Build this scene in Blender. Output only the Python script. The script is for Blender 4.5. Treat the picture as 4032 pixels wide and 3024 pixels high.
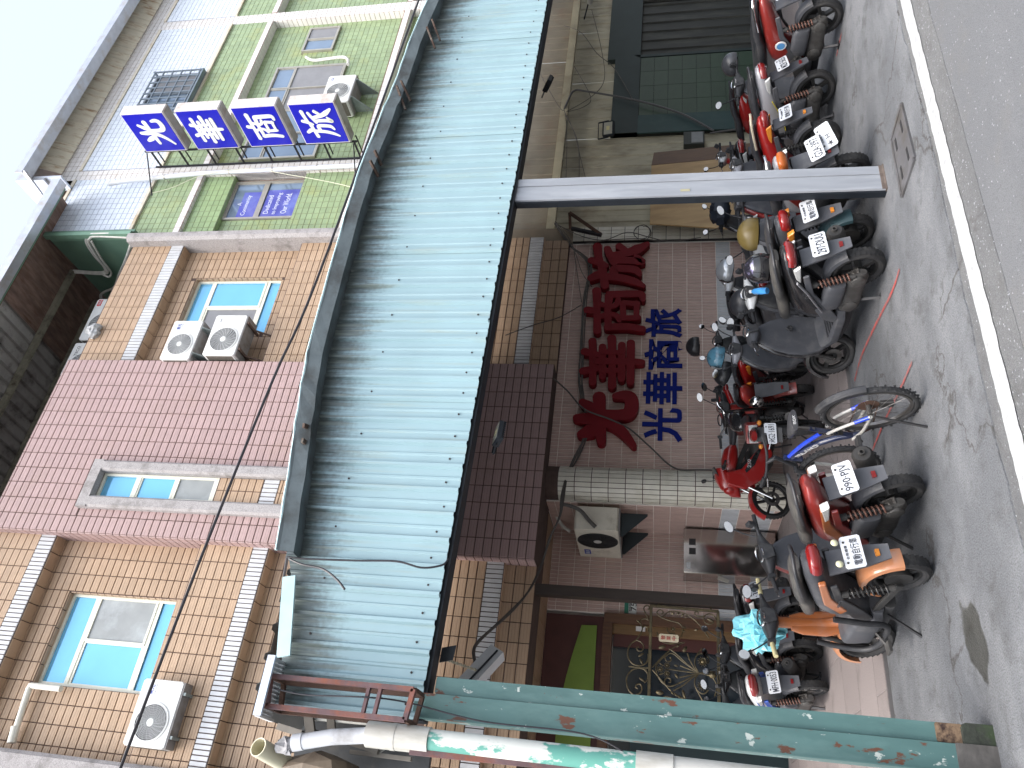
import bpy, math, random
from math import radians as rad, sin, cos, pi
from mathutils import Vector, Matrix
random.seed(7)
scene = bpy.context.scene
for o in list(bpy.data.objects): bpy.data.objects.remove(o)
COL = scene.collection

# ---------------------------------------------------------------- camera
# world axes: X along the street (right when upright), Y from the street into the buildings, Z up; camera stands at the origin
CAM_H = 1.8
RIGHT = Vector((0.850454, -0.525856, 0.014246))     # upright picture's right / down / forward in world space
DOWN = Vector((0.113631, 0.157196, -0.981008))
FWD = Vector((0.513630, 0.835921, 0.193442))
cam_d = bpy.data.cameras.new('camera')
cam = bpy.data.objects.new('camera', cam_d)
COL.objects.link(cam)
cam_d.sensor_fit = 'HORIZONTAL'; cam_d.sensor_width = 36.0; cam_d.lens = 27.04
cam_d.clip_start = 0.05; cam_d.clip_end = 3000
m3 = Matrix((DOWN, RIGHT, -FWD)).transposed()       # the phone was held sideways: picture is turned a quarter
cam.matrix_world = Matrix.Translation((0, 0, CAM_H)) @ m3.to_4x4()
scene.camera = cam

# ---------------------------------------------------------------- sky, sun, exposure
SUN_EL, SUN_AZ = rad(66), rad(-125)                  # veiled sun, almost overhead, up the street to the left
world = bpy.data.worlds.new('World'); scene.world = world; world.use_nodes = True
wn, wl = world.node_tree.nodes, world.node_tree.links
wn.clear()
sky = wn.new('ShaderNodeTexSky'); sky.sky_type = 'NISHITA'; sky.sun_disc = False
sky.sun_elevation = SUN_EL; sky.sun_rotation = SUN_AZ
sky.dust_density = 6.0; sky.air_density = 1.0; sky.ozone_density = 1.0
hsv = wn.new('ShaderNodeHueSaturation'); hsv.inputs['Saturation'].default_value = 0.6
bg = wn.new('ShaderNodeBackground'); bg.inputs['Strength'].default_value = 0.15
wo = wn.new('ShaderNodeOutputWorld')
wl.new(sky.outputs[0], hsv.inputs['Color']); wl.new(hsv.outputs[0], bg.inputs['Color']); wl.new(bg.outputs[0], wo.inputs['Surface'])
sun_d = bpy.data.lights.new('sun', 'SUN'); sun_d.energy = 1.05; sun_d.angle = rad(80); sun_d.color = (1, 0.97, 0.92)
sun = bpy.data.objects.new('sun', sun_d); COL.objects.link(sun)
sdir = Vector((sin(SUN_AZ) * cos(SUN_EL), cos(SUN_AZ) * cos(SUN_EL), sin(SUN_EL)))
sun.rotation_euler = sdir.to_track_quat('Z', 'Y').to_euler()
sun.location = (0, 0, 30)
vs = scene.view_settings
vs.view_transform = 'Standard'; vs.look = 'None'; vs.gamma = 1.0; vs.use_curve_mapping = False
vs.exposure = 1.75
scene.cycles.max_bounces = 6; scene.cycles.diffuse_bounces = 4; scene.cycles.glossy_bounces = 3; scene.cycles.transmission_bounces = 4
scene.cycles.caustics_reflective = False; scene.cycles.caustics_refractive = False; scene.cycles.use_denoising = True

# ---------------------------------------------------------------- helpers: measuring
def W(x, y, Y=None, X=None, Z=None):
    """photograph pixel (4032 x 3024) -> world point on a plane"""
    u, v = 3024 - y, x
    d = RIGHT * (u - 1512) + DOWN * (v - 2016) + FWD * 3028
    t = Y / d.y if Y is not None else (X / d.x if X is not None else (Z - CAM_H) / d.z)
    return Vector((d.x * t, d.y * t, CAM_H + d.z * t))

def px_area(P, w, h):
    c = Vector(P) - Vector((0, 0, CAM_H))
    return w * h / max(c.length_squared, .01)

# ---------------------------------------------------------------- helpers: materials
MATS = {}
def mat(name, col, rough=0.6, metal=0.0, var=0.12, scale=6.0, bump=0.0, bscale=60.0, dirt=None, dirt_amt=0.5, dscale=3.0,
        stretch=(1, 1, 1), spec=0.5, rnd=0.0, coat=0.0, trans=0.0, alpha=1.0, ior=1.45):
    """procedural surface: base colour with noise variation, optional second 'dirt' colour, fine bump"""
    if name in MATS: return MATS[name]
    m = bpy.data.materials.new(name); m.use_nodes = True
    n, l = m.node_tree.nodes, m.node_tree.links
    b = n['Principled BSDF']
    b.inputs['Roughness'].default_value = rough; b.inputs['Metallic'].default_value = metal
    b.inputs['Specular IOR Level'].default_value = spec
    b.inputs['Coat Weight'].default_value = coat; b.inputs['Coat Roughness'].default_value = 0.08
    b.inputs['Transmission Weight'].default_value = trans; b.inputs['Alpha'].default_value = alpha; b.inputs['IOR'].default_value = ior
    tc = n.new('ShaderNodeTexCoord'); mp = n.new('ShaderNodeMapping'); mp.inputs['Scale'].default_value = stretch
    l.new(tc.outputs['Object'], mp.inputs['Vector'])
    c = tuple(col) + (1,)
    out = None
    if var or rnd:
        no = n.new('ShaderNodeTexNoise'); no.inputs['Scale'].default_value = scale; no.inputs['Detail'].default_value = 3
        l.new(mp.outputs[0], no.inputs['Vector'])
        mr = n.new('ShaderNodeMapRange'); mr.inputs['From Min'].default_value = .25; mr.inputs['From Max'].default_value = .75
        mr.inputs['To Min'].default_value = 1 - var; mr.inputs['To Max'].default_value = 1 + var
        l.new(no.outputs[0], mr.inputs['Value'])
        val = mr.outputs[0]
        if rnd:
            oi = n.new('ShaderNodeObjectInfo'); ge = n.new('ShaderNodeNewGeometry')
            ad = n.new('ShaderNodeMath'); ad.operation = 'ADD'; l.new(oi.outputs['Random'], ad.inputs[0]); l.new(ge.outputs['Random Per Island'], ad.inputs[1])
            fr = n.new('ShaderNodeMath'); fr.operation = 'FRACT'; l.new(ad.outputs[0], fr.inputs[0])
            m2 = n.new('ShaderNodeMapRange'); m2.inputs['To Min'].default_value = 1 - rnd; m2.inputs['To Max'].default_value = 1 + rnd
            l.new(fr.outputs[0], m2.inputs['Value'])
            mu = n.new('ShaderNodeMath'); mu.operation = 'MULTIPLY'; l.new(val, mu.inputs[0]); l.new(m2.outputs[0], mu.inputs[1]); val = mu.outputs[0]
        vm = n.new('ShaderNodeVectorMath'); vm.operation = 'SCALE'; vm.inputs[0].default_value = col
        l.new(val, vm.inputs['Scale']); out = vm.outputs[0]
    else:
        rgb = n.new('ShaderNodeRGB'); rgb.outputs[0].default_value = c; out = rgb.outputs[0]
    if dirt is not None:
        dn = n.new('ShaderNodeTexNoise'); dn.inputs['Scale'].default_value = dscale; dn.inputs['Detail'].default_value = 5; dn.inputs['Roughness'].default_value = .65
        l.new(mp.outputs[0], dn.inputs['Vector'])
        dr = n.new('ShaderNodeMapRange'); dr.inputs['From Min'].default_value = .62 - .3 * dirt_amt; dr.inputs['From Max'].default_value = .78 - .2 * dirt_amt
        l.new(dn.outputs[0], dr.inputs['Value'])
        mx = n.new('ShaderNodeMix'); mx.data_type = 'RGBA'; mx.inputs['B'].default_value = tuple(dirt) + (1,)
        l.new(dr.outputs[0], mx.inputs['Factor']); l.new(out, mx.inputs['A']); out = mx.outputs['Result']
    l.new(out, b.inputs['Base Color'])
    if bump:
        bn = n.new('ShaderNodeTexNoise'); bn.inputs['Scale'].default_value = bscale; bn.inputs['Detail'].default_value = 2
        l.new(mp.outputs[0], bn.inputs['Vector'])
        bu = n.new('ShaderNodeBump'); bu.inputs['Strength'].default_value = bump; bu.inputs['Distance'].default_value = .01
        l.new(bn.outputs[0], bu.inputs['Height']); l.new(bu.outputs[0], b.inputs['Normal'])
    MATS[name] = m
    return m

# ---------------------------------------------------------------- helpers: meshes
class MB:
    """collects shapes, builds them as one mesh object"""
    def __init__(s): s.v = []; s.f = []; s.mi = []; s.cur = 0
    def add(s, vs_, fs):
        k = len(s.v); s.v += [tuple(p) for p in vs_]; s.f += [tuple(i + k for i in f) for f in fs]; s.mi += [s.cur] * len(fs); return s
    def box(s, x0, x1, y0, y1, z0, z1):
        return s.add([(x0, y0, z0), (x1, y0, z0), (x1, y1, z0), (x0, y1, z0), (x0, y0, z1), (x1, y0, z1), (x1, y1, z1), (x0, y1, z1)],
                     [(0, 3, 2, 1), (4, 5, 6, 7), (0, 1, 5, 4), (1, 2, 6, 5), (2, 3, 7, 6), (3, 0, 4, 7)])
    def cbox(s, x0, x1, y0, y1, z0, z1, c=.01):
        """box with chamfered vertical (Y-normal outline) edges"""
        p = [(x0 + c, z0), (x1 - c, z0), (x1, z0 + c), (x1, z1 - c), (x1 - c, z1), (x0 + c, z1), (x0, z1 - c), (x0, z0 + c)]
        return s.prism([(a, b) for a, b in p], y0, y1, 'xz')
    def prism(s, poly, a0, a1, plane='xz'):
        n = len(poly)
        def pt(p, a):
            if plane == 'xz': return (p[0], a, p[1])
            if plane == 'yz': return (a, p[0], p[1])
            return (p[0], p[1], a)
        vs_ = [pt(p, a0) for p in poly] + [pt(p, a1) for p in poly]
        fs = [tuple(range(n)), tuple(range(2 * n - 1, n - 1, -1))] + [(i, n + i, n + (i + 1) % n, (i + 1) % n) for i in range(n)]
        return s.add(vs_, fs)
    def bar(s, a, b, w, h=None, up=(0, 0, 1)):
        """rectangular bar between two points"""
        a, b = Vector(a), Vector(b); h = h or w; d = (b - a).normalized(); u = Vector(up)
        if abs(d.dot(u)) > .98: u = Vector((1, 0, 0))
        r_ = d.cross(u).normalized(); u = r_.cross(d)
        q = [a + r_ * i * w / 2 + u * j * h / 2 for i, j in ((-1, -1), (1, -1), (1, 1), (-1, 1))] + [b + r_ * i * w / 2 + u * j * h / 2 for i, j in ((-1, -1), (1, -1), (1, 1), (-1, 1))]
        return s.add(q, [(0, 3, 2, 1), (4, 5, 6, 7), (0, 1, 5, 4), (1, 2, 6, 5), (2, 3, 7, 6), (3, 0, 4, 7)])
    def tube(s, path, r, seg=8, closed=False, flat=None):
        """swept round tube; r a number or a list; flat=(a,b) scales the section"""
        P = [Vector(p) for p in path]; n = len(P); rs = r if isinstance(r, (list, tuple)) else [r] * n
        ref = Vector((0, 0, 1)); vs_ = []; prev = None
        for i, p in enumerate(P):
            if closed: d = P[(i + 1) % n] - P[i - 1]
            else: d = P[min(i + 1, n - 1)] - P[max(i - 1, 0)]
            d.normalize()
            if prev is None:
                rr = ref if abs(d.dot(ref)) < .9 else Vector((1, 0, 0))
                a = d.cross(rr).normalized()
            else:
                a = (prev - d * prev.dot(d)).normalized()
            prev = a; b = d.cross(a)
            fa, fb = flat or (1, 1)
            for k in range(seg):
                t = 2 * pi * k / seg; vs_.append(p + (a * cos(t) * fa + b * sin(t) * fb) * rs[i])
        fs = []
        for i in range(n if closed else n - 1):
            j = (i + 1) % n
            for k in range(seg): fs.append((i * seg + k, i * seg + (k + 1) % seg, j * seg + (k + 1) % seg, j * seg + k))
        if not closed: fs += [tuple(range(seg - 1, -1, -1)), tuple((n - 1) * seg + k for k in range(seg))]
        return s.add(vs_, fs)
    def lathe(s, prof, c=(0, 0, 0), axis='x', seg=24, closed=True, arc=None):
        """profile [(axial, radius)] turned about an axis through c"""
        n = len(prof); vs_ = []; a0, a1 = arc or (0, 2 * pi); full = arc is None
        m = seg if full else seg + 1
        for k in range(m):
            t = a0 + (a1 - a0) * k / seg
            for ax, r in prof:
                if axis == 'x': p = (ax, r * cos(t), r * sin(t))
                elif axis == 'y': p = (r * cos(t), ax, r * sin(t))
                else: p = (r * cos(t), r * sin(t), ax)
                vs_.append((p[0] + c[0], p[1] + c[1], p[2] + c[2]))
        fs = []
        for k in range(seg):
            k2 = (k + 1) % m
            for i in range(n if closed else n - 1):
                j = (i + 1) % n; fs.append((k * n + i, k2 * n + i, k2 * n + j, k * n + j))
        return s.add(vs_, fs)
    def sphere(s, c, r, seg=16, rings=10, v0=0, v1=pi, rot=None):
        if not isinstance(r, (list, tuple)): r = (r, r, r)
        vs_ = []
        for i in range(rings + 1):
            a = v0 + (v1 - v0) * i / rings
            for k in range(seg):
                t = 2 * pi * k / seg; p = Vector((r[0] * sin(a) * cos(t), r[1] * sin(a) * sin(t), r[2] * cos(a)))
                if rot: p = rot @ p
                vs_.append((p[0] + c[0], p[1] + c[1], p[2] + c[2]))
        fs = [(i * seg + k, (i + 1) * seg + k, (i + 1) * seg + (k + 1) % seg, i * seg + (k + 1) % seg) for i in range(rings) for k in range(seg)]
        return s.add(vs_, fs)
    def loft(s, secs, seg=16, axis='y', cap=True):
        """secs: (pos, centre_x, centre_z, half_w, half_h, power) along y: super-ellipse sections"""
        vs_ = []
        for (p, cx, cz, hw, hh, e) in secs:
            for k in range(seg):
                t = 2 * pi * k / seg; ct, st = cos(t), sin(t)
                x = cx + hw * math.copysign(abs(ct) ** (2 / e), ct); z = cz + hh * math.copysign(abs(st) ** (2 / e), st)
                vs_.append((x, p, z) if axis == 'y' else ((x, z, p) if axis == 'z' else (p, x, z)))
        n = len(secs); fs = [(i * seg + k, i * seg + (k + 1) % seg, (i + 1) * seg + (k + 1) % seg, (i + 1) * seg + k) for i in range(n - 1) for k in range(seg)]
        if cap: fs += [tuple(range(seg - 1, -1, -1)), tuple((n - 1) * seg + k for k in range(seg))]
        return s.add(vs_, fs)
    def quad(s, a, b, c, d): return s.add([a, b, c, d], [(0, 1, 2, 3)])
    def mesh(s, name, mats, smooth=False, bevel=0):
        me = bpy.data.meshes.new(name); me.from_pydata(s.v, [], s.f)
        for m in (mats if isinstance(mats, (list, tuple)) else [mats]): me.materials.append(m)
        if len(set(s.mi)) > 1: me.polygons.foreach_set('material_index', s.mi)
        if smooth:
            me.polygons.foreach_set('use_smooth', [True] * len(s.f))
            try: me.set_sharp_from_angle(angle=rad(smooth if smooth is not True else 40))
            except Exception: pass
        me.update()
        return me
    def build(s, name, mats, parent=None, smooth=False, loc=None, bevel=0, fix=True):
        me = s.mesh(name, mats, smooth)
        if fix:
            import bmesh
            bm = bmesh.new(); bm.from_mesh(me); bmesh.ops.recalc_face_normals(bm, faces=bm.faces); bm.to_mesh(me); bm.free()
        o = bpy.data.objects.new(name, me); COL.objects.link(o)
        if parent: o.parent = parent
        if loc: o.location = loc
        if bevel:
            md = o.modifiers.new('bevel', 'BEVEL'); md.width = bevel; md.segments = 2; md.limit_method = 'ANGLE'; md.angle_limit = rad(35)
        return o

def empty(name, loc=(0, 0, 0), rz=0.0, label=None, cat=None, group=None, rot=None):
    o = bpy.data.objects.new(name, None); COL.objects.link(o); o.location = loc; o.empty_display_size = .1
    o.rotation_euler = rot or (0, 0, rz)
    if label: tag(o, label, cat, group)
    return o
def tag(o, label, cat, group=None):
    o['label'] = label; o['category'] = cat
    if group: o['group'] = group
    return o
def struct(o): o['kind'] = 'structure'; return o
def link_mesh(name, me, parent=None, loc=(0, 0, 0), rot=(0, 0, 0), scale=None):
    o = bpy.data.objects.new(name, me); COL.objects.link(o); o.location = loc; o.rotation_euler = rot
    if parent: o.parent = parent
    if scale: o.scale = scale
    return o
def crom(pts, n=8):
    """smooth curve through points"""
    P = [Vector(p) for p in pts]; out = []
    for i in range(len(P) - 1):
        p0, p1, p2, p3 = P[max(i - 1, 0)], P[i], P[i + 1], P[min(i + 2, len(P) - 1)]
        for k in range(n):
            t = k / n; out.append(.5 * ((2 * p1) + (p2 - p0) * t + (2 * p0 - 5 * p1 + 4 * p2 - p3) * t * t + (3 * p1 - p0 - 3 * p2 + p3) * t ** 3))
    out.append(P[-1]); return out

# ---- lettering (built-in font, turned into meshes)
_txt = {}
def text_mesh(body, depth=0.002, offset=0.0, shear=0.0):
    key = (body, depth, offset, shear)
    if key in _txt: return _txt[key]
    cu = bpy.data.curves.new('lettering', 'FONT'); cu.body = body; cu.size = 1.0; cu.extrude = depth; cu.offset = offset; cu.shear = shear
    cu.align_x = 'CENTER'; cu.align_y = 'CENTER'; cu.resolution_u = 3
    ob = bpy.data.objects.new('lettering', cu); COL.objects.link(ob)
    dg = bpy.context.evaluated_depsgraph_get()
    me = bpy.data.meshes.new_from_object(ob.evaluated_get(dg))
    bpy.data.objects.remove(ob)
    xs = [v.co.x for v in me.vertices] or [0]; ys = [v.co.y for v in me.vertices] or [0]
    cx, cy = (min(xs) + max(xs)) / 2, (min(ys) + max(ys)) / 2
    for v in me.vertices: v.co.x -= cx; v.co.y -= cy
    w, h = max(xs) - min(xs), max(ys) - min(ys)
    _txt[key] = (me, w, h); return _txt[key]
def lettering(body, m, width, height, parent=None, M=None, name='lettering', depth=0.0012, offset=0.0):
    """lettering fitted in width x height; local XY plane, readable from +Z of matrix M"""
    me, w, h = text_mesh(body, depth / max(height, .01), offset)
    me2 = me.copy(); me2.materials.clear(); me2.materials.append(m)
    o = bpy.data.objects.new(name, me2); COL.objects.link(o)
    sx, sy = width / max(w, 1e-4), height / max(h, 1e-4)
    for v in me2.vertices: v.co = Vector((v.co.x * sx, v.co.y * sy, v.co.z * sy))
    if parent: o.parent = parent
    if M is not None: o.matrix_local = M
    return o
def frame(o, xaxis, yaxis):
    """matrix with given origin and x / y axes"""
    x = Vector(xaxis).normalized(); y = Vector(yaxis).normalized(); z = x.cross(y)
    m = Matrix((x, y, z)).transposed().to_4x4(); m.translation = Vector(o); return m
# ================================================================ SETTING: ground
def ground_mat(name, c1, c2, c3, sc, bump, crack=0.0, speck=0.0, rough=.85):
    m = bpy.data.materials.new(name); m.use_nodes = True
    n, l = m.node_tree.nodes, m.node_tree.links; b = n['Principled BSDF']; b.inputs['Roughness'].default_value = rough
    b.inputs['Specular IOR Level'].default_value = .35
    tc = n.new('ShaderNodeTexCoord')
    def noise(s, d=6, r=.6, st=(1, 1, 1)):
        mp = n.new('ShaderNodeMapping'); mp.inputs['Scale'].default_value = st; l.new(tc.outputs['Object'], mp.inputs['Vector'])
        t = n.new('ShaderNodeTexNoise'); t.inputs['Scale'].default_value = s; t.inputs['Detail'].default_value = d; t.inputs['Roughness'].default_value = r
        l.new(mp.outputs[0], t.inputs['Vector']); return t.outputs[0]
    def rng(v, a, bb):
        r_ = n.new('ShaderNodeMapRange'); r_.inputs['From Min'].default_value = a; r_.inputs['From Max'].default_value = bb; l.new(v, r_.inputs['Value']); return r_.outputs[0]
    def mix(f, a, bb):
        x = n.new('ShaderNodeMix'); x.data_type = 'RGBA'
        for s_, v in (('A', a), ('B', bb)):
            if isinstance(v, tuple): x.inputs[s_].default_value = v + (1,)
            else: l.new(v, x.inputs[s_])
        l.new(f, x.inputs['Factor']); return x.outputs['Result']
    big = noise(sc, 7, .62, (.7, 1.3, 1)); out = mix(rng(big, .42, .6), c1, c2)
    out = mix(rng(noise(sc * 3.7, 8, .7), .52, .7), out, c3)
    fine = noise(90 if not speck else 150, 3, .6)
    dark = n.new('ShaderNodeMix'); dark.data_type = 'RGBA'; dark.blend_type = 'MULTIPLY'; dark.inputs['Factor'].default_value = .75
    cr = n.new('ShaderNodeValToRGB'); cr.color_ramp.elements[0].position = .3; cr.color_ramp.elements[0].color = (.45, .45, .45, 1); cr.color_ramp.elements[1].position = .6
    l.new(fine, cr.inputs[0]); l.new(out, dark.inputs['A']); l.new(cr.outputs[0], dark.inputs['B']); out = dark.outputs['Result']
    if speck:
        vo = n.new('ShaderNodeTexVoronoi'); vo.inputs['Scale'].default_value = 120; l.new(tc.outputs['Object'], vo.inputs['Vector'])
        sp = rng(vo.outputs['Color'], 0, 1)
        wn_ = n.new('ShaderNodeSeparateColor'); l.new(vo.outputs['Color'], wn_.inputs[0])
        out = mix(rng(wn_.outputs[0], 1 - speck, 1.0), out, (.27, .28, .30))
        out = mix(rng(wn_.outputs[1], .8, 1.0), out, (.085, .088, .095))
    h = fine
    if crack:
        wob = noise(1.6, 5, .6); vm = n.new('ShaderNodeVectorMath'); vm.operation = 'ADD'
        sc_ = n.new('ShaderNodeVectorMath'); sc_.operation = 'SCALE'; sc_.inputs['Scale'].default_value = .9
        cmb = n.new('ShaderNodeCombineXYZ'); l.new(wob, cmb.inputs[0]); l.new(noise(2.1, 5, .6), cmb.inputs[1]); l.new(cmb.outputs[0], sc_.inputs[0])
        l.new(tc.outputs['Object'], vm.inputs[0]); l.new(sc_.outputs[0], vm.inputs[1])
        v2 = n.new('ShaderNodeTexVoronoi'); v2.feature = 'DISTANCE_TO_EDGE'; v2.inputs['Scale'].default_value = .62; l.new(vm.outputs[0], v2.inputs['Vector'])
        e = rng(v2.outputs['Distance'], 0, .009)
        keep = rng(noise(.9, 3, .5), .46, .54)
        mx = n.new('ShaderNodeMath'); mx.operation = 'MAXIMUM'; l.new(e, mx.inputs[0]); l.new(keep, mx.inputs[1])
        inv = n.new('ShaderNodeMath'); inv.operation = 'SUBTRACT'; inv.inputs[0].default_value = crack; 
        iv = n.new('ShaderNodeMath'); iv.operation = 'MULTIPLY'; iv.inputs[1].default_value = -crack; l.new(mx.outputs[0], iv.inputs[0])
        l.new(iv.outputs[0], inv.inputs[1]); a2 = n.new('ShaderNodeMath'); a2.operation = 'ADD'; a2.inputs[0].default_value = crack; l.new(iv.outputs[0], a2.inputs[1])
        out = mix(a2.outputs[0], out, (.045, .043, .04))
    l.new(out, b.inputs['Base Color'])
    bu = n.new('ShaderNodeBump'); bu.inputs['Strength'].default_value = bump; bu.inputs['Distance'].default_value = .01
    ad = n.new('ShaderNodeMath'); ad.operation = 'ADD'; l.new(h, ad.inputs[0]); l.new(noise(14, 6, .65), ad.inputs[1]); l.new(ad.outputs[0], bu.inputs['Height']); l.new(bu.outputs[0], b.inputs['Normal'])
    return m

def add_stain(m, pts, col):
    c = Vector((sum(p[0] for p in pts) / len(pts), sum(p[1] for p in pts) / len(pts)))
    a = Vector(pts[0]) - Vector(pts[4]); L = a.length / 2; a.normalize(); wdt = .17
    n, l = m.node_tree.nodes, m.node_tree.links; b = n['Principled BSDF']; ge = n.new('ShaderNodeNewGeometry')
    mp = n.new('ShaderNodeMapping'); mp.vector_type = 'TEXTURE'; mp.inputs['Location'].default_value = (c.x, c.y, 0); mp.inputs['Rotation'].default_value = (0, 0, math.atan2(a.y, a.x)); mp.inputs['Scale'].default_value = (L * 1.05, wdt, 1)
    l.new(ge.outputs['Position'], mp.inputs['Vector'])
    sx = n.new('ShaderNodeVectorMath'); sx.operation = 'MULTIPLY'; sx.inputs[1].default_value = (1, 1, 0); l.new(mp.outputs[0], sx.inputs[0])
    ln = n.new('ShaderNodeVectorMath'); ln.operation = 'LENGTH'; l.new(sx.outputs[0], ln.inputs[0])
    no = n.new('ShaderNodeTexNoise'); no.inputs['Scale'].default_value = 5; no.inputs['Detail'].default_value = 6; l.new(ge.outputs['Position'], no.inputs['Vector'])
    ad = n.new('ShaderNodeMath'); ad.operation = 'MULTIPLY_ADD'; ad.inputs[1].default_value = 1.5; l.new(no.outputs[0], ad.inputs[0]); l.new(ln.outputs['Value'], ad.inputs[2])
    r_ = n.new('ShaderNodeMapRange'); r_.inputs['From Min'].default_value = 1.62; r_.inputs['From Max'].default_value = 1.5; l.new(ad.outputs[0], r_.inputs['Value'])
    mx = n.new('ShaderNodeMix'); mx.data_type = 'RGBA'; mx.blend_type = 'MULTIPLY'; mx.inputs['B'].default_value = tuple(col) + (1,)
    src = b.inputs['Base Color'].links[0].from_socket; l.new(src, mx.inputs['A']); l.new(r_.outputs[0], mx.inputs['Factor']); l.new(mx.outputs['Result'], b.inputs['Base Color'])
    ro = n.new('ShaderNodeMapRange'); ro.inputs['To Min'].default_value = .8; ro.inputs['To Max'].default_value = .45; l.new(r_.outputs[0], ro.inputs['Value']); l.new(ro.outputs[0], b.inputs['Roughness'])
ASPH = ground_mat('asphalt', (.118, .123, .131), (.146, .151, .159), (.13, .128, .124), .35, .8, 0, .015, .8)
OLDASPH = ground_mat('old_asphalt_edge', (.10, .103, .107), (.13, .133, .136), (.085, .086, .085), .9, .8, .5, .03, .88)
CONC = ground_mat('worn_concrete', (.108, .114, .123), (.16, .167, .177), (.078, .081, .084), 1.1, 1.0, .95, 0, .8)
o = MB().quad((-400, -400, 0), (400, -400, 0), (400, 9, 0), (-400, 9, 0)).build('road', ASPH); struct(o)
# strip of older patched surface and the concrete apron with an uneven edge
rs = random.Random(3)
def ragged(name, y_edge, y_far, z, m, amp, x0=-14, x1=40, step=.12):
    pts = []; x = x0; w = 0
    while x <= x1:
        w = .86 * w + rs.uniform(-amp, amp); pts.append((x, y_edge + w)); x += step
    mb = MB(); n = len(pts)
    mb.add([(a, b, z) for a, b in pts] + [(a, y_far, z) for a, b in pts] + [(a, b - .01, z - .03) for a, b in pts],
           [(i, i + 1, n + i + 1, n + i) for i in range(n - 1)] + [(2 * n + i, 2 * n + i + 1, i + 1, i) for i in range(n - 1)])
    return struct(mb.build(name, m))
ragged('road_edge', 3.60, 9, .004, OLDASPH, .006)
ragged('pavement', 4.10, 14, .012, CONC, .02)
# white edge line with worn rim
lm = mat('road_paint', (.31, .32, .325), .6, 0, .12, 20, .15, 120, (.22, .225, .23), .45, 22)
mb = MB(); n = 0; pa, pb = [], []
x = -14.0
while x < 60:
    pa.append((x, 3.815 + rs.uniform(-.006, .006), .0095)); pb.append((x, 3.97 + rs.uniform(-.006, .006), .0095)); x += .06
n = len(pa); mb.add(pa + pb, [(i, i + 1, n + i + 1, n + i) for i in range(n - 1)])
struct(mb.build('edge_line', lm))
# wet oil patch on the apron (dark stain) and red spray marks
def blob(name, pts, z, m, jit=.02, parent=None, rr=None):
    rr = rr or rs
    P = crom([tuple(p) + (z,) for p in pts] + [tuple(pts[0]) + (z,)], 6)[:-1]
    P = [(p.x + rr.uniform(-jit, jit), p.y + rr.uniform(-jit, jit), z) for p in P]
    c = (sum(p[0] for p in P) / len(P), sum(p[1] for p in P) / len(P), z)
    mb = MB(); mb.add([c] + P, [(0, i + 1, (i + 1) % len(P) + 1) for i in range(len(P))])
    o = mb.build(name, m, parent); return o
wet = mat('damp_concrete', (.115, .112, .1), .45, 0, .25, 3, .3, 60, (.075, .072, .062), .5, 2)
def g2(x, y, z=0.): p = W(x, y, Z=z); return (p.x, p.y)
stain = [g2(*p) for p in ((3790, 2335), (3875, 2355), (3895, 2480), (3905, 2570), (3912, 2640), (3880, 2630), (3820, 2635), (3800, 2560), (3775, 2450))]
add_stain(CONC, stain, (.42, .41, .36))
redp = mat('red_spray_paint', (.30, .055, .048), .8, 0, .3, 12, 0, 60, (.15, .115, .115), .62, 16)
def stripe(name, pts, w, m, z):
    P = crom([tuple(p) + (z,) for p in pts], 8); mb = MB(); L, R_ = [], []
    for i, p in enumerate(P):
        d = (P[min(i + 1, len(P) - 1)] - P[max(i - 1, 0)]).normalized(); nrm = Vector((-d.y, d.x, 0)); ww = w * (.8 + .35 * rs.random())
        L.append(p + nrm * ww / 2); R_.append(p - nrm * ww / 2)
    n = len(P); mb.add(L + R_, [(i, i + 1, n + i + 1, n + i) for i in range(n - 1)]); return struct(mb.build(name, m))
stripe('red_paint_mark', [g2(*p) for p in ((3550, 1060), (3520, 1150), (3455, 1280), (3400, 1400), (3372, 1500))], .034, redp, .0175)
stripe('red_paint_mark', [g2(*p) for p in ((3600, 1425), (3555, 1530), (3505, 1630), (3465, 1720), (3420, 1830))], .03, redp, .018)
stripe('red_paint_mark', [g2(*p) for p in ((3320, 130), (3300, 220))], .03, redp, .018)

# porch floor: granite slabs on a low step
PORCH_Y, PORCH_Z = 6.78, .045
bed = mat('slab_joint', (.12, .115, .115), .9)
o = MB().box(-6, 16, PORCH_Y, 14, -.1, PORCH_Z - .006).build('porch_floor', bed); struct(o); porch = o
gran = mat('pink_granite', (.21, .185, .18), .5, 0, .45, 120, .12, 300, (.13, .115, .11), .35, 1.3, rnd=.06)
cells = {}
xs = -1.2
rowy = [(PORCH_Y, 7.1)] + [(7.1 + .6 * i, 7.7 + .6 * i) for i in range(9)]
rest = MB(); cnt = 0
for j, (y0, y1) in enumerate(rowy):
    i = 0; x = -1.0 + (.6 if j % 2 else 0)
    while x < 14:
        w = 1.2
        key = (j == 0)
        if key not in cells:
            cells[key] = MB().cbox(.003, w - .003, .003, (y1 - y0) - .003, -.02, 0, .002).mesh('slab', gran)
        link_mesh('slab', cells[key], porch, (x, y0, PORCH_Z)); x += w

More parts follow.
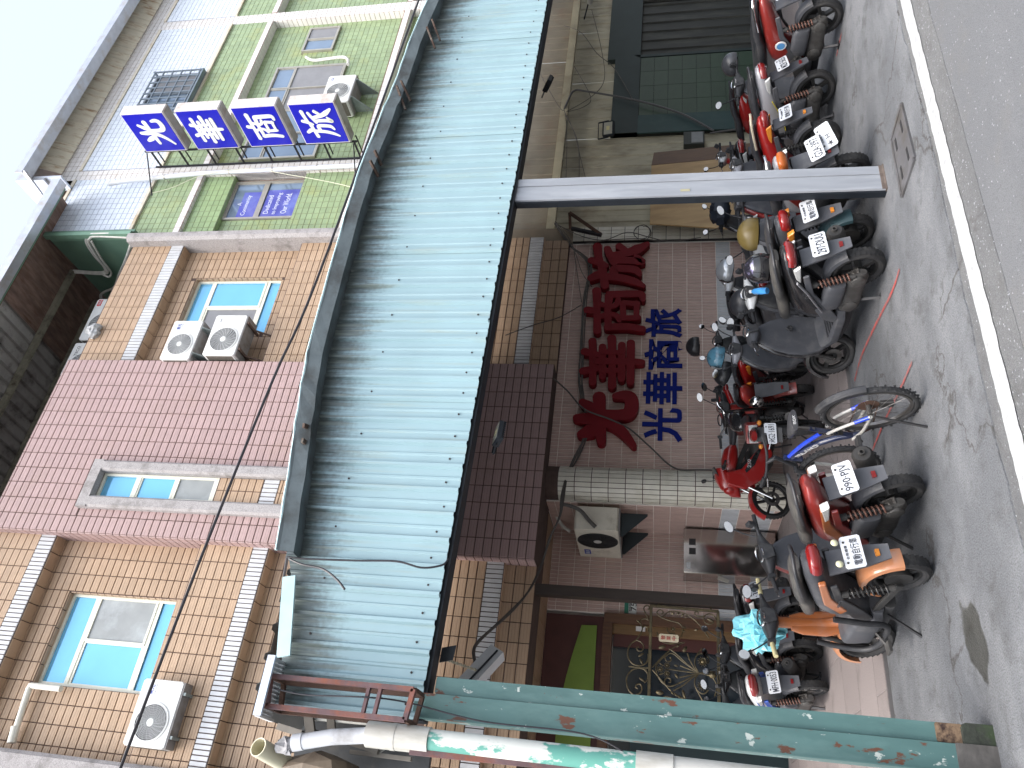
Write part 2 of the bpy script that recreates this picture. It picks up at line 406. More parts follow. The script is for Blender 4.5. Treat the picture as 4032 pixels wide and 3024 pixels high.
# steel access cover in the apron
cv = [W(*p, Z=.0) for p in ((3560, 410), (3521, 550), (3562, 772), (3612, 622))]
steel_d = mat('rusty_steel_plate', (.085, .085, .09), .6, .15, .25, 8, .2, 80, (.06, .055, .05), .5, 5)
cvr = empty('drain_cover', tuple(sum(cv, Vector()) / 4), label='square rusty steel drain cover set in the concrete by the grey post', cat='drain cover')
c0 = sum(cv, Vector()) / 4
def lerp2(a, b): # bilinear in the cover quad, a,b in 0..1
    p = (cv[0] * (1 - a) + cv[1] * a) * (1 - b) + (cv[3] * (1 - a) + cv[2] * a) * b; return p - c0
mb = MB(); q = [lerp2(0, 0), lerp2(1, 0), lerp2(1, 1), lerp2(0, 1)]
mb.add([v + Vector((0, 0, -.02)) for v in q] + [v + Vector((0, 0, .022)) for v in q], [(0, 1, 2, 3), (4, 5, 6, 7), (0, 1, 5, 4), (1, 2, 6, 5), (2, 3, 7, 6), (3, 0, 4, 7)])
mb.build('plate', steel_d, cvr)
blk = mat('hole_black', (.012, .012, .013), .9)
for a, b in ((.25, .25), (.75, .25), (.25, .75), (.75, .75)):
    p, p2 = lerp2(a, b - .1), lerp2(a, b + .1)
    MB().bar(p + Vector((0, 0, .022)), p2 + Vector((0, 0, .022)), .03, .006).build('slot', blk, cvr)
for (a0, b0, a1, b1) in ((0, 0, 1, 0), (1, 0, 1, 1), (1, 1, 0, 1), (0, 1, 0, 0)):
    MB().bar(lerp2(a0, b0) + Vector((0, 0, .018)), lerp2(a1, b1) + Vector((0, 0, .018)), .035, .02).build('rim', steel_d, cvr)

# ================================================================ tile work
class Tiles:
    def __init__(s, root, limit=296): s.root = root; s.t = []; s.limit = limit
    def field(s, o, ux, uz, W_, H_, pw, ph, gap, m, d=.012, show=True, holes=(), phase=(0, 0)):
        """tiles over a rectangle: origin o, axes ux/uz (unit), pitch pw x ph"""
        o, ux, uz = Vector(o), Vector(ux), Vector(uz); nrm = ux.cross(uz)
        i = -1 if phase[0] else 0
        x = -phase[0]
        while x < W_ - 1e-4:
            a, b = max(x, 0) + gap / 2, min(x + pw, W_) - gap / 2
            z = -phase[1]
            while z < H_ - 1e-4:
                c, e = max(z, 0) + gap / 2, min(z + ph, H_) - gap / 2; z += ph
                if b - a < .012 or e - c < .012: continue
                cx, cz = (a + b) / 2, (c + e) / 2
                A, B_, C_, E_ = a, b, c, e; skip = False
                for h in holes:      # cut the tile back to the edge of an opening
                    if B_ <= h[0] or A >= h[1] or E_ <= h[2] or C_ >= h[3]: continue
                    opts = [(h[0] - gap / 2 - A, (A, h[0] - gap / 2, C_, E_)), (B_ - h[1] - gap / 2, (h[1] + gap / 2, B_, C_, E_)), (h[2] - gap / 2 - C_, (A, B_, C_, h[2] - gap / 2)), (E_ - h[3] - gap / 2, (A, B_, h[3] + gap / 2, E_))]
                    best = max(opts, key=lambda t: t[0] * ((B_ - A) if t[1][2:] != (C_, E_) else (E_ - C_)))
                    if best[0] < .012: skip = True; break
                    A, B_, C_, E_ = best[1]
                if skip: continue
                a_, b_, c_, e_ = A, B_, C_, E_; cx, cz = (a_ + b_) / 2, (c_ + e_) / 2
                ctr = o + ux * cx + uz * cz
                s.t.append((px_area(ctr, b_ - a_, e_ - c_) * (1 if show else 1e-6), ctr, ux, uz, nrm, b_ - a_, e_ - c_, d, m))
            x += pw
    def finish(s, name='tile'):
        s.t.sort(key=lambda t: -t[0])
        cache = {}; mats = []; rest = MB()
        for k, (ar, c, ux, uz, nr, w, h, d, m) in enumerate(s.t):
            pts = [c + ux * (i * w / 2) + uz * (j * h / 2) for i, j in ((-1, -1), (1, -1), (1, 1), (-1, 1))]
            if k < s.limit:
                key = (round(w, 3), round(h, 3), d, m.name)
                if key not in cache:
                    e = min(.004, d * .4)
                    mb = MB()
                    mb.add([(-w / 2, 0, -h / 2), (w / 2, 0, -h / 2), (w / 2, 0, h / 2), (-w / 2, 0, h / 2), (-w / 2 + e, -d, -h / 2 + e), (w / 2 - e, -d, -h / 2 + e), (w / 2 - e, -d, h / 2 - e), (-w / 2 + e, -d, h / 2 - e)],
                           [(4, 5, 6, 7), (0, 1, 5, 4), (1, 2, 6, 5), (2, 3, 7, 6), (3, 0, 4, 7)])
                    cache[key] = mb.mesh(name, m)
                ob = bpy.data.objects.new(name, cache[key]); COL.objects.link(ob); ob.parent = s.root
                M = Matrix((ux, -nr, uz)).transposed().to_4x4(); M.translation = c - s.root.location
                ob.matrix_local = M
            else:
                if m not in mats: mats.append(m)
                rest.cur = mats.index(m); e = min(.004, d * .4)
                L = s.root.location
                base = [p - L for p in pts]; top = [p - L + nr * d + (ux * (-i * e) + uz * (-j * e)) for p, (i, j) in zip(pts, ((-1, -1), (1, -1), (1, 1), (-1, 1)))]
                rest.add(base + top, [(4, 5, 6, 7), (0, 1, 5, 4), (1, 2, 6, 5), (2, 3, 7, 6), (3, 0, 4, 7)])
        if rest.v:
            ob = rest.build('tile_field', mats, s.root, fix=False); ob['kind'] = 'stuff'

def tile_mat(name, col, grooves=0, axis='Z', pitch=.1, rnd=.06, rough=.45, dirt=None, damt=.3, stain=None):
    m = mat(name, col, rough, 0, .07, 9, .12, 55, dirt, damt, 1.1, rnd=rnd)
    if grooves:
        n, l = m.node_tree.nodes, m.node_tree.links; b = n['Principled BSDF']
        tc = n.new('ShaderNodeTexCoord'); se = n.new('ShaderNodeSeparateXYZ'); ge = n.new('ShaderNodeNewGeometry'); l.new(ge.outputs['Position'], se.inputs[0])
        dv = n.new('ShaderNodeMath'); dv.operation = 'DIVIDE'; dv.inputs[1].default_value = pitch / grooves; l.new(se.outputs[axis], dv.inputs[0])
        fr = n.new('ShaderNodeMath'); fr.operation = 'FRACT'; l.new(dv.outputs[0], fr.inputs[0])
        pp = n.new('ShaderNodeMath'); pp.operation = 'PINGPONG'; pp.inputs[1].default_value = .5; l.new(fr.outputs[0], pp.inputs[0])
        r_ = n.new('ShaderNodeMapRange'); r_.inputs['From Min'].default_value = 0; r_.inputs['From Max'].default_value = .1; l.new(pp.outputs[0], r_.inputs['Value'])
        bu = n.new('ShaderNodeBump'); bu.inputs['Distance'].default_value = .004; bu.inputs['Strength'].default_value = .9; l.new(r_.outputs[0], bu.inputs['Height'])
        old = b.inputs['Normal'].links
        if old: l.new(old[0].from_socket, bu.inputs['Normal'])
        l.new(bu.outputs[0], b.inputs['Normal'])
        src = b.inputs['Base Color'].links[0].from_socket
        mx = n.new('ShaderNodeMix'); mx.data_type = 'RGBA'; mx.blend_type = 'MULTIPLY'
        iv = n.new('ShaderNodeMapRange'); iv.inputs['To Min'].default_value = .55; iv.inputs['To Max'].default_value = 0; l.new(r_.outputs[0], iv.inputs['Value'])
        mx.inputs['B'].default_value = (.55, .45, .4, 1); l.new(iv.outputs[0], mx.inputs['Factor']); l.new(src, mx.inputs['A']); l.new(mx.outputs['Result'], b.inputs['Base Color'])
    return m

PW, PH = .2733, .127
GROUT = mat('dark_grout', (.085, .058, .05), .95, 0, .2, 8)
T_PINK = tile_mat('pink_ribbed_tile', (.385, .275, .27), 3, 'Z', PH, .05, .5, (.35, .25, .23), .35)
T_BEIGE = tile_mat('beige_ribbed_tile', (.42, .30, .205), 3, 'Z', PH, .07, .5, (.395, .275, .18), .35)
T_WHITE = tile_mat('white_stripe_tile', (.52, .535, .555), 0, rnd=.05, rough=.35)
T_LETTER = tile_mat('dusky_pink_tile', (.50, .36, .315), 0, rnd=.06, rough=.4)
T_CREAM = tile_mat('cream_column_tile', (.66, .64, .56), 0, rnd=.04, rough=.3, dirt=(.5, .46, .36), damt=.3)
PALEG = mat('pale_grout', (.78, .73, .68), .9)
GRAN_S = mat('washed_granite', (.33, .315, .315), .75, 0, .4, 95, .35, 130, (.2, .19, .185), .4, 5)
PAINT = mat('window_frame_ivory', (.72, .72, .62), .4, 0, .05)
GLASSB = mat('blue_film_glass', (.17, .47, .72), .04, .35, .05, 2, 0, 60, spec=.9)
GLASSG = mat('grey_screen_glass', (.28, .30, .30), .25, 0, .12, 3, 0, 60, (.36, .39, .4), .45, 2.2, spec=.6)
SCREEN = mat('insect_screen', (.23, .235, .25), .6, 0, .08)

# ================================================================ HOTEL BUILDING (beige and pink tiles)
hotel = empty('hotel_building', (0, 10.4, 0), label='pink and beige tiled hotel building with blue windows above the canopy', cat='building')
HL = Vector((0, 10.4, 0))
def hb(name, m, *boxes, parent=hotel, bevel=0):
    mb = MB()
    for b in boxes: mb.box(b[0], b[1], b[2] - 10.4, b[3] - 10.4, b[4], b[5])
    return mb.build(name, m, parent, bevel=bevel)
PX0, PX1, AX0, AX1 = 3.50, 6.78, -4.0, 9.72
YP, YB, YR, YW = 10.40, 10.60, 10.82, 10.90
ZT = 12.64
hb('pier', GROUT, (PX0, 4.10, YP, 11.3, 3.55, ZT), (4.54, PX1, YP, 11.3, 3.55, ZT), (4.10, 4.54, YP, 11.3, 10.89, ZT), (4.10, 4.54, YP, 11.3, 3.55, 8.78), (4.10, 4.54, 10.7, 11.3, 8.78, 10.89))
bays = ((AX0, PX0), (PX1, AX1))
Zb = ((11.45, ZT), (7.70, 8.86), (4.01, 5.15))
for x0, x1 in bays:
    for z0, z1 in Zb: hb('spandrel', GROUT, (x0, x1, YB, 11.3, z0, z1))
    hb('beam', GROUT, (x0, x1, 10.70, 11.3, 3.55, 4.01))
T = Tiles(hotel)
EX, EZ, EY = Vector((1, 0, 0)), Vector((0, 0, 1)), Vector((0, 1, 0))
# pink pier: front, left flank, underside
T.field((PX0, YP, 7.0), EX, EZ, PX1 - PX0, ZT - 7.0, PW, PH, .0105, T_PINK, holes=[(4.0 - PX0 - .02, 4.72 - PX0 + .02, -1, 11.08 - 7.0)])
T.field((PX0, YP, 3.55), EX, EZ, PX1 - PX0, 1.4, PW, PH, .0105, T_PINK)
T.field((PX0, YR, 7.0), -EY, EZ, YR - YP, ZT - 7.0, PW, PH, .0105, T_PINK)
T.field((PX0, 10.7, 3.55), -EY, EZ, 10.7 - YP, 1.4, PW, PH, .0105, T_PINK)
WIN = {0: (1.29, 2.67, 9.09, 10.98), 1: (7.70, 9.03, 9.17, 11.05)}
for k, (x0, x1) in enumerate(bays):
    vx = max(x0, -1.6)
    ph0 = 0 if k else (PW - ((x1 - vx) % PW))
    # spandrels: top one, middle, lowest; each ends in a white stripe
    T.field((vx, YB, 11.73), EX, EZ, x1 - vx, ZT - 11.73, PW, PH, .0105, T_BEIGE, phase=(ph0, 0))
    T.field((vx, YB, 11.45), EX, EZ, x1 - vx, .28, .0683, .28, .011, T_WHITE, d=.014)
    T.field((vx, YB, 7.96), EX, EZ, x1 - vx, .90, PW, PH, .0105, T_BEIGE, phase=(ph0, 0))
    T.field((vx, YB, 7.70), EX, EZ, x1 - vx, .26, .0683, .26, .011, T_WHITE, d=.014)
    T.field((vx, YB, 4.27), EX, EZ, x1 - vx, .55, PW, PH, .0105, T_BEIGE, phase=(ph0, 0))
    T.field((vx, YB, 4.01), EX, EZ, x1 - vx, .26, .0683, .26, .011, T_WHITE, d=.014)
    T.field((vx, 10.70, 3.55), EX, EZ, x1 - vx, .46, PW, .153, .0105, T_BEIGE, phase=(ph0, 0))
    # undersides of the spandrels
    for z, ya, yb in ((11.45, YB, YR), (7.70, YB, YR), (4.01, YB, 10.70)):
        T.field((vx, yb, z), EX, -EY, x1 - vx, yb - ya, PW, PH * 1.7, .0105, T_BEIGE, phase=(ph0, 0))
    # recessed field with the window opening
    wx0, wx1, wz0, wz1 = WIN[k]
    hb('recess_wall', GROUT, (x0, x1, YR, 11.3, wz1, 11.45), (x0, x1, YR, 11.3, 8.86, wz0), (x0, wx0, YR, 11.3, wz0, wz1), (wx1, x1, YR, 11.3, wz0, wz1))
    T.field((vx, YR, 8.86), EX, EZ, x1 - vx, 11.45 - 8.86, PW, PH, .0105, T_BEIGE, phase=(ph0, 0), holes=[(wx0 - vx, wx1 - vx, wz0 - 8.86, wz1 - 8.86)])
    # window reveals
    T.field((wx1, 11.0, wz0), -EY, EZ, 11.0 - YR, wz1 - wz0, .18, PH, .0105, T_BEIGE)
    T.field((wx0, 11.0, wz1), EX, -EY, wx1 - wx0, 11.0 - YR, PW, .18, .0105, T_BEIGE)
    hb('recess_wall', GROUT, (x0, x1, YR, 11.3, 5.15, 7.70))
    T.field((vx, YR, 6.6), EX, EZ, x1 - vx, 1.1, PW, PH, .0105, T_BEIGE, phase=(ph0, 0))

def window(parent, off, x0, x1, z0, z1, y, panes, fm, fw=.05, name='window'):
    """window with outer frame and panes; panes: (x0,x1,z0,z1,material,inset) in fractions"""
    w = MB().box(x0, x1, y, y + .03, z0, z1)
    fr = MB()
    fr.box(x0, x0 + fw, y - .05, y + .02, z0, z1).box(x1 - fw, x1, y - .05, y + .02, z0, z1).box(x0 + fw, x1 - fw, y - .05, y + .02, z0, z0 + fw).box(x0 + fw, x1 - fw, y - .05, y + .02, z1 - fw, z1)
    fo = fr.build(name, fm, parent, loc=tuple(-off))
    for (a, b, c, d, gm, ins, bd) in panes:
        xa, xb, za, zb = x0 + (x1 - x0) * a, x0 + (x1 - x0) * b, z0 + (z1 - z0) * c, z0 + (z1 - z0) * d
        MB().box(xa + bd * .5, xb - bd * .5, y - .012 - ins, y - .002 - ins, za + bd * .5, zb - bd * .5).build('pane', gm, fo)
        if bd:
            s_ = MB(); yy = y - .032 - ins
            s_.box(xa, xa + bd, yy, y - ins, za, zb).box(xb - bd, xb, yy, y - ins, za, zb).box(xa + bd, xb - bd, yy, y - ins, za, za + bd).box(xa + bd, xb - bd, yy, y - ins, zb - bd, zb)
            s_.build('sash', fm, fo)
    return fo
bp = .038
window(hotel, HL, *WIN[0], YW + .06, [(.03, .97, .745, .98, GLASSB, 0, 0), (.03, .97, .02, .17, GLASSB, 0, 0),
       (.49, .985, .185, .735, GLASSG, .02, bp), (.02, .50, .185, .735, GLASSB, 0, bp),
       (.0, 1, .735, .77, PAINT, .03, 0), (.0, 1, .15, .185, PAINT, .03, 0)], PAINT)
window(hotel, HL, *WIN[1], YW + .06, [(.03, .97, .80, .98, GLASSB, 0, 0), (.03, .97, .02, .17, GLASSB, 0, 0),
       (.50, .985, .185, .79, GLASSB, .02, bp), (.02, .50, .185, .79, SCREEN, 0, bp),
       (.0, 1, .79, .82, PAINT, .03, 0), (.0, 1, .15, .185, PAINT, .03, 0)], PAINT)
# tall granite surround on the pink pier with a narrow window
sx0, sx1, sx2, sx3 = 3.90, 4.10, 4.54, 4.73
def rbox(mb, x0, x1, z0, z1, y0, y1, c=.035):
    return mb.prism([(x0, y1), (x0, y0 + c), (x0 + c, y0), (x1 - c, y0), (x1, y0 + c), (x1, y1)], z0, z1, 'xy')
su = MB(); YS = 10.27 - 10.4
rbox(su, sx0, sx1, 6.4, 10.89, YS, .3); rbox(su, sx2, sx3, 6.4, 10.89, YS, .3)
su.prism([(YS, 10.89), (YS, 11.07), (YS + .035, 11.10), (.3, 11.10), (.3, 10.89)], sx0, sx3, 'yz')
su.build('window_surround', GRAN_S, hotel)
T.field((sx1, YP, 7.72), EX, EZ, sx2 - sx1, .27, .0733, .27, .011, T_WHITE)
T.field((sx1, YP, 8.0), EX, EZ, sx2 - sx1, .78, .22, PH, .0105, T_BEIGE); T.field((sx1, YP, 6.9), EX, EZ, sx2 - sx1, .82, .22, PH, .0105, T_BEIGE)
window(hotel, HL, sx1, sx2, 8.78, 10.89, YP + .06, [(.03, .97, .70, .98, GLASSB, 0, 0), (.02, .98, .36, .675, GLASSB, .0, bp), (.02, .98, .02, .35, GLASSG, .02, bp), (0, 1, .67, .71, PAINT, .03, 0)], PAINT, .04)
# granite pier-moulding between the two buildings
mb = MB(); rbox(mb, 9.70, 9.93, 5.1, 12.66, 10.36 - 10.4, .6, .06); mb.build('corner_moulding', GRAN_S, hotel)
mb = MB(); rbox(mb, -.1, .39, 5.5, 12.6, 10.48 - 10.4, .3, .05); mb.build('corner_moulding', GRAN_S, hotel)

# ground floor: wall with the raised lettering, cream round column, recessed entrance
YL, YD = 10.82, 12.10
XC = 4.62
hb('front_wall', PALEG, (XC + .1, 9.75, YL, 11.6, 0, 3.56))
T.field((XC + .2, YL, .045), EX, EZ, 9.72 - XC - .2, .63, .0635, .21, .008, T_LETTER, d=.008)
T.field((XC + .2, YL, .675), EX, EZ, 9.72 - XC - .2, .25, .0635, .25, .008, T_WHITE, d=.008)
T.field((XC + .2, YL, .925), EX, EZ, 9.72 - XC - .2, 2.63, .0635, .25, .008, T_LETTER, d=.008)
hb('side_wall', PALEG, (XC, XC + .1, 10.95, YD, 0, 3.56))
for z0, hh, mm in ((.045, .14, T_LETTER), (.19, .25, T_WHITE), (.44, .235, T_LETTER), (.675, .25, T_WHITE), (.925, 2.63, T_LETTER)):
    T.field((XC, YD, z0), -EY, EZ, YD - 10.95, hh, .0635, .25, .008, mm, d=.008)
    T.field((3.28, YD, z0), EX, EZ, XC - 3.28, hh, .0635, .25, .008, mm, d=.008)
hb('entrance_wall', PALEG, (3.27, XC + .1, YD, YD + .2, 0, 3.6), (-4, 3.27, YD + .1, YD + .3, 2.2, 3.6), (-4, .3, YD + .1, YD + .3, 0, 2.2))
# tiled ceiling of the entrance recess
hb('ceiling', GROUT, (AX0, XC + .1, 10.72, YD + .3, 3.57, 3.75), (PX0, PX1, YP + .02, YL + .2, 3.553, 3.7), (PX1, 9.72, 10.72, YL + .2, 3.553, 3.7))
T.field((-.6, YD, 3.565), EX, -EY, 5.2, YD - 10.70, PW, PH, .0105, T_BEIGE)
hb('corner_infill', mat('tan_infill', (.2, .165, .12), .7, 0, .15, 3), (9.721, 10.06, 10.74, 11.3, 3.5, 5.2))
# round column clad in cream tiles
cxx, cyy, cr_ = 4.90, 10.90, .262
MB().lathe([(0, cr_), (3.56, cr_), (3.56, 0), (0, 0)], (cxx, cyy - 10.4, 0), 'z', 32, False).build('column', GROUT, hotel, True)
cm = MB(); nseg = 22
for k in range(nseg):
    a = 2 * pi * k / nseg
    if cos(a - 1.5 * pi) < -.3: continue
    da = pi / nseg * .86
    for j in range(14):
        z0, z1 = .045 + j * .255 + .006, .045 + (j + 1) * .255 - .006
        if z1 > 3.56: continue
        ps = []
        for zz in (z0, z1):
            for aa in (a - da, a + da):
                for rr in (cr_, cr_ + .01): ps.append((cxx + rr * cos(aa), cyy - 10.4 + rr * sin(aa), zz))
        cm.add(ps, [(1, 3, 7, 5), (0, 1, 5, 4), (2, 3, 7, 6), (0, 1, 3, 2), (4, 5, 7, 6)])
ob = cm.build('column_tiling', T_CREAM, hotel); ob['kind'] = 'stuff'
T.finish()
# ================================================================ roof shelter on top of the hotel
ZINC = mat('zinc_gutter', (.50, .53, .58), .35, .55, .12, 5, .1, 40, (.42, .38, .33), .35, 2)
GREENP = mat('green_painted_sheet', (.12, .215, .16), .5, 0, .12, 3, .1, 30, (.13, .22, .155), .4, 1.5)
DARKR = mat('dark_rusty_soffit', (.20, .135, .11), .8, 0, .4, 4, .3, 30, (.13, .075, .05), .45, 3, stretch=(3, .6, 1))
GREYC = mat('grey_corrugated_sheet', (.40, .39, .37), .55, .1, .15, 4, 0, 60, (.11, .10, .09), .4, 2)
BEAM = mat('dusty_steel_beam', (.27, .26, .20), .7, .1, .25, 5, .2, 40, (.09, .075, .055), .45, 4)
def roofz(y): return 14.78 + .16 * (y - 10.48)
root = empty('roof_shelter', (0, 10.4, 12.6), label='metal roof shelter over the hotel terrace with dark rusty underside', cat='roof')
RL = Vector((0, 10.4, 12.6))
def part(mb, name, m, parent, off, **k):
    o = mb.build(name, m, parent, **k)
    for v in o.data.vertices: v.co -= off
    return o
def corr(mb, x0, x1, pitch, a, b, amp, flat=.62, rib=.5):
    """corrugated sheet between two lines: a(x), b(x) give points, ribs run from a to b; nrm amplitude"""
    n = int((x1 - x0) / pitch); prof = []
    for i in range(n):
        x = x0 + i * pitch
        prof += [(x, 0), (x + pitch * flat, 0), (x + pitch * (flat + .1), amp), (x + pitch * .9, amp)]
    prof.append((x0 + n * pitch, 0)); return prof
# rusty and grey underside sheets
mb = MB(); mb.add([(8.2, 10.05, roofz(10.05)), (11.0, 10.05, roofz(10.05)), (11.0, 14.6, roofz(14.6)), (8.2, 14.6, roofz(14.6))], [(0, 1, 2, 3)])
mb.add([(8.2, 10.05, roofz(10.05) + .03), (11.0, 10.05, roofz(10.05) + .03), (11.0, 14.6, roofz(14.6) + .03), (8.2, 14.6, roofz(14.6) + .03)], [(3, 2, 1, 0)])
part(mb, 'roof_sheet', DARKR, root, RL)
mb = MB(); pr = corr(mb, -3.0, 8.22, .255, 0, 0, .05); n = len(pr)
mb.add([(x, 10.05, roofz(10.05) + .015 + dz) for x, dz in pr] + [(x, 14.6, roofz(14.6) + .015 + dz) for x, dz in pr], [(i, i + 1, n + i + 1, n + i) for i in range(n - 1)])
part(mb, 'roof_sheet', GREYC, root, RL)
for y in (11.59, 12.7, 13.8): part(MB().box(-3, 9.95, y - .04, y + .05, roofz(y) - .13, roofz(y) - .004), 'purlin', BEAM, root, RL)
mb = MB(); mb.prism([(9.92, 14.52), (9.92, 14.72), (9.95, 14.74), (9.95, 14.55), (10.09, 14.55), (10.09, 14.86), (10.12, 14.86), (10.12, 14.52)], -3, 11.1, 'yz')
part(mb, 'gutter', ZINC, root, RL)
part(MB().box(-3, 11.05, 10.125, 10.19, 14.56, 14.72), 'fascia_board', GREENP, root, RL)
part(MB().box(-3, 9.98, 10.19, 10.235, 14.60, 14.70), 'fascia_angle', mat('rust', (.14, .055, .03), .85, .1, .3, 12, .3, 60, (.07, .035, .025), .5, 8), root, RL)
mb = MB().box(9.98, 10.04, 10.42, 14.6, 12.6, 14.76); part(mb, 'end_wall', GREENP, root, RL)
part(MB().box(9.90, 9.98, 10.40, 10.52, 12.66, 14.74).box(9.955, 9.98, 10.52, 10.64, 12.66, 14.72), 'corner_trim', mat('green_trim', (.17, .30, .22), .45, 0, .1), root, RL)
part(MB().box(-3, 10.0, 14.6, 14.7, 12.6, 15.5), 'back_wall', DARKR, root, RL)
# white conduits on the green end wall
COND = mat('white_conduit', (.62, .62, .58), .5, 0, .15, 9, 0, 60, (.45, .43, .37), .3, 4)
def g3(x, y, X=9.93): return W(x, y, X=X)
cz = [[(520, 925), (470, 922), (375, 922), (345, 930), (343, 960), (375, 1010), (410, 1050), (405, 1072), (290, 1066)],
      [(512, 935), (380, 930), (355, 938), (352, 960), (395, 1030), (418, 1055), (412, 1078), (292, 1072)],
      [(525, 930), (500, 1010), (470, 1080), (450, 1130), (410, 1150), (397, 1162), (400, 1180), (413, 1200)],
      [(360, 950), (400, 1020), (430, 1060), (438, 1078), (428, 1090), (405, 1082)]]
for i, c in enumerate(cz):
    mb = MB().tube(crom([g3(*p, X=9.93 - .02 * i) for p in c], 5), .03 if i != 3 else .022, 7)
    part(mb, 'conduit', COND, root, RL, smooth=True)

# ================================================================ NEIGHBOURING BUILDING (green and white square tiles)
nb = empty('tiled_building', (11, 10.6, 0), label='green and white square tiled building right of the hotel', cat='building')
NL = Vector((11, 10.6, 0))
T_GREEN = tile_mat('green_square_tile', (.275, .36, .20), 0, rnd=.10, rough=.3, dirt=(.33, .37, .15), damt=.34)
T_DGREEN = tile_mat('deeper_green_tile', (.26, .36, .18), 0, rnd=.08, rough=.3)
T_WSQ = tile_mat('white_square_tile', (.70, .68, .665), 0, rnd=.04, rough=.3, dirt=(.56, .50, .43), damt=.2)
T_BLUEW = tile_mat('cool_white_tile', (.64, .70, .775), 0, rnd=.035, rough=.3)
GG = mat('green_grey_grout', (.20, .20, .13), .95); GB = mat('blue_grey_grout', (.22, .24, .33), .95); GW = mat('brown_grout', (.24, .17, .13), .95)
CRTRIM = mat('cream_trim', (.60, .55, .45), .6, 0, .12, 6, .1, 40, (.42, .30, .15), .25, 2)
ALU = mat('aluminium_frame', (.42, .40, .35), .4, .5, .1)
DBZ = mat('bluegrey_sky_glass', (.20, .27, .36), .06, .3, .1, 2, 0, 60, spec=.8)
T2 = Tiles(nb)
def nbx(name, m, *boxes):
    mb = MB()
    for b in boxes: mb.box(*b)
    return part(mb, name, m, nb, NL)
F, REC = 10.60, 10.80
C1a, C1b, C2a, C2b, XE = 11.75, 12.05, 17.28, 17.64, 19.6
QX, QZ = .155, .130
nbx('wall', GW, (10.05, XE, REC + .001, 11.5, 5.1, 15.4))
nbx('column', GW, (C1a, C1b, F, REC, 5.1, 15.4)); nbx('column', GW, (C2a, C2b, F, REC, 5.1, 15.4))
# upper cool white panels and top band
for x0, x1 in ((10.045, C1a), (C1b, C2a), (C2b, XE)):
    nbx('panel', GB, (x0, x1, F - .01, REC, 12.90, 14.90))
    T2.field((x0, F - .01, 12.90), EX, EZ, x1 - x0, 2.0, QX, .125, .010, T_BLUEW, d=.006)
    nbx('panel_trim', CRTRIM, (x0, x1, F - .05, F + .1, 12.83, 12.90)); nbx('panel_trim', CRTRIM, (x0, x1, F - .04, F + .1, 14.90, 14.97))
    nbx('spandrel', GG, (x0, x1, F, REC, 11.86, 12.83))
    T2.field((x0, F, 11.86), EX, EZ, x1 - x0, .97, QX, QZ, .010, T_GREEN, d=.006)
    nbx('ledge', GW, (x0, x1, F - .02, REC, 11.70, 11.86)); T2.field((x0, F - .02, 11.71), EX, EZ, x1 - x0, .145, QX, .145, .010, T_WSQ, d=.006)
    T2.field((x0, REC, 11.70), EX, -EY, x1 - x0, .22, QX, .22, .01, T_WSQ, d=.006)
    nbx('ledge', GW, (x0, x1, F - .02, REC, 8.02, 8.19)); T2.field((x0, F - .02, 8.03), EX, EZ, x1 - x0, .145, QX, .145, .010, T_WSQ, d=.006)
    T2.field((x0, REC, 8.02), EX, -EY, x1 - x0, .22, QX, .22, .01, T_WSQ, d=.006)
nbx('top_band', GW, (11.75, XE, F, REC, 14.97, 15.42)); T2.field((11.75, F, 14.97), EX, EZ, XE - 11.75, .45, QX, .125, .010, T_WSQ, d=.006)
for a, b in ((C1a, C1b), (C2a, C2b)):
    T2.field((a, F, 6.4), EX, EZ, b - a, 14.97 - 6.4, .15, QZ, .010, T_WSQ, d=.006)
    T2.field((a, REC, 6.4), -EY, EZ, REC - F, 11.70 - 6.4, .2, QZ, .010, T_WSQ, d=.006)
# recessed green fields with window openings
W3 = (12.35, 15.56, 9.35, 11.17); W1 = (16.14, 17.08, 9.88, 10.70); WN = (10.56, 11.66, 9.33, 11.0)
nbx('recess_field', GG, (C1b, C2a, REC - .008, REC, 8.19, 11.70)); T2.field((C1b, REC - .008, 8.19), EX, EZ, C2a - C1b, 3.51, QX, QZ, .010, T_GREEN, d=.006,
    holes=[(W3[0] - C1b, W3[1] - C1b, W3[2] - 8.19, W3[3] - 8.19), (W1[0] - C1b, W1[1] - C1b, W1[2] - 8.19, W1[3] - 8.19)])
nbx('recess_field', GG, (C1b, C2a, REC - .008, REC, 6.4, 8.02)); T2.field((C1b, REC - .008, 6.4), EX, EZ, C2a - C1b, 1.62, QX, QZ, .010, T_GREEN, d=.006)
nbx('recess_field', GG, (C2b, XE, REC - .008, REC, 8.19, 11.70)); T2.field((C2b, REC - .008, 8.19), EX, EZ, XE - C2b, 3.51, QX, QZ, .010, T_GREEN, d=.006)
nbx('hood', GG, (9.95, C1a, 10.66, REC, 10.99, 11.70)); T2.field((9.95, 10.66, 10.99), EX, EZ, C1a - 9.95, .71, QX, QZ, .010, T_DGREEN, d=.006)
T2.field((9.95, REC, 10.99), EX, -EY, C1a - 9.95, .14, QX, .14, .01, T_DGREEN, d=.006)
nbx('recess_field', GG, (9.95, WN[0], REC - .008, REC, 9.33, 10.99)); T2.field((9.95, REC - .008, 9.33), EX, EZ, WN[0] - 9.95, 1.66, QX, QZ, .010, T_GREEN, d=.006)
nbx('apron_wall', GG, (9.95, C1a, 10.66, REC, 6.4, 9.33)); T2.field((9.95, 10.66, 6.4), EX, EZ, C1a - 9.95, 2.93, QX, QZ, .010, T_GREEN, d=.006)
T2.field((C1a, REC + .1, 9.33), -EY, EZ, .3, 1.67, .15, QZ, .01, T_WSQ, d=.006)
def nbwin(r, panes, y=10.78, fw=.05): return window(nb, NL, *r, y, panes, ALU, fw)
bd = .03
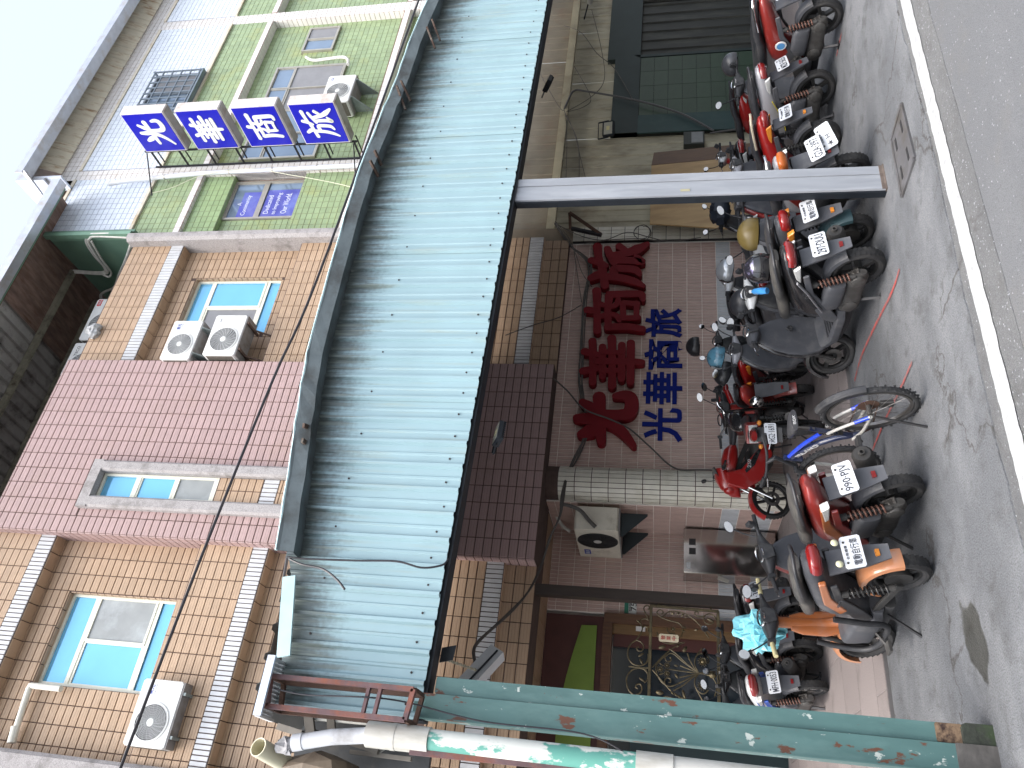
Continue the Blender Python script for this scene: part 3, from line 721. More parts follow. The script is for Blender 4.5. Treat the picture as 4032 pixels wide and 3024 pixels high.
nbwin(W3, [(.01, .245, .72, .98, DBZ, 0, bd), (.25, .5, .72, .98, DBZ, 0, bd), (.5, .75, .72, .98, DBZ, 0, bd), (.755, .99, .72, .98, GLASSB if False else DBZ, 0, bd),
           (.01, .26, .02, .71, DBZ, 0, bd), (.25, .5, .02, .71, DBZ, .02, bd), (.5, .75, .02, .71, SCREEN, 0, bd), (.74, .99, .02, .71, SCREEN, .02, bd)])
nbwin(W1, [(.02, .5, .03, .97, DBZ, 0, bd), (.5, .98, .03, .97, SCREEN, .015, bd)])
# window with the printed blue film: "A Community ... Dedicated to Improving Our World."
film = mat('blue_printed_film', (.10, .11, .42), .12, 0, .15, 2, 0, 60, (.16, .2, .5), .4, 1.5, spec=.8)
filmt = mat('film_white_print', (.62, .66, .78), .3, 0, .05)
wn2 = nbwin(WN, [(.03, .97, .55, .97, DBZ, 0, bd), (.03, .97, .03, .53, DBZ, 0, bd), (0, 1, .50, .57, ALU, .03, 0)], 10.795)
fo = MB().box(WN[0] + .06, WN[1] - .3, 10.777, 10.781, WN[2] + .96, WN[3] - .3).box(WN[0] + .06, WN[1] - .26, 10.775, 10.781, WN[2] + .08, WN[2] + .82)
part(fo, 'printed_film', film, wn2, Vector((0, 0, 0)))
for body, x, z, w, h, yy in (('A', 11.02, 10.72, .09, .1, 10.775), ('Community', 10.98, 10.55, .58, .13, 10.775), ('of Hearts', 10.98, 10.36, .5, .12, 10.775),
                             ('Dedicated', 10.98, 10.04, .52, .11, 10.773), ('to Improving', 11.0, 9.85, .62, .12, 10.773), ('Our World.', 11.0, 9.64, .58, .13, 10.773)):
    if body == 'of Hearts': continue
    lettering(body, filmt, w, h, wn2, frame((x, yy, z), (1, 0, 0), (0, 0, 1)))
# barred window in the top panel
gw = (13.88, 15.28, 12.97, 14.20)
window(nb, NL, *gw, F - .02, [(.02, .5, .02, .98, DBZ, 0, .03), (.5, .98, .02, .98, SCREEN, 0, .03)], mat('slate_frame', (.16, .19, .22), .5), .04)
GRL = mat('slate_blue_bars', (.17, .21, .25), .45, .3)
gr = MB()
for i in range(8): x = gw[0] + (gw[1] - gw[0]) * i / 7; gr.bar((x, F - .16, gw[2] - .03), (x, F - .16, gw[3] + .03), .03)
for i in range(6): z = gw[2] + (gw[3] - gw[2]) * i / 5; gr.bar((gw[0], F - .165, z), (gw[1], F - .165, z), .026)
for x in (gw[0], gw[1]): gr.box(x - .02, x + .02, F - .18, F, gw[2] - .05, gw[2]).box(x - .02, x + .02, F - .18, F, gw[3], gw[3] + .05)
gr.box(gw[0] - .03, gw[1] + .03, F - .18, F - .01, gw[2] - .09, gw[2] - .05)
part(gr, 'window_grille', GRL, nb, NL)
# metal fascia and gutter at the roof edge
IVM = mat('ivory_ribbed_metal', (.62, .58, .47), .5, 0, .1, 3, 0, 60, (.30, .18, .09), .36, 3, stretch=(3, 1, .5))
mb = MB(); pr = corr(mb, 11.95, 20.0, .24, 0, 0, -.025, .8); n = len(pr)
mb.add([(x, 10.56 + a, 15.38) for x, a in pr] + [(x, 10.30 + a, 15.95) for x, a in pr], [(i, i + 1, n + i + 1, n + i) for i in range(n - 1)])
part(mb, 'roof_fascia', IVM, nb, NL)
mb = MB(); mb.prism([(9.92, 15.62), (9.92, 15.80), (9.94, 15.82), (9.94, 15.65), (10.16, 15.65), (10.16, 15.98), (10.19, 15.98), (10.19, 15.62)], 11.35, 20, 'yz')
part(mb, 'gutter', ZINC, nb, NL)
part(MB().box(11.38, 20, 10.19, 11.2, 15.98, 16.02).box(11.38, 11.44, 10.2, 11.2, 15.3, 15.98), 'roof_edge', ZINC, nb, NL)
# bent end bracket of the roof edge
part(MB().bar((11.40, 9.96, 15.60), (10.75, 10.3, 14.95), .08, .05), 'edge_brace', ZINC, nb, NL)
nbx('end_panel', mat('blue_white_sheet', (.55, .60, .68), .4, .2), (11.45, 11.5, 10.2, 10.6, 14.9, 15.6))
# downpipe
PVC = mat('pvc_pipe', (.62, .65, .69), .4, 0, .08, 4, 0, 60, (.5, .5, .5), .3, 3)
pp = MB().tube([W(430, 725, Y=10.42), W(500, 712, Y=10.42), W(800, 682, Y=10.42), W(1430, 650, Y=10.42), (11.69, 10.42, 6.5)], .05, 10)
part(pp, 'downpipe', PVC, nb, NL, smooth=True)
mb = MB()
for x, y in ((650, 697), (905, 676), (1075, 668), (1250, 658)): p = W(x, y, Y=10.42); mb.lathe([(-.012, .057), (.012, .057)], p, 'z', 12, False).bar(p + Vector((0, .05, 0)), p + Vector((0, .2, 0)), .012)
part(mb, 'pipe_clip', ALU, nb, NL)
T2.finish()

# ================================================================ projecting box sign
sg = empty('box_sign', (11.95, 10.06, 8.15), label='four blue box signs with white characters on a steel frame', cat='sign')
SL = Vector((11.95, 10.06, 8.15))
S_WHITE = mat('sign_case_white', (.60, .57, .56), .5, 0, .1, 5, .1, 30, (.42, .33, .27), .3, 3)
S_GREY = mat('sign_case_grey', (.24, .235, .235), .6, .2, .15, 4, .1, 40, (.16, .13, .11), .4, 3)
S_BLUE = mat('sign_blue_acrylic', (.012, .012, .36), .18, 0, .06, 2, spec=.5)
S_CHAR = mat('sign_white_character', (.66, .68, .62), .4, 0, .05)
S_FRAME = mat('black_steel', (.016, .016, .019), .45, .4, .2, 8)
GLYPH = {
 '光': [[(.5, .97, .05), (.49, .78, .075), (.5, .56, .06)], [(.2, .88, .05), (.27, .74, .085), (.33, .68, .05)], [(.8, .9, .045), (.7, .76, .07), (.62, .68, .04)],
       [(.08, .55, .05), (.3, .58, .065), (.6, .60, .06), (.9, .63, .075)], [(.45, .56, .07), (.39, .38, .065), (.24, .2, .055), (.02, .03, .03)],
       [(.58, .57, .06), (.57, .3, .065), (.61, .14, .075), (.75, .09, .08), (.9, .12, .075), (.95, .22, .06), (.93, .36, .04)]],
 '華': [[(.08, .82, .055), (.5, .84, .05), (.92, .87, .06)], [(.3, .99, .06), (.34, .84, .055), (.37, .72, .04)], [(.7, .99, .06), (.66, .84, .055), (.62, .72, .04)],
       [(.2, .66, .05), (.8, .69, .055)], [(.02, .49, .06), (.5, .51, .05), (.98, .54, .065)], [(.16, .34, .055), (.84, .36, .055)], [(.1, .19, .055), (.88, .21, .06)],
       [(.5, .76, .055), (.5, .3, .06), (.49, .01, .045)], [(.31, .66, .045), (.32, .36, .04)], [(.69, .67, .045), (.68, .37, .04)]],
 '商': [[(.52, 1.0, .06), (.5, .88, .055)], [(.06, .80, .06), (.5, .83, .05), (.95, .86, .07)], [(.36, .79, .05), (.41, .66, .04)], [(.66, .82, .05), (.6, .67, .04)],
       [(.14, .62, .06), (.15, .3, .06), (.1, .02, .05)], [(.14, .61, .055), (.5, .64, .05), (.84, .63, .065)], [(.86, .62, .065), (.87, .3, .065), (.86, .07, .06), (.74, .03, .04)],
       [(.43, .6, .04), (.38, .48, .045), (.27, .42, .03)], [(.58, .6, .04), (.62, .5, .045), (.74, .46, .04)],
       [(.33, .37, .045), (.34, .1, .045)], [(.33, .36, .045), (.66, .38, .045)], [(.67, .37, .045), (.64, .12, .045)], [(.34, .13, .042), (.66, .14, .042)]],
 '旅': [[(.2, 1.0, .05), (.27, .88, .065)], [(.02, .74, .055), (.25, .78, .05), (.5, .82, .055)], [(.23, .76, .055), (.19, .45, .055), (.1, .2, .05), (.0, .04, .025)],
       [(.2, .56, .05), (.4, .59, .055), (.41, .4, .055), (.37, .2, .055), (.26, .12, .03)],
       [(.62, 1.02, .05), (.57, .88, .055), (.48, .74, .035)], [(.56, .86, .05), (.75, .9, .05), (.96, .93, .06)], [(.9, .74, .045), (.74, .68, .05), (.55, .6, .045)],
       [(.6, .62, .05), (.6, .3, .055), (.56, .08, .045), (.7, .2, .03)], [(.72, .66, .05), (.78, .38, .06), (.87, .18, .075), (1.0, .0, .03)], [(.95, .52, .05), (.86, .42, .045), (.78, .35, .03)]],
}
def glyph_mesh(ch, size, depth, wmul=1.0, step=.0008):
    """brush-written character: each stroke an extruded outline, in XZ, front towards -Y"""
    mb = MB()
    for k, st in enumerate(GLYPH[ch]):
        C = crom([(a, 0, b) for a, b, w in st], 7) if len(st) > 2 else [Vector((st[0][0] + (st[1][0] - st[0][0]) * t / 7, 0, st[0][1] + (st[1][1] - st[0][1]) * t / 7)) for t in range(8)]
        n = len(C); ws = []
        for i in range(n):
            f = i / (n - 1) * (len(st) - 1); j = min(int(f), len(st) - 2); ws.append((st[j][2] * (1 - f + j) + st[j + 1][2] * (f - j)) * wmul)
        L, R_ = [], []
        for i, p in enumerate(C):
            d = (C[min(i + 1, n - 1)] - C[max(i - 1, 0)]).normalized(); nr = Vector((-d.z, 0, d.x))
            L.append(p + nr * ws[i]); R_.append(p - nr * ws[i])
        d0 = (C[0] - C[1]).normalized(); d1 = (C[-1] - C[-2]).normalized()
        cap = lambda c, d, w, s: [c + (d * cos(t) + Vector((-d.z, 0, d.x)) * sin(t) * s) * w for t in (-1.1, -.55, 0, .55, 1.1)]
        poly = L + cap(C[-1], d1, ws[-1], -1) + R_[::-1] + cap(C[0], d0, ws[0], -1)
        y0 = -depth - step * k
        pl = [((p.x - .5) * size, (p.z - .5) * size) for p in poly]
        m = len(pl); nL = len(L)
        # side walls + front as strips so that the outline may be concave
        vs_ = [(a, y0, b) for a, b in pl] + [(a, 0, b) for a, b in pl]
        fs = [(i, (i + 1) % m, m + (i + 1) % m, m + i) for i in range(m)]
        for i in range(nL - 1): fs.append((i, i + 1, m - 6 - (i + 1), m - 6 - i))
        fs.append(tuple([nL - 1] + list(range(nL, nL + 5)) + [nL + 5])); fs.append(tuple([m - 6] + list(range(m - 5, m)) + [0]))
        mb.add(vs_, fs)
    return mb
for k, ch in enumerate('光華商旅'):
    z1 = 12.88 - k * 1.243; z0 = z1 - 1.0
    b = part(MB().box(11.953, 12.20, 9.06, 10.06, z0 + .03, z1), 'sign_box', S_WHITE, sg, SL)
    part(MB().box(11.957, 12.195, 9.065, 10.055, z0, z0 + .028), 'sign_box_base', S_GREY, b, Vector((0, 0, 0)))
    part(MB().box(11.943, 11.9525, 9.085, 10.035, z0 + .05, z1 - .02), 'sign_face', S_BLUE, b, Vector((0, 0, 0)))
    o = glyph_mesh(ch, .66, .004, 1.05).build('character', S_CHAR, b, fix=False)
    # turn so that it reads from -X : local x -> -Y, local -y(front) -> -X
    M = Matrix(((0, 1, 0), (-1, 0, 0), (0, 0, 1))).to_4x4(); M.translation = Vector((11.9425, 9.55, (z0 + z1) / 2 - .01)) - Vector((0, 0, 0)); 
    o.matrix_local = M
    for c in b.children: c.location -= SL
mbf = MB()
for y in (10.09, 10.53): mbf.bar((12.0, y, 8.05), (12.0, y, 12.95), .035)
part(mbf, 'mounting_rail', S_FRAME, sg, SL)
for k in range(8):
    z = 8.12 + k * .67
    part(MB().bar((12.0, 10.08, z), (12.0, 10.54, z), .032).bar((12.17, 10.08, z), (12.17, 10.54, z), .022), 'strut', S_FRAME, sg, SL)
part(MB().tube([W(579, 604, X=11.97), W(598, 770, Y=10.5)], .014, 6).tube([W(1392, 565, X=11.97), W(1402, 740, Y=10.5)], .014, 6), 'brace', S_FRAME, sg, SL)

# ================================================================ air conditioners
WHITE_E = mat('ac_white_enamel', (.66, .67, .66), .35, 0, .06, 6, 0, 60, (.5, .49, .44), .25, 3)
GRILL = mat('ac_grille', (.52, .54, .55), .4); FANB = mat('fan_shadow_black', (.03, .03, .032), .6); COIL = mat('coil_fins', (.12, .11, .095), .6, .4, .3, 40, .4, 90)
BRACK = mat('galvanised_bracket', (.24, .28, .28), .5, .4, .15, 5, 0, 60, (.16, .14, .11), .35, 5)
LBL_B = mat('label_blue', (.03, .05, .32), .5); LBL_R = mat('label_red', (.55, .05, .05), .5); LBL_G = mat('label_pale', (.55, .58, .6), .5)
def ac_unit(name, label, loc, rz, w, h, d, fanx, fr, brand=None, round_grille=True, bracket='arm', dark=False, base=True, bm=None, tall=False, blab=None, casing=None):
    """outdoor unit; local: width along x, front at -y, origin at the bottom centre of the back"""
    r = empty(name, loc, rz, label, 'air conditioner', 'outdoor air conditioner units')
    MB().cbox(-w / 2, w / 2, -d, 0, 0, h, .03).build('casing', casing or WHITE_E, r, bevel=.008)
    MB().box(-w / 2 - .004, -w / 2, -d * .92, -.03, .05, h - .06).build('coil', COIL, r)
    MB().box(-w / 2 + .01, w / 2 - .01, -d + .01, -.01, -.02, -.002).build('base_pan', S_GREY, r)
    # ring, dark bowl, hub, ribs
    MB().lathe([(0, fr + .02), (-.012, fr + .02), (-.012, fr - .002), (0, fr - .002)], (fanx, -d, h * .5), 'y', 36).build('fan_ring', WHITE_E if not dark else FANB, r, True)
    MB().lathe([(-.003, 0.001), (-.003, fr)], (fanx, -d, h * .5), 'y', 36, False).build('fan_opening', FANB, r)
    g = MB(); yy = -d - .014
    nr = 9 if not dark else 12
    for i in range(nr): rr = fr * (.24 + .74 * i / (nr - 1)); g.lathe([(yy + .003, rr + .0028), (yy - .003, rr + .0028), (yy - .003, rr - .0028), (yy + .003, rr - .0028)], (fanx, 0, h * .5), 'y', 36)
    for i in range(20):
        a = 2 * pi * i / 20
        P = [(fanx + fr * t * cos(a + .5 * t), yy, h * .5 + fr * t * sin(a + .5 * t)) for t in (.2, .45, .7, 1.0)]
        g.tube(P, .0032, 4)
    g.build('grille', GRILL if not dark else FANB, r)
    MB().lathe([(yy + .004, 0.001), (yy - .01, .001), (yy - .008, fr * .2), (yy + .004, fr * .22)], (fanx, 0, h * .5), 'y', 20, False).build('hub', WHITE_E, r, True)
    if brand:
        bx, bz, bw, bh, bmat, txt, tmat = brand
        p = MB().box(bx - bw / 2, bx + bw / 2, -d - .004, -d - .0005, bz - bh / 2, bz + bh / 2).build('badge', bmat, r)
        if txt: lettering(txt, tmat, bw * .8, bh * .62, p, frame((bx, -d - .0052, bz), (1, 0, 0), (0, 0, 1)))
    bm = bm or BRACK
    for x in (-w * .32, w * .32):
        b = MB()
        if bracket == 'arm': b.box(x - .02, x + .02, -d - .02, .22, -.06, -.022).bar((x, .2, -.04), (x, .22, -.3), .03)
        elif bracket == 'arm_long': b.box(x - .02, x + .02, -d + .02, .06, -.06, -.022).bar((x, -d * .3, -.05), (x, .1, -.36), .03, .02)
        else: b.prism([(-d, -.022), (.0, -.022), (.0, -.42), (-.03, -.42), (-d, -.06)], x - .008, x + .008, 'yz').box(x - .03, x + .03, -d, 0, -.034, -.022)
        b.build('bracket', bm, r)
    return r
NB = ('風 速', LBL_B)
# left bay unit, two stacked units in the right bay, unit on the green wall
p = W(430, 2850, Y=10.30); ac_unit('air_conditioner', 'white air conditioner under the left hotel window beside a white pipe', (1.02, 10.70, 8.26), 0, .86, .62, .32, -.12, .235, (.29, .46, .16, .13, LBL_G, '東元', LBL_B), bracket='arm_long')
ac_unit('air_conditioner', 'upper of two white air conditioners right of the pink pier', (7.18, 10.66, 10.12), 0, .86, .58, .34, -.1, .225, (.29, .44, .16, .12, LBL_G, '東元', LBL_B), bracket='tri')
ac_unit('air_conditioner', 'lower of two white air conditioners right of the pink pier', (7.25, 10.62, 9.22), 0, .88, .62, .36, -.1, .25, (.32, .5, .1, .03, LBL_G, 'CHENG', GRILL), bracket='arm_long', bm=mat('rusty_bracket', (.12, .08, .065), .8, .2, .3, 12))
ac_unit('air_conditioner', 'white air conditioner with red and blue stickers on the green wall', (14.05, 10.74, 8.72), 0, .92, .66, .42, -.08, .25, (.33, .55, .11, .09, WHITE_E, 'G', LBL_B), bracket='tri')
ac_unit('air_conditioner', 'old white air conditioner with black fan on the entrance side wall', (XC - .08, 11.50, 2.43), -pi / 2, 1.22, .66, .37, .15, .29, (-.36, .52, .2, .1, LBL_B, '風速', LBL_G), dark=True, casing=mat('cream_enamel', (.66, .63, .54), .4, 0, .08, 5, 0, 60, (.45, .42, .34), .3, 4), bracket='tri', bm=mat('dark_bracket', (.035, .045, .05), .6, .3))
# roof-terrace units peeping over the parapet
ac_unit('air_conditioner', 'air conditioner with red badge peeping over the hotel parapet', (8.35, 11.6, 12.88), 0, 1.05, .66, .34, -.12, .25, (.42, .57, .16, .09, LBL_R, '品', LBL_G), bracket='arm')
ac_unit('air_conditioner', 'air conditioner lettered TECO peeping over the hotel parapet', (7.35, 11.6, 12.90), 0, .8, .66, .34, -.1, .24, (.2, .53, .3, .1, WHITE_E, 'TECO', FANB), bracket='arm')
# ================================================================ STREET CANOPY
can = empty('street_canopy', (0.8, 4.95, 0), label='long pale blue corrugated canopy over the pavement on steel posts', cat='canopy')
CL = Vector((0.8, 4.95, 0))
def panel_mat():
    m = mat('pale_blue_sheet', (.285, .415, .455), .42, .05, .06, 2.5, 0, 60)
    n, l = m.node_tree.nodes, m.node_tree.links; b = n['Principled BSDF']
    ge = n.new('ShaderNodeNewGeometry'); se = n.new('ShaderNodeSeparateXYZ'); l.new(ge.outputs['Position'], se.inputs[0])
    mp = n.new('ShaderNodeMapping'); mp.inputs['Scale'].default_value = (16, 1, .9); l.new(ge.outputs['Position'], mp.inputs['Vector'])
    no = n.new('ShaderNodeTexNoise'); no.inputs['Scale'].default_value = 1.6; no.inputs['Detail'].default_value = 5; no.inputs['Roughness'].default_value = .6; l.new(mp.outputs[0], no.inputs['Vector'])
    n2 = n.new('ShaderNodeTexNoise'); n2.inputs['Scale'].default_value = 30; n2.inputs['Detail'].default_value = 3; l.new(ge.outputs['Position'], n2.inputs['Vector'])
    # soot washed down below the gutter: solid at the top edge, thinning out in vertical runs
    dr = n.new('ShaderNodeAttribute'); dr.attribute_name = 'drop'
    a = n.new('ShaderNodeMath'); a.operation = 'MULTIPLY_ADD'; a.inputs[1].default_value = .9; l.new(no.outputs[0], a.inputs[0])
    a2 = n.new('ShaderNodeMath'); a2.operation = 'MULTIPLY'; a2.inputs[1].default_value = .22; l.new(n2.outputs[0], a2.inputs[0]); l.new(a2.outputs[0], a.inputs[2])
    dd = n.new('ShaderNodeMath'); dd.operation = 'SUBTRACT'; l.new(a.outputs[0], dd.inputs[0]); l.new(dr.outputs['Fac'], dd.inputs[1])
    m15 = n.new('ShaderNodeMapRange'); m15.interpolation_type = 'SMOOTHSTEP'; m15.inputs['From Min'].default_value = .08; m15.inputs['From Max'].default_value = .46; m15.inputs['To Max'].default_value = .84; l.new(dd.outputs[0], m15.inputs['Value'])
    src = b.inputs['Base Color'].links[0].from_socket
    mx = n.new('ShaderNodeMix'); mx.data_type = 'RGBA'; mx.inputs['B'].default_value = (.05, .055, .05, 1); l.new(m15.outputs[0], mx.inputs['Factor']); l.new(src, mx.inputs['A'])
    # faint yellowed runs beside the ribs
    r3 = n.new('ShaderNodeMapRange'); r3.inputs['From Min'].default_value = .54; r3.inputs['From Max'].default_value = .72; r3.inputs['To Max'].default_value = .5; l.new(no.outputs[0], r3.inputs['Value'])
    m2 = n.new('ShaderNodeMix'); m2.data_type = 'RGBA'; m2.inputs['B'].default_value = (.31, .37, .33, 1); l.new(r3.outputs[0], m2.inputs['Factor']); l.new(mx.outputs['Result'], m2.inputs['A'])
    l.new(m2.outputs['Result'], b.inputs['Base Color']); return m
PANEL = panel_mat()
SOOT_SHADE = mat('shaded_sooty_blue_grey', (.10, .125, .135), .6, .1, .25, 4, .15, 40, (.05, .055, .055), .5, 3)  # gutter tone: stains plus the shade on its outer face, both in the colour
NAVY = mat('navy_black_steel', (.012, .016, .022), .5, .2, .2, 6)
LTB = mat('pale_blue_edge', (.42, .58, .60), .4)
ztop = [(.4, 4.14), (.9, 4.22), (1.42, 4.30), (1.7, 4.42), (3.0, 4.54), (5.0, 4.58), (6.4, 4.47), (8.0, 4.36), (23, 4.36)]
def zt(x):
    for (a, za), (b, zb) in zip(ztop, ztop[1:]):
        if a <= x <= b: return za + (zb - za) * (x - a) / (b - a)
    return ztop[-1][1]
def zb_(x): return 3.235 - .0165 * (x - .8)
PITCH, YF = .1865, 4.90
x = .60; k = 0
while x < 11.0:
    mb = MB(); prof = []
    dz = rs.uniform(-.006, .006); dy = .004 * (k % 2)
    for i in range(4):
        x0 = x + i * PITCH
        prof += [(x0, 0), (x0 + .012, -.028), (x0 + .034, -.028), (x0 + .048, 0), (x0 + .10, 0), (x0 + .108, -.008), (x0 + .122, -.008), (x0 + .130, 0)]
    prof.append((x + 4 * PITCH + .03, 0)); n = len(prof)
    mb.add([(a, YF + b - dy, zb_(a) + dz) for a, b in prof] + [(a, YF + b - dy, zt(a)) for a, b in prof], [(i, i + 1, n + i + 1, n + i) for i in range(n - 1)])
    o = part(mb, 'fascia_sheet', PANEL, can, CL)
    at = o.data.attributes.new('drop', 'FLOAT', 'POINT')
    for i, (a, b) in enumerate(prof): at.data[i].value = zt(a) - zb_(a); at.data[n + i].value = 0.0
    x += 4 * PITCH; k += 1
# screw heads
sc = MB()
for i in range(50):
    xx = .67 + i * PITCH
    if xx > 9.4: break
    for zz in ([zb_(xx) + .10 + rs.uniform(-.015, .015)] + ([zb_(xx) + .85 + rs.uniform(-.02, .02)] if i % 2 == 0 else [])):
        sc.lathe([(0, .008), (-.005, .007), (-.007, .001)], (xx + .013, YF - .003, zz), 'y', 7, False)
o = part(sc, 'screw_heads', mat('rusty_screw', (.03, .02, .02), .7), can, CL); o['kind'] = 'stuff'
# bottom rail, gutter along the top, hangers
mb = MB()
br_ = MB(); br_.add([(x_, y, zb_(x_) + dz) for x_ in (.6, 22) for y, dz in ((4.925, -.022), (5.06, -.022), (5.06, .15), (4.925, .15))], [(0, 1, 2, 3), (4, 5, 6, 7), (0, 1, 5, 4), (1, 2, 6, 5), (2, 3, 7, 6), (3, 0, 4, 7)]); part(br_, 'bottom_rail', NAVY, can, CL)
gpts = [(1.55, 4.37), (2.29, 4.47), (2.78, 4.54), (3.16, 4.585), (4.0, 4.61), (4.84, 4.62), (5.41, 4.605), (6.03, 4.56), (6.41, 4.52), (7.11, 4.49), (7.88, 4.42), (8.8, 4.40), (12, 4.40), (22, 4.40)]
gp = []
for a, b in zip(gpts, gpts[1:]):
    for t in range(4): f = t / 4; gp.append((a[0] + (b[0] - a[0]) * f, a[1] + (b[1] - a[1]) * f + rs.uniform(-.006, .006)))
gp.append(gpts[-1]); n = len(gp)
sec = [(4.885, .0), (4.885, -.11), (4.745, -.12), (4.73, -.02), (4.725, 0), (4.74, 0), (4.76, -.11), (4.87, -.10)]
mb = MB(); m = len(sec)
mb.add([(x_, y + rs.uniform(-.004, .004), z + dz) for x_, z in gp for y, dz in sec], [(i * m + j, i * m + (j + 1) % m, (i + 1) * m + (j + 1) % m, (i + 1) * m + j) for i in range(n - 1) for j in range(m - 1)])
part(mb, 'gutter', SOOT_SHADE, can, CL)
lip = MB().tube([(a, 4.73, b + .003) for a, b in gp], .010, 5); part(lip, 'gutter_lip', LTB, can, CL)
RUSTB = mat('rusty_hanger', (.07, .045, .035), .85, .1, .35, 20, .3, 80, (.16, .15, .13), .45, 12)
for x0, y0, x1, y1 in ((1701, 77, 1733, 161), (1681, 107, 1713, 191), (1579, 318, 1617, 398), (1562, 338, 1597, 432), (1475, 592, 1502, 651), (1457, 632, 1490, 696), (1195, 1675, 1233, 1690), (1190, 1733, 1222, 1760)):
    a, b = W(x0, y0, Y=4.69), W(x1, y1, Y=4.83)
    part(MB().bar(a, b, .035, .018), 'gutter_hanger', RUSTB, can, CL)
# loose flashing at the left end and roof sheet (unseen from the street), rafters
a, b = W(1140, 2270, Y=4.83), W(1117, 2585, Y=4.83)
part(MB().bar(a, b, .02, .09), 'flashing', LTB, can, CL)
ROOFS = mat('roof_sheet_grey', (.28, .30, .30), .55, .2, .15, 3, 0, 60, (.16, .13, .11), .4, 2)
mb = MB(); pr = corr(mb, .55, 22.0, .19, 0, 0, .03); n = len(pr)
mb.add([(x_, 4.93, 4.33 + d) for x_, d in pr] + [(x_, 10.38, 5.0 + d) for x_, d in pr], [(i, i + 1, n + i + 1, n + i) for i in range(n - 1)])
part(mb, 'roof_sheet', ROOFS, can, CL)
for xx in (.75, 5.1, 9.4, 13.5): part(MB().bar((xx, 5.05, 4.22), (xx, 10.38, 4.87), .1, .15), 'rafter', NAVY, can, CL)
for yy in (6.4, 7.8, 9.2): part(MB().bar((.55, yy, 4.33 + .123 * (yy - 4.93) - .05), (22, yy, 4.33 + .123 * (yy - 4.93) - .05), .06, .08), 'purlin', NAVY, can, CL)
# grey post on the right: three lipped channels welded together
GALV = mat('galvanised_post', (.275, .295, .325), .5, .1, .12, 3, 0, 60, (.36, .38, .41), .40, 1.6, stretch=(4, 4, .6))
for a, b, dy in ((4.985, 5.07, 0), (5.075, 5.155, .006), (5.16, 5.25, .0)):
    part(MB().cbox(a, b, 4.945 + dy, 5.03, .012, 3.16, .006), 'post', GALV, can, CL)
part(MB().box(4.968, 4.985, 4.965, 5.03, .012, 3.17), 'post_side_shade', NAVY, can, CL)  # dark strip: shade on the post's left side, put in as colour
RUST = mat('rust_brown', (.09, .05, .035), .85, .1, .35, 14, .3, 70, (.07, .04, .03), .5, 7)
part(MB().box(4.983, 5.252, 4.940, 4.9445, .012, .05).box(4.975, 5.26, 4.93, 5.04, .008, .022), 'post_foot', mat('grey_rust', (.13, .105, .09), .8, .1, .3, 14, .3, 60, (.08, .06, .05), .5, 9), can, CL)
part(MB().box(5.03, 5.055, 4.941, 4.9448, 1.60, 1.68), 'sticker', mat('old_sticker', (.35, .33, .22), .7), can, CL)
# green posts on the left
GREENPOST = mat('peeling_green_paint', (.075, .155, .15), .5, 0, .14, 4, .12, 30, (.115, .21, .20), .45, 2.2, stretch=(2, 2, .7))
def peel(m, c, thr, sc, st):
    n, l = m.node_tree.nodes, m.node_tree.links; b = n['Principled BSDF']
    tc = n.new('ShaderNodeTexCoord'); mp = n.new('ShaderNodeMapping'); mp.inputs['Scale'].default_value = st; l.new(tc.outputs['Object'], mp.inputs['Vector'])
    no = n.new('ShaderNodeTexNoise'); no.inputs['Scale'].default_value = sc; no.inputs['Detail'].default_value = 7; no.inputs['Roughness'].default_value = .6; l.new(mp.outputs[0], no.inputs['Vector'])
    r_ = n.new('ShaderNodeMapRange'); r_.inputs['From Min'].default_value = thr; r_.inputs['From Max'].default_value = thr + .03; l.new(no.outputs[0], r_.inputs['Value'])
    mx = n.new('ShaderNodeMix'); mx.data_type = 'RGBA'; mx.inputs['B'].default_value = tuple(c) + (1,)
    src = b.inputs['Base Color'].links[0].from_socket; l.new(src, mx.inputs['A']); l.new(r_.outputs[0], mx.inputs['Factor']); l.new(mx.outputs['Result'], b.inputs['Base Color'])
peel(GREENPOST, (.12, .05, .03), .62, 5, (2.5, 2.5, 1)); peel(GREENPOST, (.45, .5, .47), .64, 9, (1.5, 1.5, 1))
part(MB().cbox(.765, .865, 4.93, 5.05, .20, 3.17, .008), 'post', GREENPOST, can, CL)
part(MB().cbox(.615, .758, 4.895, 5.02, .012, 3.28, .008).box(.612, .62, 4.88, 5.0, .012, 3.28), 'post', GREENPOST, can, CL)
part(MB().cbox(.765, .865, 4.927, 5.052, .16, .30, .008), 'post_foot', mat('rust_pitted_foot', (.20, .135, .085), .9, 0, .3, 20, .4, 60, (.035, .02, .018), .55, 22), can, CL)
MOSS = mat('mossy_concrete', (.035, .04, .032), .95, 0, .4, 14, .5, 40, (.03, .05, .02), .5, 6)
part(MB().cbox(.66, .87, 4.90, 5.08, -.02, .17, .02), 'post_base', MOSS, can, CL)
part(MB().cbox(.60, .762, 4.89, 5.03, .012, .22, .004), 'post_foot', mat('grey_wet_base', (.09, .085, .08), .8, 0, .3, 9, .3, 40), can, CL)

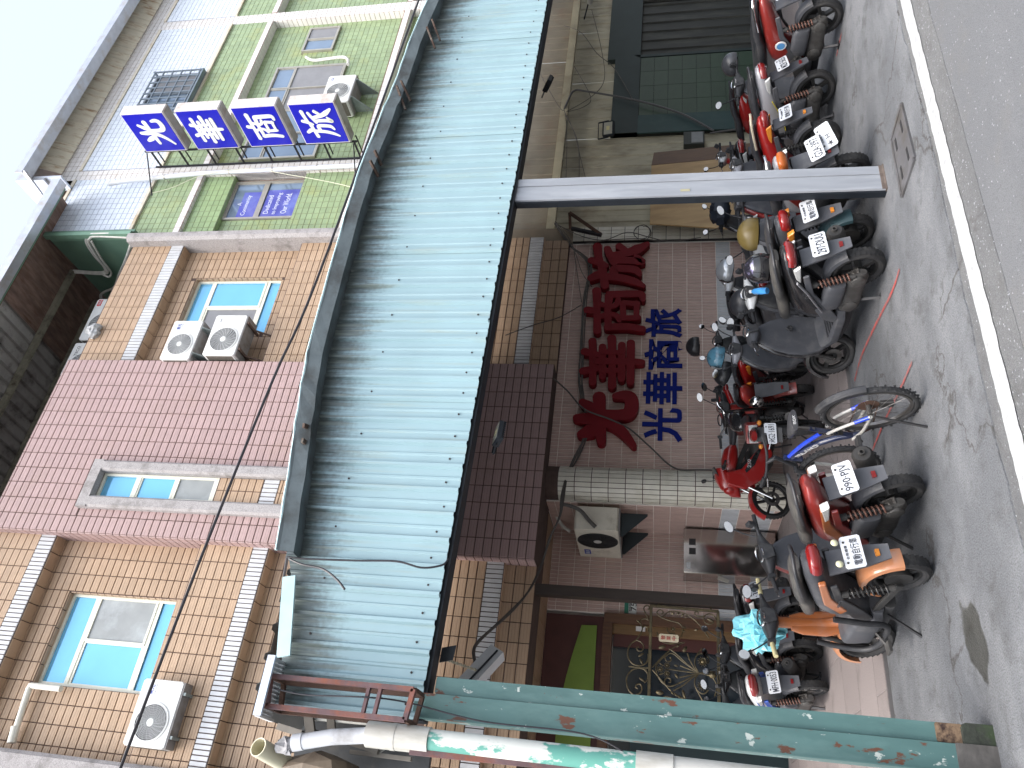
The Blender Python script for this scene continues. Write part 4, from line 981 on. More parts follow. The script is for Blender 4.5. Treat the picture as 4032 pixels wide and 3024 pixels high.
# drain pipe beside the green posts
dp = empty('drain_pipe', (.5, 4.74, 0), label='fat white drain pipe with flaking green paint beside the green post', cat='pipe')
DL = Vector((.5, 4.74, 0))
PAINTED = mat('flaking_green_pvc', (.60, .62, .58), .45, 0, .08, 3, .1, 30); peel(PAINTED, (.10, .30, .25), .50, 3.2, (1.6, 1.6, .8)); peel(PAINTED, (.62, .63, .6), .64, 9, (2, 2, .7))
OLDPVC = mat('weathered_pvc', (.48, .48, .45), .55, 0, .12, 4, .1, 30, (.33, .32, .28), .45, 3, stretch=(2, 2, .6)); CREAMP = mat('cream_pvc', (.60, .57, .42), .4, 0, .1, 4)
GREYP = mat('grey_pvc', (.50, .52, .55), .4, 0, .1, 4, 0, 60, (.3, .3, .3), .3, 5)
def hollow(mb, a, b, r, t=.006, seg=20):
    a, b = Vector(a), Vector(b); d = (b - a); L = d.length; q_ = d.to_track_quat('Z', 'Y').to_matrix()
    k = len(mb.v); mb.lathe([(0, r), (L, r), (L, r - t), (0, r - t)], (0, 0, 0), 'z', seg)
    for i in range(k, len(mb.v)): mb.v[i] = tuple(a + q_ @ Vector(mb.v[i]))
    return mb
part(MB().tube([(.455, 4.74, .0), (.468, 4.74, 1.78)], .066, 20), 'lower_pipe', OLDPVC, dp, DL, smooth=True)
part(MB().tube([(.4675, 4.74, 1.72), (.4695, 4.74, 1.92)], .073, 20), 'coupling', OLDPVC, dp, DL, smooth=True)
part(MB().tube([(.468, 4.74, 1.80), (.478, 4.74, 3.2)], .064, 20), 'painted_pipe', PAINTED, dp, DL, smooth=True)
part(MB().tube([(.4775, 4.74, 3.10), (.478, 4.74, 3.48)], .073, 20).tube([(.4776, 4.74, 3.30), (.4778, 4.74, 3.33)], .075, 20), 'coupling', OLDPVC, dp, DL, smooth=True)
part(MB().tube([(.478, 4.74, 3.42), (.44, 4.74, 3.70), (.385, 4.74, 3.93)], .045, 18).tube([(.40, 4.74, 3.87), (.386, 4.74, 3.93)], .049, 18), 'offset_pipe', GREYP, dp, DL, smooth=True)
e0, e1 = W(1120, 3000, Y=4.95), W(1016, 2941, Y=4.70)
part(hollow(MB(), e0, e1, .054), 'elbow_pipe', CREAMP, dp, DL, smooth=True)
lump = MB().sphere(tuple(W(1130, 2935, Y=4.75)), (.05, .05, .06), 10, 7)
for i in range(len(lump.v)): v = Vector(lump.v[i]); lump.v[i] = tuple(v + Vector((rs.uniform(-.015, .015), rs.uniform(-.015, .015), rs.uniform(-.02, .02))))
part(lump, 'wrapping', mat('grey_tape', (.23, .23, .24), .6, 0, .3, 30, .4, 40), dp, DL)

# old rusty box-sign frame at the canopy's end
rf = empty('steel_cage', (.65, 4.65, 3.2), label='bare rusty steel cage fixed to the left end of the canopy', cat='cage'); FL = Vector((.65, 4.65, 3.2))
RUSTP = mat('rust_purple_primer', (.12, .075, .08), .8, .1, .25, 9, .2, 50, (.23, .075, .04), .5, 5)
co = [W(1066, 2662, Y=4.62), W(1630, 2715, Y=4.62), W(1595, 2835, Y=4.62), W(1050, 2780, Y=4.62)]
bk = [c + Vector((0, .2, 0)) for c in co]
for i in range(4):
    j = (i + 1) % 4
    part(MB().bar(co[i], co[j], .028, .035, (0, 1, 0)), 'front_bar', RUSTP, rf, FL); part(MB().bar(bk[i], bk[j], .025, .03, (0, 1, 0)), 'rear_bar', RUST, rf, FL); part(MB().bar(co[i], bk[i], .025), 'spacer_bar', RUST, rf, FL)
for f in (.70, .78):
    part(MB().bar(co[0].lerp(co[1], f), co[3].lerp(co[2], f), .02, .03, (0, 1, 0)), 'cross_bar', RUSTP, rf, FL)
# small ribbed metal tray above the frame
ty = empty('metal_tray', tuple(W(1075, 2710, Y=4.7)), label='bent white metal tray lying on top of the rusty frame', cat='tray'); TL = Vector(ty.location)
q4 = [W(1013, 2816, Y=4.55), W(1073, 2580, Y=4.55), W(1128, 2608, Y=4.9), W(1070, 2838, Y=4.9)]
mb = MB(); NR = 14
for i in range(NR):
    f0, f1 = i / NR, (i + .55) / NR
    for g0, g1, dz in ((f0, f1, 0), (f1, (i + 1) / NR, .008)):
        A_, B_ = q4[0].lerp(q4[1], g0), q4[0].lerp(q4[1], g1); C_, D_ = q4[3].lerp(q4[2], g0), q4[3].lerp(q4[2], g1); up = Vector((0, 0, dz))
        mb.quad(A_ + up, B_ + up, D_ + up, C_ + up)
part(mb, 'ribbed_sheet', mat('grey_white_tray', (.42, .44, .46), .4, .3), ty, TL)
part(MB().bar(q4[0], q4[1], .02, .05), 'front_edge', mat('pale_blue_metal', (.55, .62, .72), .35, .3, .1, 6, 0, 60, (.25, .12, .06), .25, 8), ty, TL)
part(MB().bar(q4[0], q4[3], .015, .03), 'side_edge', mat('white_edge', (.62, .62, .62), .4), ty, TL)
# dark lean-to next door: sheets, battens and a brown tarpaulin bundle
lt = empty('lean_to', (.2, 5.3, 3.3), label='dark tangle of sheets and battens of the lean-to left of the canopy', cat='shelter'); LTL = Vector((.2, 5.3, 3.3))
DKS = mat('dark_grey_sheet', (.05, .055, .06), .7, .1, .25, 5, .15, 30, (.09, .09, .085), .4, 4); BAT = mat('grey_batten', (.14, .13, .115), .8, 0, .25, 8)
part(MB().prism([(.05, 3.25), (.60, 3.25), (.60, 4.12), (.48, 4.2), (.2, 4.15), (.05, 3.95)], 5.35, 5.39, 'xz'), 'sheet', DKS, lt, LTL)
part(MB().prism([(-1, 3.45), (.2, 3.45), (.3, 3.9), (-.2, 4.05), (-1, 4.0)], 5.42, 5.46, 'xz'), 'sheet', GREENP, lt, LTL)
for a, b, w in (((1210, 2765), (1225, 2900), .06), ((1300, 2770), (1310, 2930), .05), ((1410, 2775), (1480, 2880), .035), ((1205, 2870), (1490, 2960), .03), ((1470, 2930), (1660, 2940), .03), ((1490, 2960), (1610, 2880), .02), ((1380, 2960), (1620, 2990), .025), ((1095, 2860), (1190, 2890), .04), ((1230, 2810), (1560, 2850), .022), ((1235, 2830), (1600, 2862), .02)):
    part(MB().bar(W(*a, Y=5.2), W(*b, Y=5.15), w, .03, (0, 1, 0)), 'batten', BAT if w > .021 else COND, lt, LTL)
tp = [W(x_, y, Y=4.98) for x_, y in ((1095, 3024), (1120, 2985), (1265, 2955), (1360, 3000), (1372, 3040), (1200, 3080))]
tc_ = sum(tp, Vector()) / 6 + Vector((0, -.12, .02))
mb = MB(); ring2 = [p + Vector((0, .25, 0)) for p in tp]; mid = [p.lerp(tc_, .35) + Vector((rs.uniform(-.015, .015), -.05, rs.uniform(-.02, .02))) for p in tp]
mb.add([tc_] + mid + tp + ring2, [(0, 1 + i, 1 + (i + 1) % 6) for i in range(6)] + [(1 + i, 7 + i, 7 + (i + 1) % 6, 1 + (i + 1) % 6) for i in range(6)] + [(7 + i, 13 + i, 13 + (i + 1) % 6, 7 + (i + 1) % 6) for i in range(6)])
o = mb.build('tarpaulin', mat('brown_tarpaulin', (.16, .125, .09), .55, 0, .2, 7, .5, 12, (.1, .075, .055), .45, 5)); tag(o, 'brown tarpaulin bundle behind the white drain pipe', 'tarpaulin')
o = MB().bar(W(1615, 2955, Y=4.72), W(2350, 3030, Y=4.72), .045, .03, (0, 1, 0)).build('rusty_strip', RUSTP); tag(o, 'rusty peeling metal strip left of the drain pipe', 'metal strip')

# ================================================================ raised lettering on the front wall
RED3 = mat('red_raised_letter', (.165, .009, .015), .5, 0, .12, 4, 0, 60, (.17, .010, .016), .4, 3, spec=.15); BLUE3 = mat('blue_flat_letter', (.004, .014, .17), .5, 0, .1, 4, spec=.1)
EN = {'光': 'light', '華': 'splendour', '商': 'trade', '旅': 'travel'}
NUM = ('first', 'second', 'third', 'last')
for i, (ch, cx, cz) in enumerate((('光', 5.95, 2.69), ('華', 7.03, 2.63), ('商', 8.08, 2.63), ('旅', 9.10, 2.61))):
    o = glyph_mesh(ch, .97, .12, 1.48 if ch in '光旅' else 1.22).build('red_letter', RED3, loc=(cx, YL - .02, cz), fix=False)
    tag(o, '%s of the four thick red characters on the tiled wall, reading %s' % (NUM[i], ch), 'letter', 'raised red characters')
for i, (ch, cx) in enumerate(zip('光華商旅', (5.925, 6.60, 7.255, 7.90))):
    o = lettering(ch, BLUE3, .60, .62, None, frame((cx, YL - .022, 1.815), (1, 0, 0), (0, 0, 1)), 'blue_letter', .012, .022)
    tag(o, '%s of the four flat blue characters below the red ones, reading %s' % (NUM[i], ch), 'letter', 'flat blue characters')

# ================================================================ entrance
ent = empty('entrance_door', (2.4, 12.15, 0), label='dark entrance doorway with wide brown wooden frame behind the iron gate', cat='door'); EL = Vector((2.4, 12.15, 0))
WOOD = mat('brown_door_wood', (.115, .058, .032), .5, 0, .2, 5, .1, 40, (.08, .04, .025), .45, 4, stretch=(6, 6, .8)); MAROON = mat('maroon_panel', (.075, .026, .022), .5, 0, .15, 5)
DKG = mat('dark_door_glass', (.012, .018, .024), .08, 0, .1, 3, spec=.6)
part(MB().box(3.12, 3.27, 12.02, 12.2, .045, 2.65), 'jamb', WOOD, ent, EL); part(MB().box(.5, 3.12, 12.02, 12.2, 2.52, 2.66), 'lintel', WOOD, ent, EL)
part(MB().box(2.98, 3.12, 12.08, 12.2, .045, 2.52), 'inner_jamb', mat('ochre_wood', (.17, .10, .045), .5, 0, .2, 6, stretch=(6, 6, .8)), ent, EL)
part(MB().box(2.80, 2.98, 12.12, 12.2, .045, 2.50), 'door_stile', MAROON, ent, EL)
part(MB().box(.5, 2.80, 12.16, 12.2, .045, 2.50), 'door_glass', DKG, ent, EL)
part(MB().box(1.0, 1.75, 12.145, 12.158, .045, 2.2), 'inner_panel', mat('dark_teal_panel', (.012, .025, .028), .4), ent, EL)
part(MB().box(.5, 3.22, 12.10, 12.2, 2.66, 3.55), 'transom_panel', MAROON, ent, EL)
arc = [(3.07, 2.755), (3.06, 2.99)] + [(3.06 - t * 1.9, 2.99 + .27 * sin(t * pi / 2 * 1.15)) for t in (.12, .25, .4, .55, .7, .85, 1.0)] + [(1.16, 2.755)]
part(MB().prism(arc, 12.06, 12.10, 'xz'), 'lime_panel', mat('lime_green_board', (.17, .26, .045), .45, 0, .08, 4), ent, EL)
o = MB().box(3.10, 3.25, 10.70, 10.84, .045, 3.55).build('dark_pole', mat('dark_stained_post', (.035, .026, .022), .5, 0, .2, 8, stretch=(4, 4, .5))); tag(o, 'dark square post carrying the iron gate hinges', 'post')
# house number
hn = empty('house_number', (3.40, 12.09, 2.255), label='white and green enamel house number plate reading 75', cat='number plate'); hl = Vector(hn.location)
part(MB().box(3.29, 3.51, 12.075, 12.09, 2.16, 2.35), 'plate', mat('enamel_white', (.62, .64, .62), .3), hn, hl); HG = mat('enamel_green', (.02, .16, .10), .35)
part(MB().box(3.292, 3.508, 12.072, 12.0745, 2.285, 2.348), 'green_band', HG, hn, hl)
INK = mat('black_ink', (.015, .015, .018), .5)
lettering('75', INK, .13, .085, hn, frame(Vector((3.40, 12.072, 2.205)) - hl, (1, 0, 0), (0, 0, 1)), depth=.003); lettering('嘉新西路', INK, .15, .025, hn, frame(Vector((3.40, 12.072, 2.265)) - hl, (1, 0, 0), (0, 0, 1)), depth=.003)
# stainless cabinet against the side wall
SST = mat('stainless_mirror', (.45, .42, .40), .12, .95, .08, 3)
cb = empty('steel_cabinet', (4.2, 11.9, .045), label='tall stainless steel cabinet standing by the entrance side wall', cat='cabinet'); cl = Vector(cb.location)
part(MB().cbox(3.86, 4.56, 11.66, 12.09, .10, 1.46, .006), 'body', SST, cb, cl); part(MB().box(3.850, 3.872, 11.648, 11.67, .10, 1.46), 'corner_strip', mat('bright_strip', (.8, .76, .68), .15, 1.0), cb, cl)
part(MB().box(4.30, 4.40, 11.652, 11.659, 1.28, 1.38).box(4.15, 4.25, 11.652, 11.659, 1.28, 1.38), 'vent', FANB, cb, cl); part(MB().bar((3.84, 11.75, .95), (3.78, 11.75, .80), .03, .05), 'handle', ALU, cb, cl)
part(MB().box(3.92, 4.02, 11.652, 11.6595, 1.36, 1.42), 'label', LBL_G, cb, cl)

# wrought iron gate
gt = empty('iron_gate', (3.05, 10.78, .9), label='bronze wrought iron gate with scrolls and sunflowers in front of the door', cat='gate'); GL = Vector(gt.location)
BRZ = mat('bronze_iron', (.095, .078, .047), .42, .5, .25, 12, .2, 60, (.18, .145, .075), .38, 10)
def gp_(a, b, Y=10.78): return W(2380 + a / 3.457, 2300 + b / 3.457, Y=Y)
def gcurve(name, pts, r, n=6): part(MB().tube(crom([gp_(*p) for p in pts], n), r, 6), name, BRZ, gt, GL, smooth=True)
for nm, a, b, w in (('top_rail', (637, 280), (595, 1950), .04), ('bottom_rail', (1545, 370), (1565, 1960), .04), ('stile', (637, 295), (1555, 372), .035)): part(MB().bar(gp_(*a), gp_(*b), w, .04, (0, 1, 0)), nm, BRZ, gt, GL, bevel=.006)
for c in ([(735, 215), (738, 285)], [(1447, 262), (1448, 340)]): part(MB().tube([gp_(*c[0]), gp_(*c[1])], .012, 8).sphere(gp_((c[0][0] + c[1][0]) / 2, (c[0][1] + c[1][1]) / 2), .02, 8, 6), 'hinge', BRZ, gt, GL)
mirror = lambda pts: [(a - 40 * (2310 - 2 * b) / 1160 * 0, 2310 - b) for a, b in pts]
top_sc = [[(605, 480), (560, 400), (535, 330), (565, 292), (605, 300), (610, 335), (585, 340)],
          [(600, 490), (560, 470), (500, 480), (485, 520), (505, 560), (515, 610), (490, 680), (430, 760), (360, 810), (320, 900), (325, 1000), (380, 1080), (470, 1110), (560, 1080), (595, 1010), (590, 950)],
          [(430, 760), (500, 790), (535, 850), (510, 905), (460, 905), (440, 870), (465, 850)], [(600, 650), (590, 600), (550, 575), (520, 590)],
          [(560, 1160), (590, 1220), (585, 1300), (540, 1340)], [(470, 1140), (380, 1165), (315, 1240), (300, 1330), (330, 1440), (400, 1510), (470, 1560)], [(470, 1140), (540, 1160), (580, 1210)],
          [(400, 1510), (470, 1490), (510, 1430), (490, 1365), (440, 1365), (425, 1400), (455, 1420)], [(330, 1118), (480, 1135), (600, 1140)]]
for c in top_sc: gcurve('scroll', c, .010, 4)
inner = [[(650, 1135), (720, 1060), (830, 950), (960, 850), (1090, 790)], [(650, 1165), (720, 1240), (830, 1370), (900, 1450)], [(700, 1160), (720, 1080), (850, 960), (940, 950), (1060, 1050), (1270, 1200)],
         [(700, 1160), (730, 1260), (800, 1350), (900, 1390), (1050, 1330), (1270, 1220)], [(880, 880), (980, 950), (1120, 1080), (1270, 1195)], [(1130, 940), (1160, 1030), (1230, 1150), (1280, 1200)],
         [(900, 1160), (1100, 1190), (1290, 1210)], [(1030, 1110), (1160, 1160), (1280, 1205)], [(1020, 1270), (1150, 1240), (1280, 1215)], [(940, 1450), (1080, 1370), (1200, 1270), (1290, 1220)],
         [(860, 960), (825, 990), (840, 1040), (885, 1055), (910, 1020), (890, 995)], [(830, 1370), (820, 1310), (850, 1275), (895, 1290), (900, 1330), (870, 1335)],
         [(1290, 1205), (1380, 1205), (1450, 1190), (1520, 1200)], [(1290, 1215), (1370, 1225), (1450, 1260), (1500, 1310), (1530, 1400), (1500, 1530)], [(1280, 1200), (1235, 1110), (1235, 1010), (1290, 950), (1360, 955), (1415, 1010), (1410, 1080)],
         [(1280, 1220), (1230, 1300), (1235, 1390), (1290, 1470), (1360, 1490), (1415, 1440)], [(1240, 990), (1330, 870)], [(1250, 1430), (1350, 1610)],
         [(790, 460), (730, 420), (715, 380), (750, 350), (795, 370), (790, 405), (765, 400)], [(770, 465), (870, 380), (990, 375), (1150, 430), (1300, 560), (1420, 730)], [(790, 460), (900, 500), (1010, 530), (1070, 600), (1060, 670), (1040, 720)],
         [(1350, 440), (1270, 440), (1230, 410), (1240, 375), (1280, 385), (1270, 405)], [(1350, 440), (1420, 405), (1490, 430), (1525, 490)], [(1350, 440), (1370, 520), (1430, 545), (1490, 520)],
         [(715, 650), (740, 730), (800, 790), (900, 810), (1060, 790)], [(850, 590), (860, 640), (900, 670), (960, 670)], [(760, 1570), (830, 1530), (950, 1560), (1100, 1620)], [(750, 1075), (800, 1110)], [(820, 1165), (900, 1160)], [(750, 1230), (800, 1215)]]
for c in inner: gcurve('scroll', c, .009, 4)
def flower(a, b, r, n, name='sunflower'):
    c = gp_(a, b, 10.765) - GL; mb = MB()
    for k in range(n):
        t = 2 * pi * k / n; d = Vector((cos(t), 0, sin(t))); e = Vector((-sin(t), 0, cos(t)))
        mb.add([c + d * r * .35 + e * r * .16 + Vector((0, -.012, 0)), c + d * r * .35 - e * r * .16 + Vector((0, -.012, 0)), c + d * r + Vector((0, .004, 0)), c + d * r * .65 + Vector((0, -.025, 0))], [(0, 1, 3), (1, 2, 3), (2, 0, 3), (0, 1, 2)])
    mb.sphere(c + Vector((0, -.015, 0)), (r * .36, r * .25, r * .36), 10, 6)
    mb.build(name, BRZ, gt, smooth=30)
for a, b, r, n in ((1340, 1055, .075, 13), (1335, 1385, .075, 13), (760, 1158, .052, 12), (853, 1105, .05, 12), (850, 1220, .05, 12), (935, 612, .05, 7)): flower(a, b, r, n)
def bud(a, b, ang, L, w):
    c = gp_(a, b, 10.77) - GL; d = Vector((cos(ang), 0, sin(ang))); rot = d.to_track_quat('Z', 'Y').to_matrix()
    MB().sphere(c, (w, w, L), 8, 8, rot=rot).build('bud', BRZ, gt, smooth=True)
for a, b, an, L, w in ((785, 855, 1.9, .05, .028), (1095, 885, 2.6, .045, .026), (750, 1475, 1.5, .05, .03), (980, 1250, .6, .035, .016), (975, 1110, 1.3, .03, .014), (500, 1050, .5, .04, .016), (500, 960, 2.2, .045, .016), (510, 1300, 1.0, .045, .016), (460, 505, .8, .03, .014), (1440, 490, 1.2, .05, .022), (1080, 1500, .3, .06, .02), (1470, 1240, 1.5, .05, .04)): bud(a, b, an, L, w)
# leaves: pairs of thin pointed blades along the long scrolls
for (a, b), ang, L in (((930, 400), -1.2, .07), ((1000, 405), -1.0, .07), ((1060, 425), -.9, .07), ((1110, 445), -.8, .06), ((1090, 590), -1.9, .07), ((1075, 640), -2.0, .07), ((1250, 620), -1.3, .08), ((920, 1480), -2.4, .07), ((970, 1505), -2.3, .08), ((1020, 1535), -2.2, .08), ((1070, 1560), -2.2, .08), ((740, 700), 2.2, .07), ((1000, 840), 2.6, .07)):
    c = gp_(a, b, 10.77) - GL; d = Vector((cos(ang), 0, sin(ang))); e = Vector((-d.z, 0, d.x))
    MB().add([c - d * L / 2, c + e * L * .22 + Vector((0, -.012, 0)), c + d * L / 2, c - e * L * .22 + Vector((0, -.012, 0)), c + Vector((0, -.02, 0)), c + Vector((0, .006, 0))], [(0, 1, 4), (1, 2, 4), (2, 3, 4), (3, 0, 4), (0, 1, 5), (1, 2, 5), (2, 3, 5), (3, 0, 5)]).build('leaf', BRZ, gt)
# hanging OPEN tag on the gate
ot = empty('open_sign', tuple(gp_(875, 735, 10.74)), label='small cream tag with red characters hanging on the iron gate', cat='sign'); oc = Vector(ot.location)
TAGM = mat('cream_tag', (.62, .55, .40), .5); TAGR = mat('tag_red', (.40, .03, .03), .5)
a, b = gp_(765, 735, 10.74), gp_(985, 735, 10.74)
part(MB().cbox(oc.x - .05, oc.x + .05, 10.735, 10.745, oc.z - .13, oc.z + .13, .015), 'tag_board', TAGM, ot, oc)
for k, ch in enumerate('營業中'): lettering(ch, TAGR, .055, .055, ot, frame((0, -.0065, .075 - .072 * k), (1, 0, 0), (0, 0, 1)), depth=.002)
o = MB().box(3.02, 3.09, 12.008, 12.0195, 2.02, 2.16).build('door_sticker', mat('sticker_white', (.62, .6, .58), .5)); tag(o, 'small white notice sticker on the door jamb', 'sticker')

# ================================================================ cream metal wall, green shuttered shop front (right, under the canopy)
cw = empty('metal_wall', (10, 10.9, 0), label='cream ribbed metal wall between the lettered wall and the green shop front', cat='wall'); WL = Vector((10, 10.9, 0))
CREAM = mat('cream_ribbed_metal', (.47, .44, .33), .5, 0, .12, 2, 0, 60, (.24, .21, .15), .45, 1.3, stretch=(1.5, 1, .6)); TANP = mat('tan_upper_panel', (.15, .135, .105), .6, 0, .15, 3, 0, 60, (.14, .11, .08), .4, 2)
def ribbed(x0, x1, z0, z1, y, m, pitch=.30, amp=.02, name='wall_sheet'):
    xx = x0
    while xx < x1 - .05:
        xe = min(xx + 3 * pitch, x1); mb = MB(); prof = []; t = xx
        while t < xe - .02:
            prof += [(t, 0), (t + .02, -amp), (t + .05, -amp), (t + .07, 0), (t + pitch * .6, 0), (t + pitch * .63, -.006), (t + pitch * .68, 0)]; t += pitch
        prof.append((xe, 0)); prof = [(min(a, xe), b) for a, b in prof]; n = len(prof); yy = y + rs.uniform(0, .006)
        mb.add([(a, yy + b, z0) for a, b in prof] + [(a, yy + b, z1) for a, b in prof], [(i, i + 1, n + i + 1, n + i) for i in range(n - 1)])
        part(mb, name, m, cw, WL); xx += 3 * pitch
ribbed(10.05, 12.70, 0.0, 4.0, 10.92, CREAM); ribbed(12.70, 19.5, 2.92, 4.0, 10.92, CREAM); ribbed(9.93, 19.5, 4.0, 5.2, 10.95, TANP, .45, .012, 'upper_sheet')
part(MB().box(10.1, 19.5, 10.78, 10.95, 3.88, 4.04), 'ledge_beam', mat('cream_beam', (.42, .39, .28), .5, 0, .15, 3, 0, 60, (.27, .22, .15), .4, 2), cw, WL)
part(MB().bar((11.95, 10.80, 3.88), (13.3, 10.80, 3.88), .02, .05), 'conduit_rail', BEAM, cw, WL)
# white tiled pilaster
pl = empty('tiled_pilaster', (9.9, 10.8, 0), label='narrow white tiled pilaster with dark joints right of the lettered wall', cat='pilaster'); PL = Vector((9.9, 10.8, 0))
part(MB().box(9.74, 10.08, 10.76, 11.2, 0, 3.55), 'core', mat('black_joint', (.02, .02, .02), .9), pl, PL)
me = {}
for i in range(4):
    for j in range(14):
        if (i, j) == (99, 99): continue
        if 'm' not in me: me['m'] = MB().box(-.038, .038, -.01, 0, -.12, .12).mesh('tile', T_CREAM)
        link_mesh('tile', me['m'], pl, Vector((9.785 + i * .0845, 10.76, .17 + j * .25)) - PL)
# green shop front
gs = empty('shop_front', (12.7, 10.8, 0), label='dark green tiled shop front with a grey roller shutter', cat='shop front'); GSL = Vector((12.7, 10.8, 0))
DGT = tile_mat('dark_green_wall_tile', (.035, .062, .038), 0, rnd=.10, rough=.35, dirt=(.028, .045, .035), damt=.4); DGP = mat('dark_green_paint', (.022, .036, .034), .55, 0, .15, 3, .1, 30)
part(MB().box(12.70, 15.10, 10.82, 11.2, 0, 2.90), 'wall', mat('dark_joint', (.018, .022, .018), .9), gs, GSL); part(MB().box(15.10, 19.5, 10.80, 11.2, 2.40, 3.12).box(12.70, 15.1, 10.80, 11.2, 2.40, 2.95), 'lintel', DGP, gs, GSL)
part(MB().box(12.66, 13.2, 10.79, 10.82, 0, 2.4), 'edge_board', mat('teal_paint', (.018, .05, .048), .5, 0, .15, 3, .1, 30, (.03, .06, .055), .4, 3), gs, GSL)
for j in range(8):
    for i in range(4):
        x0 = 13.2 + .475 * i; 
        if 'g' not in me: me['g'] = MB().box(.004, .471, -.01, 0, .004, .291).mesh('tile', DGT)
        link_mesh('tile', me['g'], gs, Vector((x0, 10.82, .03 + j * .295)) - GSL)
SHUT = mat('grey_shutter', (.042, .043, .038), .5, .3, .15, 3, 0, 60, (.075, .075, .062), .4, 2, stretch=(3, 1, .6))
sl = MB().box(0, 4.4, -.012, .012, .01, .085).mesh('shutter_slat', SHUT)
mb = MB(); prof = []; t = 15.12
while t < 19.4: prof += [(t, 0), (t + .05, .0), (t + .07, -.03), (t + .14, -.03), (t + .16, 0)]; t += .33
n = len(prof); mb.add([(a, 10.93 + b, 0) for a, b in prof] + [(a, 10.93 + b, 2.42) for a, b in prof], [(i, i + 1, n + i + 1, n + i) for i in range(n - 1)])
part(mb, 'roller_shutter', SHUT, gs, GSL)
part(MB().box(17.3, 17.5, 10.85, 10.92, 0, 2.42), 'shutter_rail', mat('pale_rail', (.2, .2, .18), .5, .3), gs, GSL)
part(MB().prism([(15.12, 2.42), (15.2, 2.55), (15.2, 0), (15.12, 0)], 10.8, 10.93, 'xz'), 'shutter_guide', DGP, gs, GSL)

# plywood boards leaning against the metal wall
PLY = mat('plywood', (.46, .31, .155), .55, 0, .16, 3, .08, 60, (.38, .245, .12), .45, 2.5, stretch=(3, 1, .5)); BRW = mat('brown_board', (.13, .068, .034), .5, 0, .2, 4, .08, 40, (.1, .05, .028), .4, 3, stretch=(6, 6, .6))
def lean(name, pts, t, m, label, cat):
    mb = MB(); n = len(pts); d = Vector((0, t, 0)); mb.add(list(pts) + [p + d for p in pts], [tuple(range(n)), tuple(range(2 * n - 1, n - 1, -1))] + [(i, (i + 1) % n, n + (i + 1) % n, n + i) for i in range(n)])
    return tag(mb.build(name, m), label, cat)
lean('plywood_board', [Vector((9.42, 10.25, .05)), Vector((11.28, 10.25, .05)), Vector((11.45, 10.55, 2.09)), Vector((9.95, 10.55, 2.09))], .03, PLY, 'large pale plywood board leaning on the cream metal wall', 'board')
lean('brown_door_leaf', [Vector((11.32, 10.28, .05)), Vector((11.75, 10.36, .05)), Vector((11.88, 10.62, 2.05)), Vector((11.47, 10.56, 2.09))], .05, BRW, 'narrow brown wooden board beside the pale plywood', 'board')
# meter box
mbx = empty('meter_box', (12.38, 10.85, 1.28), label='grey meter box on the cream wall above the brown board', cat='meter box')
MB().cbox(-.18, .18, -.12, 0, -.2, .2, .01).build('box', mat('dark_box', (.05, .055, .05), .6), mbx); MB().box(-.15, .15, -.13, -.121, -.17, .05).build('lid', mat('grey_lid', (.24, .25, .25), .5), mbx)
# flood lights and camera
FL_G = mat('floodlight_glass', (.42, .42, .36), .2, 0, .1); LEDY = mat('led_yellow', (.6, .55, .3), .3)
def flood(loc, rot, label, face=True, s=1.0):
    r = empty('flood_light', loc, 0, label, 'flood light', 'flood lights', rot)
    MB().cbox(-.15 * s, .15 * s, -.03 * s, .03 * s, -.11 * s, .11 * s, .015).build('housing', NAVY, r, bevel=.005)
    fins = MB()
    for i in range(9): fins.box((-.13 + .0325 * i) * s - .004, (-.13 + .0325 * i) * s + .004, .03 * s, .055 * s, -.1 * s, .1 * s)
    fins.build('cooling_fins', NAVY, r); MB().box(-.12 * s, .12 * s, -.034 * s, -.0305 * s, -.08 * s, .08 * s).build('glass', FL_G, r); MB().box(-.04 * s, .04 * s, -.038 * s, -.0345 * s, -.03 * s, .03 * s).build('lamp_chip', LEDY, r)
    MB().bar((-.165 * s, 0, 0), (-.165 * s, .02, .2 * s), .008, .03).bar((.165 * s, 0, 0), (.165 * s, .02, .2 * s), .008, .03).bar((-.165 * s, .02, .2 * s), (.165 * s, .02, .2 * s), .03, .008).build('yoke', NAVY, r)
    return r
flood((2.72, 5.16, 3.05), (rad(-62), 0, rad(12)), 'black flood light under the canopy edge in front of the pink pier', s=.62)
flood((13.75, 10.3, 4.28), (rad(-58), 0, rad(20)), 'dark flood light high on the cream metal wall near the canopy edge', s=1.25)
flood((12.72, 10.70, 2.98), (rad(-12), 0, rad(-20)), 'flood light with yellow lamp chip beside the green shop front', s=1.1)
cc = empty('security_camera', (16.8, 10.5, 3.6), label='small white security camera on the wall at the far right', cat='camera'); MB().tube([(0, -.28, -.06), (0, 0, 0)], .065, 12).build('camera_body', WHITE_E, cc, True); MB().lathe([(-.284, .001), (-.284, .05)], (0, 0, -.06), 'y', 14, False).build('lens', FANB, cc); MB().bar((0, -.1, 0), (.02, .4, .16), .03).build('arm', NAVY, cc)
# rusty angle bracket at the top of the pilaster
rb = empty('angle_bracket', (9.8, 10.6, 3.2), label='rusty triangular steel bracket at the top of the white pilaster', cat='bracket'); rbl = Vector(rb.location)
a, b, c = W(2243, 838, Y=10.45), W(2250, 900, Y=10.6), W(2368, 925, Y=10.6)
part(MB().bar(a, c, .06, .05), 'diagonal', RUST, rb, rbl); part(MB().bar(a, b + Vector((0, 0, .02)), .05, .05), 'top_arm', RUST, rb, rbl); part(MB().bar(b, c, .07, .05), 'base_arm', S_FRAME, rb, rbl)
